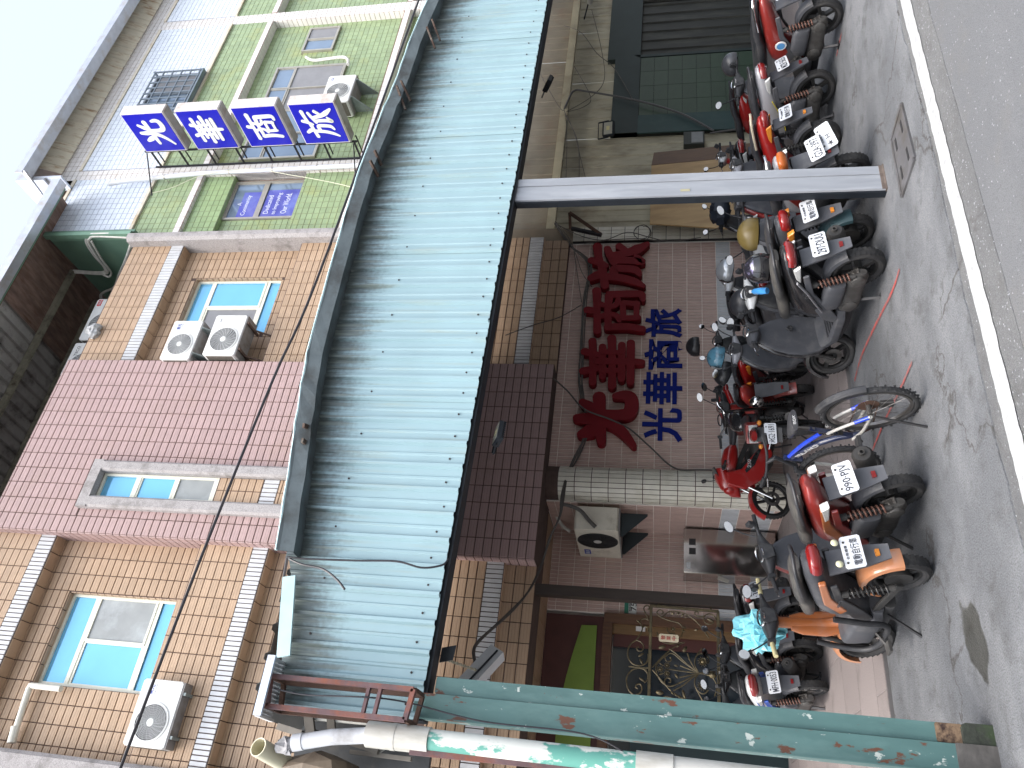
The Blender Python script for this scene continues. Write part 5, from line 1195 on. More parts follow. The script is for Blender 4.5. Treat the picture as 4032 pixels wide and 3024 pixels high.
# fluorescent fitting tilted under the canopy at the left
ff = empty('batten_light', (1.5, 6.2, 3.1), label='tilted grey fluorescent batten hanging by a chain under the canopy', cat='lamp'); ffl = Vector(ff.location)
a, b = W(1960, 2568, Y=6.2), W(1780, 2760, Y=6.0)
part(MB().bar(a, b, .10, .13), 'housing', mat('grey_batten_case', (.42, .44, .46), .4, .2, .1, 4), ff, ffl); part(MB().bar(a + Vector((0, -.07, -.01)), b + Vector((0, -.07, -.01)), .01, .012), 'seam', NAVY, ff, ffl)
ch = MB(); p0, p1 = W(1765, 2600, Y=5.3), W(1880, 2640, Y=6.1)
for i in range(16): ch.bar(p0.lerp(p1, i / 16), p0.lerp(p1, (i + .7) / 16), .012 if i % 2 else .02, .01)
part(ch, 'chain', BEAM, ff, ffl)
hx = empty('hanging_sheet', tuple(W(1770, 2575, Y=5.1)), label='black scrap of sheet hanging from the canopy rail', cat='sheet'); hp = Vector(hx.location)
q_ = [W(1740, 2550, Y=5.1), W(1797, 2540, Y=5.1), W(1782, 2598, Y=5.1), W(1730, 2608, Y=5.1)]
part(MB().add([p for p in q_] + [p + Vector((0, .01, 0)) for p in q_], [(0, 1, 2, 3), (7, 6, 5, 4), (0, 1, 5, 4), (1, 2, 6, 5), (2, 3, 7, 6), (3, 0, 4, 7)]), 'sheet', NAVY, hx, hp)

# ================================================================ cables
CABLE = mat('black_cable', (.016, .016, .022), .5); CABG = mat('dusty_grey_cable', (.085, .08, .075), .7)
def cable(name, pts, r, m, label, n=8):
    o = MB().tube(crom(pts, n), r, 6).build(name, m, smooth=True); tag(o, label, 'cable', 'cables'); return o
cable('overhead_cable', [W(1900, -700, Y=6.9), W(1690, -120, Y=7.2), W(1640, 25, Y=7.2), W(1258, 1075, Y=7.6), W(1075, 1495, Y=7.8), (W(790, 2200, Y=8)), W(474, 3024, Y=8.2), W(440, 3110, Y=8.2), (-2.5, 8.6, 9.05), (-8, 9.4, 9.1)], .0175, CABLE, 'thick black overhead cable crossing in front of the facade')
lw = [[(2185, 880), (2240, 960), (2320, 1040), (2305, 1150), (2295, 1300), (2285, 1480), (2290, 1560), (2315, 1640), (2310, 1700), (2270, 1800), (2235, 1880), (2215, 1960), (2205, 2030), (2165, 2120), (2130, 2230), (2080, 2330), (2000, 2420), (1890, 2520), (1865, 2570), (1885, 2640)]]
for k in range(5):
    pts = []
    for i, (x_, y) in enumerate(lw[0]):
        jx, jy = (rs.uniform(-9, 9), rs.uniform(-6, 6)) if 1 < i < 12 else (rs.uniform(-3, 3), rs.uniform(-3, 3))
        Yc = 10.70 if i < 11 else (10.35 if i < 15 else 10.35 - (i - 14) * .55)
        pts.append(W(x_ + jx, y + jy, Y=Yc))
    cable('wall_cable', pts, .010 + .002 * (k % 3), CABG, ('topmost', 'second', 'middle', 'fourth', 'lowest')[k] + ' strand of the grey cable bundle sagging across the red characters', 4)
cable('wall_cable', [W(2180, 1490, Y=10.38), W(2235, 1540, Y=10.6), W(2300, 1610, Y=10.62), W(2400, 1650, Y=10.66), W(2480, 1690, Y=10.70), W(2560, 1760, Y=10.74), W(2655, 1842, Y=10.72), W(2760, 1850, Y=10.7), W(2900, 1850, Y=10.7)], .013, CABG, 'grey cable slanting from the pink pier down to the round column')
cable('wall_cable', [W(1990, 1320, Y=10.3), W(2100, 1280, Y=10.4), W(2200, 1250, Y=10.5), W(2290, 1200, Y=10.68)], .009, CABG, 'thin cable running up from the cable bundle to the canopy')
for k, pts in enumerate(([(2190, 880), (2260, 985), (2290, 1070), (2330, 1130)], [(2195, 885), (2290, 930), (2380, 945), (2470, 915), (2560, 935), (2640, 950), (2760, 935)], [(2185, 870), (2250, 955), (2270, 1060), (2290, 1190)], [(2300, 960), (2400, 945), (2520, 940), (2600, 950)])):
    cable('wall_cable', [W(a, b, Y=10.66) for a, b in pts], .008, CABG, ('thin cable fanning left from the pilaster top', 'long thin cable running down beside the white pilaster', 'thin cable slanting towards the red characters from the pilaster', 'thin cable along the face of the white pilaster')[k], 5)
lp = []
for i in range(40): t = i / 39 * 4 * pi; c0_ = W(2530, 915, Y=10.68); lp.append(c0_ + Vector(((.17 + .02 * sin(t * 1.3)) * cos(t), .01 * i / 39, (.15 + .015 * cos(t * .7)) * sin(t))))
cable('coiled_cable', lp, .007, CABG, 'coil of thin cable hung on the white pilaster', 1)
cable('wall_conduit', [W(2220, 435, Y=10.8), W(2235, 400, Y=10.75), W(2260, 358, Y=10.75), W(2310, 360, Y=10.75), W(2480, 390, Y=10.72), W(2600, 420, Y=10.72), W(2700, 455, Y=10.72), W(2810, 515, Y=10.72)], .022, mat('grey_flex', (.10, .10, .10), .5), 'thick grey flexible conduit sagging across the green shop front')
cable('wall_conduit', [W(2795, 525, Y=10.74), W(2880, 512, Y=10.74), W(2980, 502, Y=10.74), W(3060, 500, Y=10.74)], .02, MATS['grey_flex'], 'grey conduit stub at the foot of the cream wall')
for k, pts in enumerate(([(2120, 280), (2200, 420), (2225, 445), (2232, 560), (2228, 720)], [(2225, 445), (2260, 520), (2285, 620), (2310, 720)], [(2225, 450), (2275, 560), (2280, 720)], [(2330, 40), (2365, 180), (2380, 310), (2330, 380), (2230, 440)], [(2220, 100), (2290, 130), (2350, 210), (2420, 270), (2490, 390)], [(2235, 440), (2300, 420), (2325, 380), (2260, 260)])):
    cable('wall_cable', [W(a, b, Y=10.74) for a, b in pts], .008, CABG, ('cable along the cream ledge beam below the dark flood light', 'cable slanting from the ledge beam to the grey post', 'cable curving down the cream wall beside the grey post', 'cable looping under the security camera at the far right', 'cable crossing from cream wall onto the green lintel', 'short cable loop hanging on the cream wall')[k], 5)
cable('awning_wire', [W(1130, 2192, Y=4.8), W(1200, 2200, Y=4.8), W(1400, 2207, Y=4.8), W(1560, 2210, Y=4.8), W(1660, 2235, Y=4.82), W(1740, 2225, Y=4.84), W(1765, 2200, Y=4.86)], .007, CABLE, 'black wire draped over the pale blue canopy sheets')
cable('awning_wire', [W(1140, 2200, Y=4.8), W(1190, 2222, Y=4.78), W(1270, 2240, Y=4.76), W(1325, 2280, Y=4.72), W(1357, 2320, Y=4.7)], .008, CABLE, 'short black wire end curling over the canopy sheets')
cable('facade_wire', [W(1105, 2700, Y=4.9), W(1100, 2500, Y=5.6), W(1115, 2300, Y=6.2), W(1132, 2190, Y=4.95)], .012, CABLE, 'black wire beside the canopy gutter end')
cable('frame_wire', [W(1080, 2710, Y=4.6), W(1200, 2735, Y=4.6), W(1440, 2745, Y=4.6), W(1600, 2765, Y=4.7), W(1900, 2840, Y=4.75), W(2300, 2890, Y=4.75), W(2500, 2990, Y=4.7), W(2560, 3030, Y=4.7)], .005, CABLE, 'thin dark wire running from the rusty frame down the green posts')
cable('sign_wire', [W(600, 760, Y=10.4), W(680, 738, Y=10.4), W(800, 690, Y=10.35), W(980, 665, Y=10.35), W(1150, 690, Y=10.35), W(1290, 715, Y=10.35), W(1400, 740, Y=10.3)], .007, mat('pale_wire', (.55, .56, .42), .5), 'pale wire strung across the white downpipe below the blue signs')
# white elbow pipe by the left air conditioner, insulated pipe to the green-wall unit
o = MB().tube(crom([W(240, 2712, Y=10.65), W(130, 2700, Y=10.7), W(120, 2705, Y=10.7), W(110, 2725, Y=10.7), W(70, 2850, Y=10.7), W(55, 2905, Y=10.7)], 5), .045, 10).tube([W(62, 2860, Y=10.7), W(45, 2925, Y=10.7)], .06, 10).build('drain_elbow', mat('cream_duct', (.66, .65, .58), .4), smooth=True); tag(o, 'cream elbow duct beside the air conditioner under the left window', 'duct')
o = MB().tube(crom([W(1205, 225, Y=10.72), W(1235, 238, Y=10.7), W(1300, 230, Y=10.6), W(1350, 225, Y=10.5), W(1370, 235, Y=10.45), W(1370, 255, Y=10.4)], 5), .035, 8).build('insulated_pipe', COND, smooth=True); tag(o, 'white insulated pipe above the air conditioner on the green wall', 'pipe')
o = MB().tube(crom([W(2205, 1985, Y=10.75), W(2240, 1990, Y=10.75), W(2285, 2010, Y=10.78), W(2320, 2050, Y=10.82), W(2345, 2075, Y=10.85)], 5), .03, 8).build('insulated_pipe', CABG, smooth=True); tag(o, 'grey insulated pipes running into the old air conditioner', 'pipe')
o = MB().tube(crom([W(2180, 2010, Y=11.5), W(2195, 2040, Y=11.6), W(2215, 2070, Y=11.7), W(2245, 2092, Y=11.75)], 5), .03, 8).build('insulated_pipe', COND, smooth=True); tag(o, 'white lagged pipe behind the old air conditioner', 'pipe')
# ================================================================ TWO-WHEELERS
def paint(name, c, rough=.28): return mat('paint_' + name, c, rough, 0, .06, 4, 0, 60, tuple(min(1, v * .75 + .06) for v in c), .3, 5, coat=.6)
BLK = mat('black_plastic', (.022, .023, .026), .48, 0, .25, 6, .12, 50, (.055, .055, .055), .35, 5)
DGR = mat('dusty_grey_plastic', (.055, .058, .066), .55, 0, .2, 5, .12, 45, (.095, .095, .098), .4, 6)
SEATM = mat('seat_vinyl', (.03, .031, .036), .42, 0, .2, 5, .15, 90, (.06, .06, .062), .4, 4)
SEATG = mat('dusty_seat_vinyl', (.05, .049, .048), .42, 0, .25, 6, .15, 70, (.095, .09, .08), .45, 5)
TYRE = mat('tyre_rubber', (.022, .022, .023), .8, 0, .2, 10, .35, 70, (.05, .048, .045), .4, 8)
RIMM = mat('alloy_rim', (.30, .30, .30), .4, .8, .15, 6, 0, 60, (.1, .09, .08), .4, 9); RIMB = mat('black_rim', (.02, .02, .02), .45, .3)
CHR = mat('chrome', (.62, .62, .62), .15, 1.0, .08, 8); ENG = mat('cast_alloy_dirty', (.085, .083, .08), .6, .45, .3, 8, .25, 50, (.045, .04, .036), .5, 7)
ENGD = mat('engine_dark', (.035, .034, .033), .65, .3, .3, 9, .2, 40); SPRR = mat('rusty_spring', (.125, .065, .05), .6, .3, .3, 12); SPRB = mat('black_spring', (.03, .03, .03), .4, .3)
REDL = mat('red_lens', (.18, .009, .009), .15, 0, .1, 6, spec=.7, coat=.5); CLRL = mat('clear_lens', (.52, .53, .52), .12, .2, .15, 25, spec=.8); AMB = mat('amber_lens', (.55, .20, .03), .2, 0, .1, 9)
PLATE = mat('plate_white', (.43, .455, .49), .4, 0, .05, 6, .05, 40, (.52, .52, .5), .25, 9); INKP = mat('plate_ink', (.02, .022, .03), .5); MIRG = mat('mirror_glass', (.85, .88, .9), .03, 1.0, 0)
GRIPM = mat('grip_rubber', (.018, .018, .02), .7, 0, .2, 30, .4, 120)
STEELR = mat('stand_steel', (.03, .03, .032), .5, .4, .2, 10)

def wheel(parent, y, r, w, rimm, spokes=5, name='wheel', steer=None, z=None):
    z = r if z is None else z
    wroot = MB()
    hw = w / 2; rr = r - w * .62
    prof = [(-hw * .55, rr), (-hw * .95, rr + w * .18), (-hw, r - w * .28), (-hw * .72, r - w * .07), (0, r), (hw * .72, r - w * .07), (hw, r - w * .28), (hw * .95, rr + w * .18), (hw * .55, rr)]
    ty = MB().lathe(prof, (0, y, z), 'x', 40, False)
    # tread blocks
    for k in range(34):
        a = 2 * pi * k / 34
        for sx, off in ((-1, 0), (1, .09)):
            aa = a + off; c, s_ = cos(aa), sin(aa); p = Vector((sx * hw * .42, y + (r - .001) * c, z + (r - .001) * s_)); t = Vector((sx * .35, -s_, c)).normalized(); nrm = Vector((0, c, s_))
            ty.bar(p - t * .016, p + t * .016, w * .34, .0035, nrm)
    o = ty.build('tyre', TYRE, parent, smooth=35)
    o.name = name
    rim = MB().lathe([(-hw * .6, rr + .006), (-hw * .6, rr - .012), (-hw * .3, rr - .022), (hw * .3, rr - .022), (hw * .6, rr - .012), (hw * .6, rr + .006)], (0, y, z), 'x', 36, False)
    rim.lathe([(-hw * .7, .05), (hw * .7, .05), (hw * .7, .012), (-hw * .7, .012)], (0, y, z), 'x', 16)
    for k in range(spokes):
        a = 2 * pi * k / spokes + .3; c, s_ = cos(a), sin(a)
        rim.bar((0, y + .045 * c, z + .045 * s_), (0, y + (rr - .015) * c, z + (rr - .015) * s_), .032, w * .5, (1, 0, 0))
    rim.build('rim', rimm, o, smooth=35)
    return o
def spring(parent, a, b, r, m, turns=8, name='shock_absorber'):
    a, b = Vector(a), Vector(b); d = b - a; L = d.length; q_ = d.to_track_quat('Z', 'Y').to_matrix(); n = turns * 10
    P = [a + q_ @ Vector((r * cos(2 * pi * i / 10), r * sin(2 * pi * i / 10), L * (.14 + .72 * i / n))) for i in range(n + 1)]
    o = MB().tube(P, r * .24, 6).build(name, m, parent, True)
    MB().tube([a, a.lerp(b, .16)], r * .9, 10).tube([a, b], r * .42, 8).tube([a.lerp(b, .86), b], r * .85, 10).build('damper', ENGD, o, True)
    return o
def plate(parent, pos, lines, tilt=25, w=.225, h=.128, roll=0, name='number_plate', bold=.012):
    t = rad(tilt); pos = Vector(pos); rx = Vector((cos(roll), 0, sin(roll))); up0 = Vector((0, sin(t), cos(t))); up = (up0 - rx * up0.dot(rx)).normalized()
    M = frame(pos, rx, up)
    mb = MB(); c = .012
    pl = [(-w / 2 + c, -h / 2), (w / 2 - c, -h / 2), (w / 2, -h / 2 + c), (w / 2, h / 2 - c), (w / 2 - c, h / 2), (-w / 2 + c, h / 2), (-w / 2, h / 2 - c), (-w / 2, -h / 2 + c)]
    mb.prism(pl, -.002, .002, 'xy'); o = mb.build(name, PLATE, parent); o.matrix_local = M
    for (txt, cx, cz, tw, th) in lines: lettering(txt, INKP, tw, th, o, Matrix.Translation((cx, cz, .0026)), 'characters', .0008, bold)
    for sx in (-.32, .32): MB().lathe([(0, .008), (.006, .007), (.007, .001)], (sx * w, h * .34, .002), 'z', 8, False).build('bolt', ENGD, o)
    return o
EBIKE = [('電動自行車', 0, -.02, .185, .056), ('合格標章', .0, .036, .10, .02)]
def regno(t): return [(t, 0, -.012, .196, .07)]
def mirror(parent, x, y, z, sx, m=BLK, s=1.0, round_=False, yaw=0, back=False):
    """stem and mirror head; glass looks back (-y)"""
    st = MB().tube(crom([(x, y, z), (x + sx * .05, y + .01, z + .09), (x + sx * .10, y - .01, z + .17)], 4), .006, 6).build('mirror', m, parent, True)
    c = Vector((x + sx * .115, y - .015, z + .195)); a, b = (.042, .042) if round_ else (.058 * s, .036 * s)
    n = 16; ring = [(c.x + a * cos(2 * pi * k / n) + (0 if round_ else sx * .012 * sin(2 * pi * k / n)), c.y, c.z + b * sin(2 * pi * k / n)) for k in range(n)]
    fr = -.012 if not back else .012
    mb = MB(); mb.add([(p[0], p[1], p[2]) for p in ring] + [(p[0] * .0 + c.x + (p[0] - c.x) * .8, p[1] - fr * 2.2, c.z + (p[2] - c.z) * .8) for p in ring], [(i, (i + 1) % n, n + (i + 1) % n, n + i) for i in range(n)] + [tuple(range(n, 2 * n))]); mb.build('mirror_shell', m, st, True)
    MB().add([(c.x + (p[0] - c.x) * .93, c.y - (.001 if not back else -.001), c.z + (p[2] - c.z) * .93) for p in ring], [tuple(range(n))]).build('mirror_glass', MIRG, st)
    return st

def handlebar(root, y, z, m, w=.33, mirrors=(1, -1), mm=BLK, steer=0, cover=None, ms=1.0, rnd=False, levers=True, gripm=None, gauge=True, high=0):
    h = empty('handlebar', (0, y, z)); h.parent = root; h.rotation_euler = (0, 0, steer)
    MB().tube(crom([(-w, -.06, .02 + high), (-w * .6, -.03, .02 + high), (-w * .28, 0, 0), (w * .28, 0, 0), (w * .6, -.03, .02 + high), (w, -.06, .02 + high)], 4), .012, 8).build('bar', CHR if m is None else BLK, h, True)
    for s_ in (-1, 1):
        MB().tube([(s_ * w * .68, -.035, .02 + high), (s_ * (w + .02), -.062, .02 + high)], .0175, 10).build('grip', gripm or GRIPM, h, True)
        MB().box(min(s_ * w * .58, s_ * w * .67), max(s_ * w * .58, s_ * w * .67), -.06, .01, -.01 + high, .05 + high).build('switch_block', BLK, h, bevel=.006)
        if levers: MB().tube(crom([(s_ * w * .6, .0, .02 + high), (s_ * w * .8, .025, .012 + high), (s_ * (w + .03), .0, .005 + high)], 4), .006, 6).build('brake_lever', CHR, h, True)
    if cover:
        MB().loft([(-w * .62, -.01, .012, .022, .018, 2.4), (-w * .5, 0, .01, .035, .026, 2.8), (-w * .28, .01, .0, .065, .045, 3.2), (-w * .1, .015, -.008, .088, .062, 3.4), (w * .1, .015, -.008, .088, .062, 3.4), (w * .28, .01, .0, .065, .045, 3.2), (w * .5, 0, .01, .035, .026, 2.8), (w * .62, -.01, .012, .022, .018, 2.4)], 18, 'x').build('bar_cover', cover, h, smooth=50)
        MB().prism([(-.075, .03), (-.06, .06), (.06, .06), (.075, .03), (.05, -.05), (-.05, -.05)], -.082, -.072, 'xz').build('dash_panel', BLK, h, bevel=.006)
    if gauge:
        MB().lathe([(0, .001), (0, .052), (-.01, .058)], (0, 0, 0), 'z', 20, False).build('gauge', FANB, h, True); g = h.children[-1]; g.location = (0, -.045, .062); g.rotation_euler = (rad(28), 0, 0); g.scale = (1.25, .8, 1)
        MB().lathe([(.002, .05), (.006, .058), (-.004, .062), (-.008, .05)], (0, 0, 0), 'z', 20).build('gauge_rim', CHR if cover else BLK, g, True)
    for s_ in mirrors: mirror(h, s_ * w * .55, 0, .04 + high, s_, mm, ms, rnd)
    return h

def arc_fender(parent, y, z, r0, w, a0, a1, m, name='fender', t=.012):
    prof = [(-w / 2, r0 - .03), (-w / 2 * .9, r0), (-w * .25, r0 + .012), (w * .25, r0 + .012), (w / 2 * .9, r0), (w / 2, r0 - .03), (w / 2 - .006, r0 - .03), (w * .4, r0 - .008), (0, r0 + .002), (-w * .4, r0 - .008), (-w / 2 + .006, r0 - .03)]
    mb = MB().lathe(prof, (0, y, z), 'x', 14, True, (a0, a1)); n = len(prof); mb.f.append(tuple(range(n))); mb.f.append(tuple(range(14 * n, 15 * n))); mb.mi += [0, 0]
    return mb.build(name, m, parent, smooth=35)

def scooter(name, label, loc, rz, c, lean=0, wb=1.22, r=.215, tw=.092, c2=None, seat=SEATM, shield=None, shock=SPRR, pl=None, plpos=None, pltilt=28, plroll=0, rim=RIMM, steer=0, mirrors=(1, -1), cover=None, engine=True, exhaust=True,
            bulk=1.0, apron=True, fender=None, centre=True, grab=BLK, tail=REDL, fcol=None, rearf=DGR, ind=CLRL, ms=1.0, badge=None, rnd=False, bmat=None, gripm=None, seatlen=1.0, basket=False, cat='scooter', grp='scooters parked under the canopy', skirt=DGR):
    """step-through scooter; local frame: rear axle at y=0, front at y=wb, origin on the ground under the rear axle"""
    root = empty(name, loc, label=label, cat=cat, group=grp, rot=(0, rad(-lean), rz))
    c2 = c2 or c; shield = shield or DGR; B = bulk; S = wb / 1.22
    wheel(root, 0, r, tw, rim, 5, 'rear_wheel')
    # --- rear body: loft with a kick towards the tail
    secs = [(-.33, 0, .845, .035 * B, .018, 2.2), (-.29, 0, .83, .085 * B, .045, 2.4), (-.20, 0, .80, .118 * B, .072, 2.5), (-.05, 0, .745, .142 * B, .088, 2.6), (.14, 0, .665, .155 * B, .115, 2.7), (.32, 0, .565, .150 * B, .165, 2.8), (.44, 0, .49, .130 * B, .185, 2.8), (.52, 0, .42, .105 * B, .15, 2.6)]
    body = MB().loft([(y * S, a, b, w, h, e) for y, a, b, w, h, e in secs], 24).build('body', c, root, smooth=50)
    # darker lower side skirts
    for s_ in (-1, 1):
        pts = [(-.16, .655), (.10, .575), (.34, .40), (.50, .30), (.56, .34), (.50, .44), (.22, .60), (-.14, .70)]
        MB().prism([(y * S, z) for y, z in pts], s_ * .125 * B, s_ * .147 * B, 'yz').build('side_skirt', skirt, root, bevel=.008)
        if c2 is not c:
            pts = [(-.22, .74), (.05, .665), (.30, .52), (.36, .56), (.16, .70), (-.2, .785)]
            MB().prism([(y * S, z) for y, z in pts], s_ * .120 * B, s_ * .1575 * B, 'yz').build('side_panel', c2, root, bevel=.01)
    # --- seat
    sz = [(-.27, .905, .05, .016), (-.20, .905, .105, .032), (-.05, .885, .138, .042), (.12, .845, .146, .048), (.22, .80, .140, .05), (.38, .765, .126, .054), (.52, .735, .096, .05), (.58, .71, .05, .032)]
    MB().loft([(y * S * seatlen, 0, z, w * B, h, 2.8) for y, z, w, h in sz], 22).build('seat', seat, root, smooth=50)
    # --- tail: lamp, indicators, grab rail
    if tail: MB().loft([(-.345, 0, .812, .058 * B, .026, 2.6), (-.325, 0, .808, .088 * B, .042, 2.6), (-.25, 0, .795, .114 * B, .052, 2.6)], 16).build('tail_light', tail, root, smooth=50)
    if ind:
        for s_ in (-1, 1): MB().prism([(-.27, .735), (-.06, .70), (-.02, .725), (-.22, .785)], s_ * .105 * B, s_ * (.132 if c2 is c else .160) * B, 'yz').build('indicator', ind, root, bevel=.01)
    if grab: MB().tube(crom([(-.135 * B, .02, .855), (-.14 * B, -.14, .90), (-.10 * B, -.27, .935), (0, -.31, .94), (.10 * B, -.27, .935), (.14 * B, -.14, .90), (.135 * B, .02, .855)], 5), .013, 8).build('grab_rail', grab, root, True)
    # --- rear mudguard with plate
    MB().add([(-.085, -.20, .70), (.085, -.20, .70), (.075, -.30, .48), (-.075, -.30, .48), (.05, -.36, .34), (-.05, -.36, .34), (-.085, -.18, .70), (.085, -.18, .70), (.075, -.28, .48), (-.075, -.28, .48), (.05, -.345, .34), (-.05, -.345, .34)],
             [(0, 1, 2, 3), (3, 2, 4, 5), (6, 9, 8, 7), (9, 11, 10, 8), (0, 3, 9, 6), (1, 7, 8, 2), (3, 5, 11, 9), (2, 8, 10, 4), (5, 4, 10, 11), (0, 6, 7, 1)]).build('mudflap', rearf, root)
    MB().box(-.022, .022, -.345, -.325, .40, .425).build('reflector', AMB if pl and len(pl) > 1 else REDL, root)
    if fender: arc_fender(root, 0, r, r + .03, tw + .05, rad(20), rad(175), fender, 'rear_fender')
    else: arc_fender(root, 0, r, r + .035, tw + .03, rad(60), rad(150), DGR, 'rear_hugger')
    if pl: plate(root, plpos or (0, -.31, .58), pl, pltilt, roll=plroll)
    # --- power unit
    if engine:
        MB().loft([(-.08, -.105, .235, .030, .055, 2.4), (-.03, -.105, .24, .045, .085, 2.6), (.12, -.105, .245, .050, .082, 3), (.30, -.105, .235, .050, .088, 3), (.40, -.105, .235, .048, .085, 2.6), (.46, -.105, .235, .03, .05, 2.4)], 18).build('transmission_case', ENG, root, smooth=45)
        for yy, rr in ((.0, .06), (.34, .062)): MB().lathe([(-.168, .001), (-.168, rr * .7), (-.16, rr), (-.14, rr * 1.05)], (0, yy, .24), 'x', 20, False).build('case_cover', ENG, root, True)
        MB().loft([(.02, -.135, .40, .045, .07, 3), (.06, -.135, .41, .055, .085, 3.5), (.26, -.135, .41, .055, .085, 3.5), (.34, -.135, .39, .04, .06, 3)], 16).build('air_filter_box', DGR, root, smooth=45)
        MB().box(-.07, .09, .12, .42, .20, .42).build('engine_block', ENGD, root, bevel=.02)
        MB().bar((-.09, -.06, .22), (-.09, .0, .30), .05, .08).build('axle_bracket', ENG, root, bevel=.008)
    else:
        for s_ in (-1, 1): MB().bar((s_ * .085, .0, r), (s_ * .10, .40, .30), .025, .05).build('swing_arm', ENGD, root, bevel=.006)
        MB().lathe([(-.05, .001), (-.05, .09), (.05, .09), (.05, .001)], (0, 0, r), 'x', 22, False).build('hub_motor', ENGD, root, smooth=40)
    spring(root, (-.125, -.055, .27), (-.125, .03, .60), .030, shock)
    if not engine: spring(root, (.125, -.055, .27), (.125, .03, .60), .030, shock)
    if exhaust:
        MB().tube([(.13, .36, .20), (.16, .16, .25), (.18, .10, .27)], [.02, .03, .055], 14).tube([(.18, .10, .27), (.20, -.24, .40), (.201, -.265, .408)], [.064, .072, .055], 18).build('muffler', ENGD, root, smooth=50)
        MB().lathe([(0, .02), (.03, .02), (.03, .014), (0, .014)], (0, 0, 0), 'y', 12).build('tailpipe', ENG, root, loc=(.202, -.29, .414))
    # --- floor and leg shield
    fl = MB().loft([(.42 * S, 0, .285, .13 * B, .05, 4), (.52 * S, 0, .275, .165 * B, .045, 5), (.86 * S, 0, .275, .165 * B, .045, 5), (.97 * S, 0, .33, .15 * B, .05, 4)], 18).build('floorboard', shield, root, smooth=40)
    for k in range(5): MB().box(-.12 * B, .12 * B, (.56 + k * .065) * S, (.585 + k * .065) * S, .319, .325).build('floor_rib', BLK, fl)
    MB().loft([(.40 * S, 0, .20, .10, .05, 3), (.7 * S, 0, .19, .12, .05, 3), (1.0 * S, 0, .22, .10, .06, 3)], 14).build('underbelly', BLK, root, smooth=40)
    ys = 1.0 * S
    if apron:
        zz = [(.29, .13, .02, .045), (.38, .175, .03, .05), (.52, .19, .035, .05), (.66, .18, .015, .05), (.78, .15, -.01, .05), (.88, .10, -.03, .045), (.93, .06, -.04, .03)]
        MB().loft([(z, 0, ys + dy - .035, w * B, d * .55, 3.2) for z, w, dy, d in zz], 20, 'z').build('leg_shield', shield, root, smooth=45)
        MB().loft([(z, 0, ys + dy + .03, w * B * .98, d * 1.15, 2.4) for z, w, dy, d in zz], 20, 'z').build('front_apron', c, root, smooth=45)
        MB().sphere((0, ys + .085, .70), (.085 * B, .05, .055), 16, 10).build('headlight', CLRL, root, True)
        MB().lathe([(0, .03), (-.012, .028), (-.014, .02), (-.004, .018), (-.004, .001)], (.05, ys - .07, .62), 'y', 18, False).build('ignition', BLK, root, True)
    else:
        MB().tube(crom([(0, .90 * S, .33), (0, ys, .55), (0, ys - .06, .92)], 5), .042, 12).build('steering_column', c2, root, True)
        MB().loft([(.40, 0, ys - .01, .085, .03, 3), (.55, 0, ys + .01, .10, .035, 3), (.72, 0, ys - .01, .085, .035, 3), (.80, 0, ys - .03, .06, .03, 3)], 16, 'z').build('front_apron', c2, root, smooth=45)
    # --- front end
    fe = empty('front_end', (0, ys - .02, 0)); fe.parent = root; fe.rotation_euler = (0, 0, steer); dy = wb - (ys - .02)
    for s_ in (-1, 1):
        MB().tube([(s_ * .075, dy + .005, r), (s_ * .07, dy - .05, r + .16), (s_ * .055, dy - .12, .56)], .020, 10).build('fork_leg', ENGD if rim is not RIMM else ENG, fe, True)
    wheel(fe, dy, r, tw * .92, rim, 5, 'front_wheel')
    MB().lathe([(-.052, .085), (-.049, .085), (-.049, .045), (-.052, .045)], (0, dy, r), 'x', 22).build('brake_disc', ENG, fe)
    arc_fender(fe, dy, r, r + .03, tw + .045, rad(5), rad(150), fcol or c, 'front_fender')
    handlebar(root, ys - .09, .97, BLK, .33, mirrors, BLK, steer, cover if cover is not None else c, ms, rnd, gripm=gripm)
    # --- stands
    if centre:
        MB().bar((-.12, .30, .15), (-.16, .24, .012), .022).bar((.12, .30, .15), (.16, .24, .012), .022).bar((-.12, .30, .15), (.12, .30, .15), .03).box(-.19, -.13, .21, .27, .003, .015).box(.13, .19, .21, .27, .003, .015).build('centre_stand', STEELR, root)
    else: MB().bar((-.11, .46, .2), (-.30, .42, .012), .022, .014).box(-.34, -.27, .40, .45, .004, .016).build('side_stand', STEELR, root)
    return root

# ---- the machines, nearest row first
P_RED = paint('dark_red', (.20, .022, .018)); P_ORG = paint('burnt_orange', (.31, .098, .03)); P_COP = paint('copper_orange', (.42, .18, .085), .32); P_BK = paint('black', (.014, .014, .016), .2)
P_DKG = paint('graphite', (.045, .045, .048)); P_BRT = paint('bright_red', (.31, .012, .011)); P_BLU = paint('blue', (.015, .07, .38)); P_WHT = paint('white', (.62, .63, .63)); P_SIL = paint('silver', (.30, .30, .32)); P_YEL = paint('yellow', (.55, .45, .02)); P_TEAL = mat('teal_fender', (.03, .06, .07), .4)
GZ = .014; PZ = PORCH_Z + .002
s990 = scooter('scooter', 'dark red scooter with silver side panels, plate 990-PJV, beside the bicycle', (2.46, 5.32, GZ), .04, P_RED, lean=11, c2=P_ORG, pl=regno('990·PJV'), plpos=(.0, -.345, .60), pltilt=28, seat=SEATG, centre=False, steer=.15, mirrors=(-1, 1), cover=BLK, tail=None, rim=RIMB, bulk=1.06, ind=CLRL, skirt=P_RED)
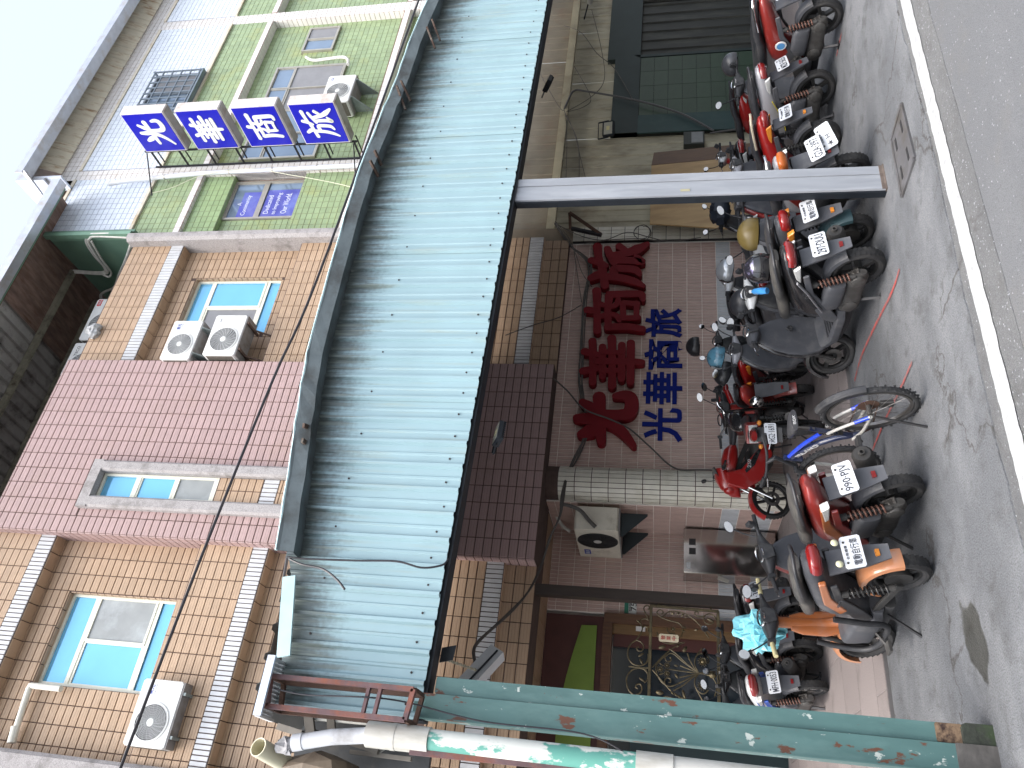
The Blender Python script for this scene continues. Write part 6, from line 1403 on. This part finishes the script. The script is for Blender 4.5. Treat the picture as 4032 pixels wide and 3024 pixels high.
# tail lamp and side lettering of the red scooter
s297 = scooter('scooter', 'large black scooter with red and clear tail lamp, plate 297-DUU', (4.47, 5.30, GZ), -.05, P_BK, lean=6, centre=True, pl=regno('297·DUU'), plpos=(.02, -.335, .58), pltilt=20, seat=SEATG, bulk=1.12, wb=1.24, shield=DGR, cover=DGR, steer=.45, rim=RIMB, mirrors=(1,), skirt=DGR, r=.22, tw=.10)
org = scooter('electric_scooter', 'orange electric scooter with grey footboard box and copper mudguard, nearest the green post', (1.91, 5.46, GZ), .11, DGR, lean=6, c2=P_ORG, pl=EBIKE, plpos=(.0, -.36, .57), pltilt=20, seat=SEATG, bulk=.98, wb=1.08, engine=False, exhaust=False, fender=P_COP, shock=SPRB, apron=False, shield=DGR, cover=BLK, steer=.25, rim=RIMB, mirrors=(-1,), centre=False, r=.215, tw=.10, rnd=True, fcol=P_COP, gripm=mat('cream_grip', (.45, .40, .22), .6), ind=None, skirt=BLK, cat='scooter')
# its battery box, tubular bumper loop and pedals
MB().loft([(.50, -.02, .33, .135, .10, 5), (.56, -.02, .33, .15, .115, 6), (.86, -.02, .34, .15, .115, 6), (.92, -.02, .34, .13, .10, 5)], 20).build('battery_box', DGR, org, smooth=40)
MB().tube(crom([(-.17, .36, .60), (-.19, .40, .40), (-.19, .48, .22), (-.19, .80, .20), (-.18, .96, .27), (-.14, 1.0, .44), (-.10, .99, .60)], 6), .022, 10).build('bumper_loop', BLK, org, True)
MB().tube([(-.15, .66, .26), (-.26, .66, .2)], .01, 6).box(-.32, -.24, .60, .70, .185, .205).build('pedal', ENG, org); lettering('GYTTS', DGR, .11, .02, org, frame((-.1575, .12, .60), (0, -1, 0), (0, 0, 1)))
for s_ in (-1, 1): MB().sphere((s_ * .075, -.345, .665), (.024, .016, .024), 10, 8).build('indicator', mat('cream_lens', (.5, .5, .34), .3), org, True)
mfh = scooter('scooter', 'blue and white scooter with plate MFH-0053 half hidden by the green post', (1.83, 9.05, PZ), .05, P_WHT, lean=7, c2=P_BLU, pl=regno('MFH·0053'), plpos=(0, -.34, .60), pltilt=25, seat=SEATM, rim=RIMM, cover=BLK, bulk=1.05, rearf=DGR, skirt=P_BLU)
bk2 = scooter('scooter', 'black scooter with white bag hook standing in front of the iron gate', (2.22, 9.15, PZ), .20, P_BK, seat=SEATM, rim=RIMB, shield=BLK, bulk=1.0, cover=P_BK, pl=None)
MB().tube(crom([(.0, 0, 0), (.0, -.03, -.02), (.035, -.04, -.05), (.03, -.04, -.09), (-.02, -.04, -.10), (-.04, -.04, -.06), (-.02, -.035, -.02)], 5), .008, 8).build('bag_hook', P_WHT, bk2, True, loc=(0, .90, .70))
b3750 = scooter('scooter', 'black scooter with plate 3750 behind the cyan bag', (2.66, 9.15, PZ), .35, P_BK, pl=regno('·3750'), plpos=(0, -.33, .72), seat=SEATM, rim=RIMB, mirrors=(1, -1), rnd=True, cover=BLK, rearf=DGR)
hero = scooter('electric_scooter', 'black electric scooter with HERO badge and teal mudguard left of the grey post', (4.97, 5.42, GZ), -.06, DGR, lean=7, pl=EBIKE, plpos=(.02, -.34, .60), seat=SEATM, wb=1.12, bulk=.9, engine=False, exhaust=False, fender=P_TEAL, shock=SPRB, apron=True, cover=P_WHT, rim=RIMB, mirrors=(-1,), ind=AMB, c2=P_RED, cat='scooter', shield=BLK)
MB().tube(crom([(-.172, .36, .47), (-.178, .22, .55), (-.176, .06, .64), (-.165, -.08, .74)], 5), [.02] * 16, 8, flat=(1, .35)).build('silver_decal', P_SIL, s297)
lettering('HERO', P_WHT, .12, .035, hero, frame((-.1575 * .9 - .001, .10, .62), (0, -1, .35), (0, .35, 1)))
s15 = scooter('scooter', 'grey scooter with oval speedometer behind the full-face helmet', (5.22, 6.75, GZ), .02, P_DKG, seat=SEATM, cover=P_SIL, mirrors=(1, -1), rim=RIMB, pl=None, steer=-.2)
red10 = scooter('electric_scooter', 'red electric scooter with black side sticker and white plate, middle of the row', (5.50, 8.45, PZ), .10, P_BRT, pl=EBIKE, plpos=(0, -.33, .62), seat=SEATM, wb=1.1, bulk=.95, engine=False, exhaust=False, shock=SPRB, cover=P_BRT, rim=RIMB, mirrors=(), ind=AMB, centre=False, lean=5)
red9 = scooter('electric_scooter', 'small red electric scooter with pinkish mudguard beside the bicycle wheel', (5.05, 8.25, PZ), -.35, paint('faded_red', (.30, .03, .025)), seat=SEATM, wb=1.05, bulk=.85, engine=False, exhaust=False, fender=paint('pinkish_red', (.38, .10, .09)), shock=SPRB, apron=False, cover=BLK, rim=RIMB, mirrors=(1,), ind=AMB, centre=False, lean=6, tail=None, pl=None)
# behind and right of the grey post
g2a = scooter('scooter', 'silver and red scooter with plate G2A-397 right of the grey post', (5.58, 5.26, GZ), -.2, P_SIL, lean=8, c2=P_RED, pl=regno('G2A·397'), plpos=(.03, -.36, .53), pltilt=30, plroll=.12, seat=SEATM, bulk=.9, grab=CHR, rim=RIMB, cover=P_DKG, wb=1.15, tail=mat('amber_red_lens', (.35, .09, .02), .15, 0, .3, 12))
plate(g2a, (.13, -.37, .42), [('合格標章', 0, .04, .1, .02), ('★ H', -.05, -.01, .12, .05)], 32, .25, .13, .2, 'paper_plate')
r17 = scooter('electric_scooter', 'red electric scooter with cream tubular grab rail behind the silver one', (6.72, 5.92, GZ), .10, P_BRT, pl=EBIKE, plpos=(0, -.34, .60), seat=SEATM, wb=1.08, bulk=.85, engine=False, exhaust=False, shock=SPRB, cover=P_DKG, grab=mat('cream_tube', (.45, .40, .30), .4), rim=RIMB, mirrors=(1,), ind=AMB, tail=REDL)
mzr = scooter('scooter', 'silver scooter with yellow swoosh and plate MZR-5655', (7.44, 5.85, GZ), .15, P_SIL, lean=5, c2=P_SIL, pl=regno('MZR·5655'), plpos=(0, -.34, .60), seat=SEATM, rim=RIMB, cover=P_SIL, mirrors=(), bulk=1.02)
MB().tube(crom([(-.165, .38, .50), (-.17, .28, .53), (-.172, .14, .60), (-.165, 0, .69)], 5), [.014] * 16, 8, flat=(1, .4)).build('yellow_swoosh', P_YEL, mzr)
far = scooter('scooter', 'red moped with long black seat and chrome rack at the right edge', (7.82, 5.25, GZ), -.12, P_RED, c2=P_RED, pl=EBIKE, plpos=(0, -.36, .66), seat=SEATM, bulk=1.0, grab=CHR, rim=RIMB, cover=BLK, wb=1.2, mirrors=(-1,), seatlen=1.1, tail=None, ind=None)
st_ = MB().lathe([(-.004, .001), (-.004, .055), (0, .06)], (0, 0, 0), 'x', 22, False).build('round_sticker', P_WHT, far, loc=(-.163, .2, .60)); MB().lathe([(-.006, .001), (-.006, .042)], (0, 0, 0), 'x', 18, False).build('sticker_centre', paint('sky_blue', (.08, .25, .5)), st_)
drk = scooter('scooter', 'dark scooter with grey windscreen in front of the plywood board', (8.15, 7.55, PZ), .15, P_BK, seat=SEATM, rim=RIMB, cover=P_DKG, shield=BLK, pl=None)
e20 = scooter('electric_scooter', 'red and gold electric scooter in front of the green tiles', (9.05, 7.3, PZ), .25, P_BRT, seat=SEATM, engine=False, exhaust=False, apron=False, rim=RIMB, cover=P_WHT, mirrors=(-1,), wb=1.1, bulk=.85, pl=None, tail=None)
wht = scooter('electric_scooter', 'white electric scooter beside the plywood, hung with helmets', (6.35, 7.0, PZ), .0, P_WHT, seat=SEATM, engine=False, exhaust=False, rim=RIMB, cover=P_WHT, mirrors=(), wb=1.1, bulk=.85, shield=BLK, pl=None, tail=None)
bk6 = scooter('scooter', 'black scooter parked in the back row under the red characters', (6.75, 8.75, PZ), .05, P_BK, seat=SEATM, rim=RIMB, cover=P_BK, shield=BLK, pl=None, rnd=True)
# ================================================================ motorcycle, sport bike
def moto(name, label, loc, rz, c, lean=0, wb=1.28, r=.28, tw=.10, sport=False, pl=None, plpos=(0, -.42, .62), steer=0, mirrors=(1, -1), seatm=SEATM, s=1.0, rimm=RIMB):
    root = empty(name, loc, label=label, cat='motorcycle', group='motorcycles under the canopy', rot=(0, rad(-lean), rz)); root.scale = (s, s, s)
    wheel(root, 0, r, tw, rimm, 6, 'rear_wheel')
    for s_ in (-1, 1): MB().bar((s_ * .09, 0, r), (s_ * .09, .45, .36), .025, .05).build('swing_arm', ENGD, root)
    MB().loft([(.38, 0, .40, .13, .12, 3), (.48, 0, .40, .15, .17, 3), (.75, 0, .40, .14, .17, 3), (.86, 0, .42, .10, .12, 3)], 16).build('engine', ENG, root, smooth=45)
    for k in range(5): MB().box(-.12, .12, .58, .80, .50 + .025 * k, .508 + .025 * k).build('cooling_fin', ENGD, root)
    MB().bar((0, .35, .55), (0, .95, .80), .05, .07).bar((0, .40, .35), (0, .92, .78), .04, .04).build('frame', ENGD, root)
    MB().loft([(.48, 0, .80, .06, .05, 2.4), (.56, 0, .83, .11, .10, 2.4), (.72, 0, .85, .135, .12, 2.4), (.88, 0, .86, .11, .09, 2.4), (.94, 0, .85, .05, .05, 2.4)], 18).build('fuel_tank', c, root, smooth=50)
    up = .1 if sport else 0
    MB().loft([(-.30, 0, .82 + up, .06, .025, 2.6), (-.1, 0, .82 + up * .7, .115, .045, 2.6), (.15, 0, .80 + up * .2, .135, .05, 2.6), (.35, 0, .79, .12, .05, 2.6), (.50, 0, .80, .07, .04, 2.6)], 18).build('seat', seatm, root, smooth=50)
    MB().loft([(-.42, 0, .80 + up, .04, .03, 2.4), (-.28, 0, .76 + up, .09, .05, 2.4), (0, 0, .72 + up * .4, .125, .06, 2.6), (.3, 0, .68, .12, .07, 2.6)], 16).build('tail_cowl', c if sport else BLK, root, smooth=50)
    MB().loft([(-.45, 0, .79 + up, .05, .03, 2.5), (-.40, 0, .79 + up, .07, .045, 2.5), (-.34, 0, .79 + up, .06, .04, 2.5)], 14).build('tail_light', REDL, root, smooth=50)
    MB().bar((0, -.33, .76), (0, -.46, .50), .16, .012, (0, -1, 0)).build('mudguard', BLK, root)
    if pl: plate(root, plpos, pl, 22)
    for s_ in (-1, 1): spring(root, (s_ * .11, .02, .30), (s_ * .11, .12, .66), .028, SPRB); MB().sphere((s_ * .13, -.36, .72), (.03, .03, .025), 10, 8).build('indicator', AMB, root, True)
    MB().tube([(.12, .75, .34), (.14, .45, .18), (.15, .1, .26)], .022, 10).tube([(.15, .12, .255), (.17, -.30, .40)], .048, 16).build('muffler', ENG, root, smooth=50)
    fe = empty('front_end', (0, .98, 0)); fe.parent = root; fe.rotation_euler = (0, 0, steer); dy = wb - .98
    for s_ in (-1, 1): MB().tube([(s_ * .085, dy, r), (s_ * .085, dy - .32, .98)], .020, 10).build('fork_leg', CHR if sport else ENGD, fe, True)
    wheel(fe, dy, r, tw * .85, rimm, 6, 'front_wheel'); MB().lathe([(-.06, .11), (-.056, .11), (-.056, .06), (-.06, .06)], (0, dy, r), 'x', 24).build('brake_disc', ENG, fe)
    arc_fender(fe, dy, r, r + .03, tw + .03, rad(20), rad(130), c, 'front_fender')
    MB().sphere((0, dy - .12, .86), (.085, .07, .085), 16, 10).build('headlight', CLRL if not sport else c, fe, True)
    handlebar(root, .93, 1.0 if not sport else .96, None, .34, mirrors, BLK, steer, None, 1.0, False, high=.05 if not sport else -.02)
    if sport:
        for s_ in (-1, 1):
            MB().prism([(.40, .34), (.62, .26), (1.0, .42), (1.16, .66), (1.10, .90), (.92, .92), (.86, .70), (.62, .52)], s_ * .12, s_ * .17, 'yz').build('side_fairing', c, root, bevel=.02)
            MB().prism([(.50, .40), (.80, .52), (.92, .64), (.88, .66), (.60, .50)], s_ * .17, s_ * .176, 'yz').build('fairing_stripe', P_BK, root)
        MB().loft([(.86, 0, .98, .14, .08, 2.4), (1.0, 0, .92, .15, .14, 2.4), (1.14, 0, .84, .11, .14, 2.4), (1.25, 0, .76, .045, .07, 2.4)], 18).build('nose_fairing', c, root, smooth=50)
        MB().loft([(.84, 0, 1.08, .10, .012, 2.4), (.98, 0, 1.02, .12, .012, 2.4), (1.08, 0, .94, .10, .012, 2.4)], 14).build('windscreen', mat('smoked_screen', (.03, .03, .035), .1), root, smooth=True)
    MB().bar((-.11, .52, .26), (-.30, .50, .012), .02).build('side_stand', STEELR, root)
    return root
ag = moto('motorcycle', 'black motorcycle with square red tail lamp and plate AG2-1691 behind the bicycle', (4.40, 7.95, PZ), -.65, P_BK, pl=regno('AG2·1691'), plpos=(.02, -.44, .62), lean=5, mirrors=(1,))
MB().box(-.11, .11, -.30, -.12, .70, .86).build('tail_box', P_RED, ag, bevel=.02); MB().box(-.10, .10, -.312, -.301, .74, .83).build('box_reflector', CLRL, ag)
spt = moto('motorcycle', 'small bright red sport bike standing crosswise by the cream column', (5.74, 10.12, PZ), 1.33, P_BRT, lean=5, wb=1.28, sport=True, mirrors=(1,), s=.97, rimm=RIMB, steer=.2)
lettering('250', P_WHT, .12, .05, spt, frame((-.178, .78, .60), (0, -1, 0), (0, 0, 1)))

# ================================================================ bicycle
bk = empty('bicycle', (3.0, 5.12, GZ), label='blue and white full-suspension mountain bicycle in the middle of the pavement', cat='bicycle', rot=(0, rad(-4), -.07))
BR, BWB = .335, 1.10
SPK = mat('spoke_steel', (.22, .21, .20), .35, .9); BFR = paint('navy_frame', (.012, .02, .06)); BBL = paint('frame_blue', (.02, .06, .55)); BSI = paint('frame_silver', (.42, .42, .40)); KNOB = mat('knobbly_rubber', (.028, .029, .031), .75, 0, .25, 14, .3, 80)
def bwheel(par, y, name):
    t = MB(); n = 14; t.lathe([(.021 * cos(2 * pi * k / n), BR - .024 + .021 * sin(2 * pi * k / n)) for k in range(n)], (0, y, BR), 'x', 48)
    for k in range(64):
        a = 2 * pi * k / 64; c, s_ = cos(a), sin(a); p = Vector((0, y + (BR - .003) * c, BR + (BR - .003) * s_)); tg = Vector((0, -s_, c)); nr = Vector((0, c, s_))
        xs = (-.019, .019) if k % 2 else (-.007, .007)
        for x in xs: q_ = p + Vector((x, 0, 0)); t.bar(q_ - tg * .007, q_ + tg * .007, .010, .008, nr)
    o = t.build(name, KNOB, par, smooth=35)
    rm = MB().lathe([(-.013, BR - .048), (.013, BR - .048), (.011, BR - .068), (-.011, BR - .068)], (0, y, BR), 'x', 48); rm.build('rim', SPK, o, smooth=40)
    hb_ = MB().lathe([(-.045, .02), (.045, .02), (.045, .006), (-.045, .006)], (0, y, BR), 'x', 14); hb_.build('hub', ENG, o, True)
    sp = MB()
    for k in range(28):
        a = 2 * pi * k / 28; b = a + (.45 if k % 4 < 2 else -.45); sx = .04 if k % 2 else -.04
        sp.tube([(sx, y + .02 * cos(b), BR + .02 * sin(b)), (0, y + (BR - .065) * cos(a), BR + (BR - .065) * sin(a))], .0013, 4)
    sp.build('spokes', SPK, o)
    return o
bwheel(bk, 0, 'rear_wheel')
fe = empty('front_end', (0, .93, 0)); fe.parent = bk; fe.rotation_euler = (0, 0, .25)
bwheel(fe, BWB - .93, 'front_wheel')
def btube(name, pts, r, m, par=bk, n=4): return MB().tube(crom(pts, n) if len(pts) > 2 else pts, r, 10).build(name, m, par, True)
bb, hd0, hd1, st0 = (0, .44, .30), (0, .90, .66), (0, .86, .80), (0, .30, .62)
btube('main_tube', [(0, .86, .74), (0, .66, .64), (0, .50, .47), bb], [.024] * 13, BFR); btube('upper_tube', [(0, .86, .77), (0, .62, .70), (0, .40, .60)], .017, BBL)
btube('seat_tube', [(0, .46, .33), (0, .30, .70)], .018, BFR); btube('head_tube', [hd0, hd1], .026, BFR)
for s_ in (-1, 1):
    btube('chain_stay', [(s_ * .06, 0, BR), (s_ * .055, .25, .33), (s_ * .04, .44, .36)], .013, BSI); btube('seat_stay', [(s_ * .06, 0, BR), (s_ * .05, .2, .50), (s_ * .03, .34, .56)], .012, BSI if s_ > 0 else BSI)
    btube('stay_sleeve', [(s_ * .0605, .01, BR + .008), (s_ * .056, .10, BR + .085)], .0145, BBL)
    btube('fork_leg', [(s_ * .055, BWB - .93, BR), (s_ * .055, .10, BR + .32)], .015, BSI, fe); btube('fork_leg', [(s_ * .055, .125, BR + .20), (s_ * .055, .075, BR + .37)], .02, BLK, fe)
btube('fork_crown', [(-.06, .085, BR + .36), (.06, .085, BR + .36)], .02, BLK, fe); btube('steerer', [(0, .085, BR + .35), (0, -.05, .88)], .018, BLK, fe)
btube('stem', [(0, -.04, .87), (0, .02, .93)], .018, BLK, fe); btube('handlebar', [(.06, -.27, .98), (.02, -.10, .94), (0, .02, .93), (-.03, .14, .93), (-.06, .27, .95)], .012, BLK, fe)
for s_ in (-1, 1): btube('grip', [(-s_ * .045, s_ * .18, .945), (-s_ * .065, s_ * .28, .965)], .017, GRIPM, fe); btube('brake_lever', [(-s_ * .04 - .03, s_ * .15, .925), (-s_ * .06 - .03, s_ * .25, .915)], .006, CHR, fe)
btube('seat_post', [(0, .31, .66), (0, .27, .80)], .014, SPK)
MB().loft([(.13, 0, .83, .085, .022, 2.6), (.20, 0, .835, .088, .03, 2.6), (.30, 0, .83, .055, .028, 2.6), (.42, 0, .825, .024, .018, 2.4), (.45, 0, .822, .012, .01, 2.2)], 18).build('saddle', SEATM, bk, smooth=50); lettering('ISOX', P_WHT, .07, .02, bk, frame((0, .128, .832), (1, 0, 0), (0, 0, 1)))
spring(bk, (0, .40, .44), (0, .36, .62), .022, SPRB, 6, 'rear_shock')
MB().lathe([(.045, .09), (.05, .09), (.05, .07), (.045, .07)], (0, .44, .30), 'x', 24).build('chain_ring', RUST, bk); MB().lathe([(.03, .075), (.034, .075), (.034, .02), (.03, .02)], (0, 0, BR), 'x', 20).build('sprocket', RUST, bk)
for s_ in (-1, 1):
    btube('crank', [(s_ * .06, .44, .30), (s_ * .085, .44 + s_ * .15, .30 - s_ * .07)], .010, ENG); MB().box(min(s_ * .09, s_ * .18), max(s_ * .09, s_ * .18), .44 + s_ * .15 - .04, .44 + s_ * .15 + .04, .285 - s_ * .07, .31 - s_ * .07).build('pedal', BLK, bk)
btube('chain', [(.048, .44, .39), (.034, .02, BR + .075)], .005, RUST); btube('chain', [(.048, .44, .21), (.034, .03, BR - .07)], .005, RUST); MB().box(.02, .05, -.04, .02, .17, .26).build('derailleur', ENGD, bk)
MB().bar((-.07, -.02, BR - .02), (-.20, -.10, .012), .014).build('kick_stand', STEELR, bk)
arc_fender(bk, .02, BR, BR + .03, .06, rad(95), rad(165), BLK, 'mudguard')
o = lettering('IRLAND', P_WHT, .26, .035, bk, frame((-.026, .68, .655), (0, -1, -.55), (0, -.55, 1)), 'frame_lettering')

# ================================================================ helmets and odds and ends on the machines
VIS = mat('dark_visor', (.012, .012, .014), .08, 0, .1, 3, coat=.6); LIN = mat('helmet_lining', (.02, .02, .022), .9)
def helmet(name, label, loc, rz, m, full=False, tilt=0, visor=None, s=1.0, roll=0):
    r = empty(name, loc, 0, label, 'helmet', 'helmets left on the machines', (rad(tilt), rad(roll), rz)); r.scale = (s, s, s)
    sh = MB().sphere((0, 0, .0), (.125, .15, .135), 24, 14, 0, pi * (.60 if not full else .56)).build('shell', m, r, True)
    if full:
        MB().lathe([(0, .0)], (0, 0, 0)) if False else None
        mb = MB(); n = 20; rows = []
        for z, f in ((-.02, 1.0), (-.07, .97), (-.12, .9), (-.135, .8)):
            rows.append([(.124 * f * sin(t) , -.149 * f * cos(t), z) for t in [(-pi * .5 - .35) + (pi + .7) * k / n for k in range(n + 1)]])
        # chin bar and lower shell
        m_ = n + 1; mb.add([p for rw in rows for p in rw], [(i * m_ + k, i * m_ + k + 1, (i + 1) * m_ + k + 1, (i + 1) * m_ + k) for i in range(3) for k in range(n)])
        rows2 = [[(p[0], -p[1] * 1.06, p[2]) for p in rw] for rw in rows[1:]]
        mb.add([p for rw in rows2 for p in rw], [(i * m_ + k, i * m_ + k + 1, (i + 1) * m_ + k + 1, (i + 1) * m_ + k) for i in range(2) for k in range(n)])
        mb.build('lower_shell', m, r, True)
    if visor:
        mb = MB(); n = 14; rows = []
        for ph in (.34, .46, .56, .64):
            rows.append([(.131 * sin(ph * pi) * sin(t), .158 * sin(ph * pi) * cos(t), .14 * cos(ph * pi)) for t in [-1.15 + 2.3 * k / n for k in range(n + 1)]])
        m_ = n + 1; mb.add([p for rw in rows for p in rw], [(i * m_ + k, i * m_ + k + 1, (i + 1) * m_ + k + 1, (i + 1) * m_ + k) for i in range(3) for k in range(n)]); mb.build('visor', visor, r, True)
    MB().lathe([(-.055 if not full else -.11, .001), (-.055 if not full else -.11, .10)], (0, 0, 0), 'z', 20, False).build('lining', LIN, r)
    return r
CLRV = mat('clear_visor', (.30, .32, .33), .1, .2, .1, 3)
helmet('helmet', 'black full-face helmet with purple flower print on the seat of the 297-DUU scooter', (4.50, 5.36, 1.00), 2.6, mat('gloss_black_print', (.016, .016, .022), .1, 0, .2, 6, 0, 60, (.28, .26, .42), .38, 9, coat=1.0), True, 0, VIS, 1.02)
helmet('helmet', 'matt black open helmet lying behind the 297-DUU scooter seat', (4.93, 6.40, 1.02), .4, mat('matt_black_shell', (.022, .023, .027), .35, 0, .1, 5), False, 25, None, 1.05)
helmet('helmet', 'silver capped open helmet on a back-row seat below the red characters', (6.10, 7.30, 1.08), .2, mat('silver_shell', (.42, .44, .46), .2, .5), False, 10, VIS, 1.0)
helmet('helmet', 'light blue and black open helmet hung by the black scooter mirror', (5.30, 7.95, 1.16), .3, mat('blue_black_shell', (.10, .26, .36), .2, 0, .1, 5, 0, 60, (.02, .02, .025), .55, 7, coat=.6), False, 12, CLRV, 1.0)
helmet('helmet', 'black open helmet hanging highest, on a handlebar in front of the tiled wall', (6.25, 9.10, 1.37), .2, mat('satin_black_shell', (.02, .021, .024), .28, 0, .1, 5), False, 0, VIS, 1.0)
helmet('helmet', 'black helmet with oval badge on the red electric scooter seat', (5.55, 8.70, 1.02), .8, MATS['satin_black_shell'], False, 20, None, 1.1)
helmet('helmet', 'olive and white helmet beside the grey post', (5.25, 5.75, .99), .9, mat('olive_shell', (.15, .11, .035), .35), False, 0, None, 1.05)
helmet('helmet', 'small grey helmet on the mirror of the red moped at the right edge', (8.35, 6.15, 1.04), .2, mat('grey_shell', (.05, .052, .058), .3), False, 0, None, .95)
tag(helmet('lamp_shell', 'round silver lamp shell hanging beside the red electric scooter', (4.72, 8.0, .74), .2, CHR, False, 90, None, .55), 'round silver lamp shell hanging beside the small red electric scooter', 'lamp', 'lamps')
# cyan plastic bag tied over the orange scooter's handlebar
bm_ = MB(); rb_ = random.Random(11); c0 = Vector((1.72, 6.55, 1.04))
bm_.sphere((0, 0, 0), (.15, .13, .16), 22, 16)
for i, v in enumerate(bm_.v):
    v = Vector(v); a = math.atan2(v.y, v.x); k = .16 * sin(7 * a + 3 * v.z * 20) + .12 * sin(13 * a - 30 * v.z) + rb_.uniform(-.06, .06); bm_.v[i] = tuple(v * (1 + k) + Vector((0, 0, -.05 * abs(sin(4 * a)))))
o = bm_.build('plastic_bag', mat('cyan_plastic_bag', (.22, .58, .66), .3, 0, .1, 6, .3, 25, spec=.5), loc=tuple(c0)); tag(o, 'crumpled cyan plastic bag over the handlebar of the orange scooter', 'plastic bag')
# blue drink bottle, yellow parcel
bt = empty('drink_bottle', (4.72, 5.95, .93), label='blue drink bottle with white cap behind the large black scooter', cat='bottle', rot=(rad(-35), rad(30), 0))
MB().lathe([(-.09, .001), (-.09, .03), (-.02, .033), (.05, .03), (.075, .016), (.085, .014)], (0, 0, 0), 'z', 16, False).build('bottle_body', mat('blue_bottle', (.06, .28, .62), .15, 0, .3, 12, coat=.5), bt, True); MB().lathe([(.08, .017), (.108, .017), (.108, .001)], (0, 0, 0), 'z', 14, False).build('cap', P_WHT, bt, True)
# grey bundle of rain cape on the dark scooter
rc = MB().sphere((0, 0, 0), (.22, .2, .14), 16, 10)
for i, v in enumerate(rc.v): v = Vector(v); rc.v[i] = tuple(v * (1 + .12 * sin(9 * v.x * 10) + rb_.uniform(-.05, .05)))
o = rc.build('rain_cape', mat('navy_cape', (.022, .028, .042), .55, 0, .2, 8, .3, 20), loc=(8.05, 8.30, 1.05), smooth=True); tag(o, 'crumpled navy rain cape over the dark scooter handlebar', 'rain cape')
# plastic bag caught on the parapet
pb = MB().sphere((0, 0, 0), (.16, .1, .13), 14, 10)
for i, v in enumerate(pb.v): v = Vector(v); pb.v[i] = tuple(v * (1 + .2 * sin(30 * v.x + 20 * v.z) + rb_.uniform(-.1, .1)))
o = pb.build('caught_bag', mat('grey_plastic_film', (.36, .37, .38), .4, 0, .4, 20, .5, 30), loc=tuple(W(371, 1302, Y=10.55))); tag(o, 'grey plastic bag caught on the hotel parapet', 'plastic bag')
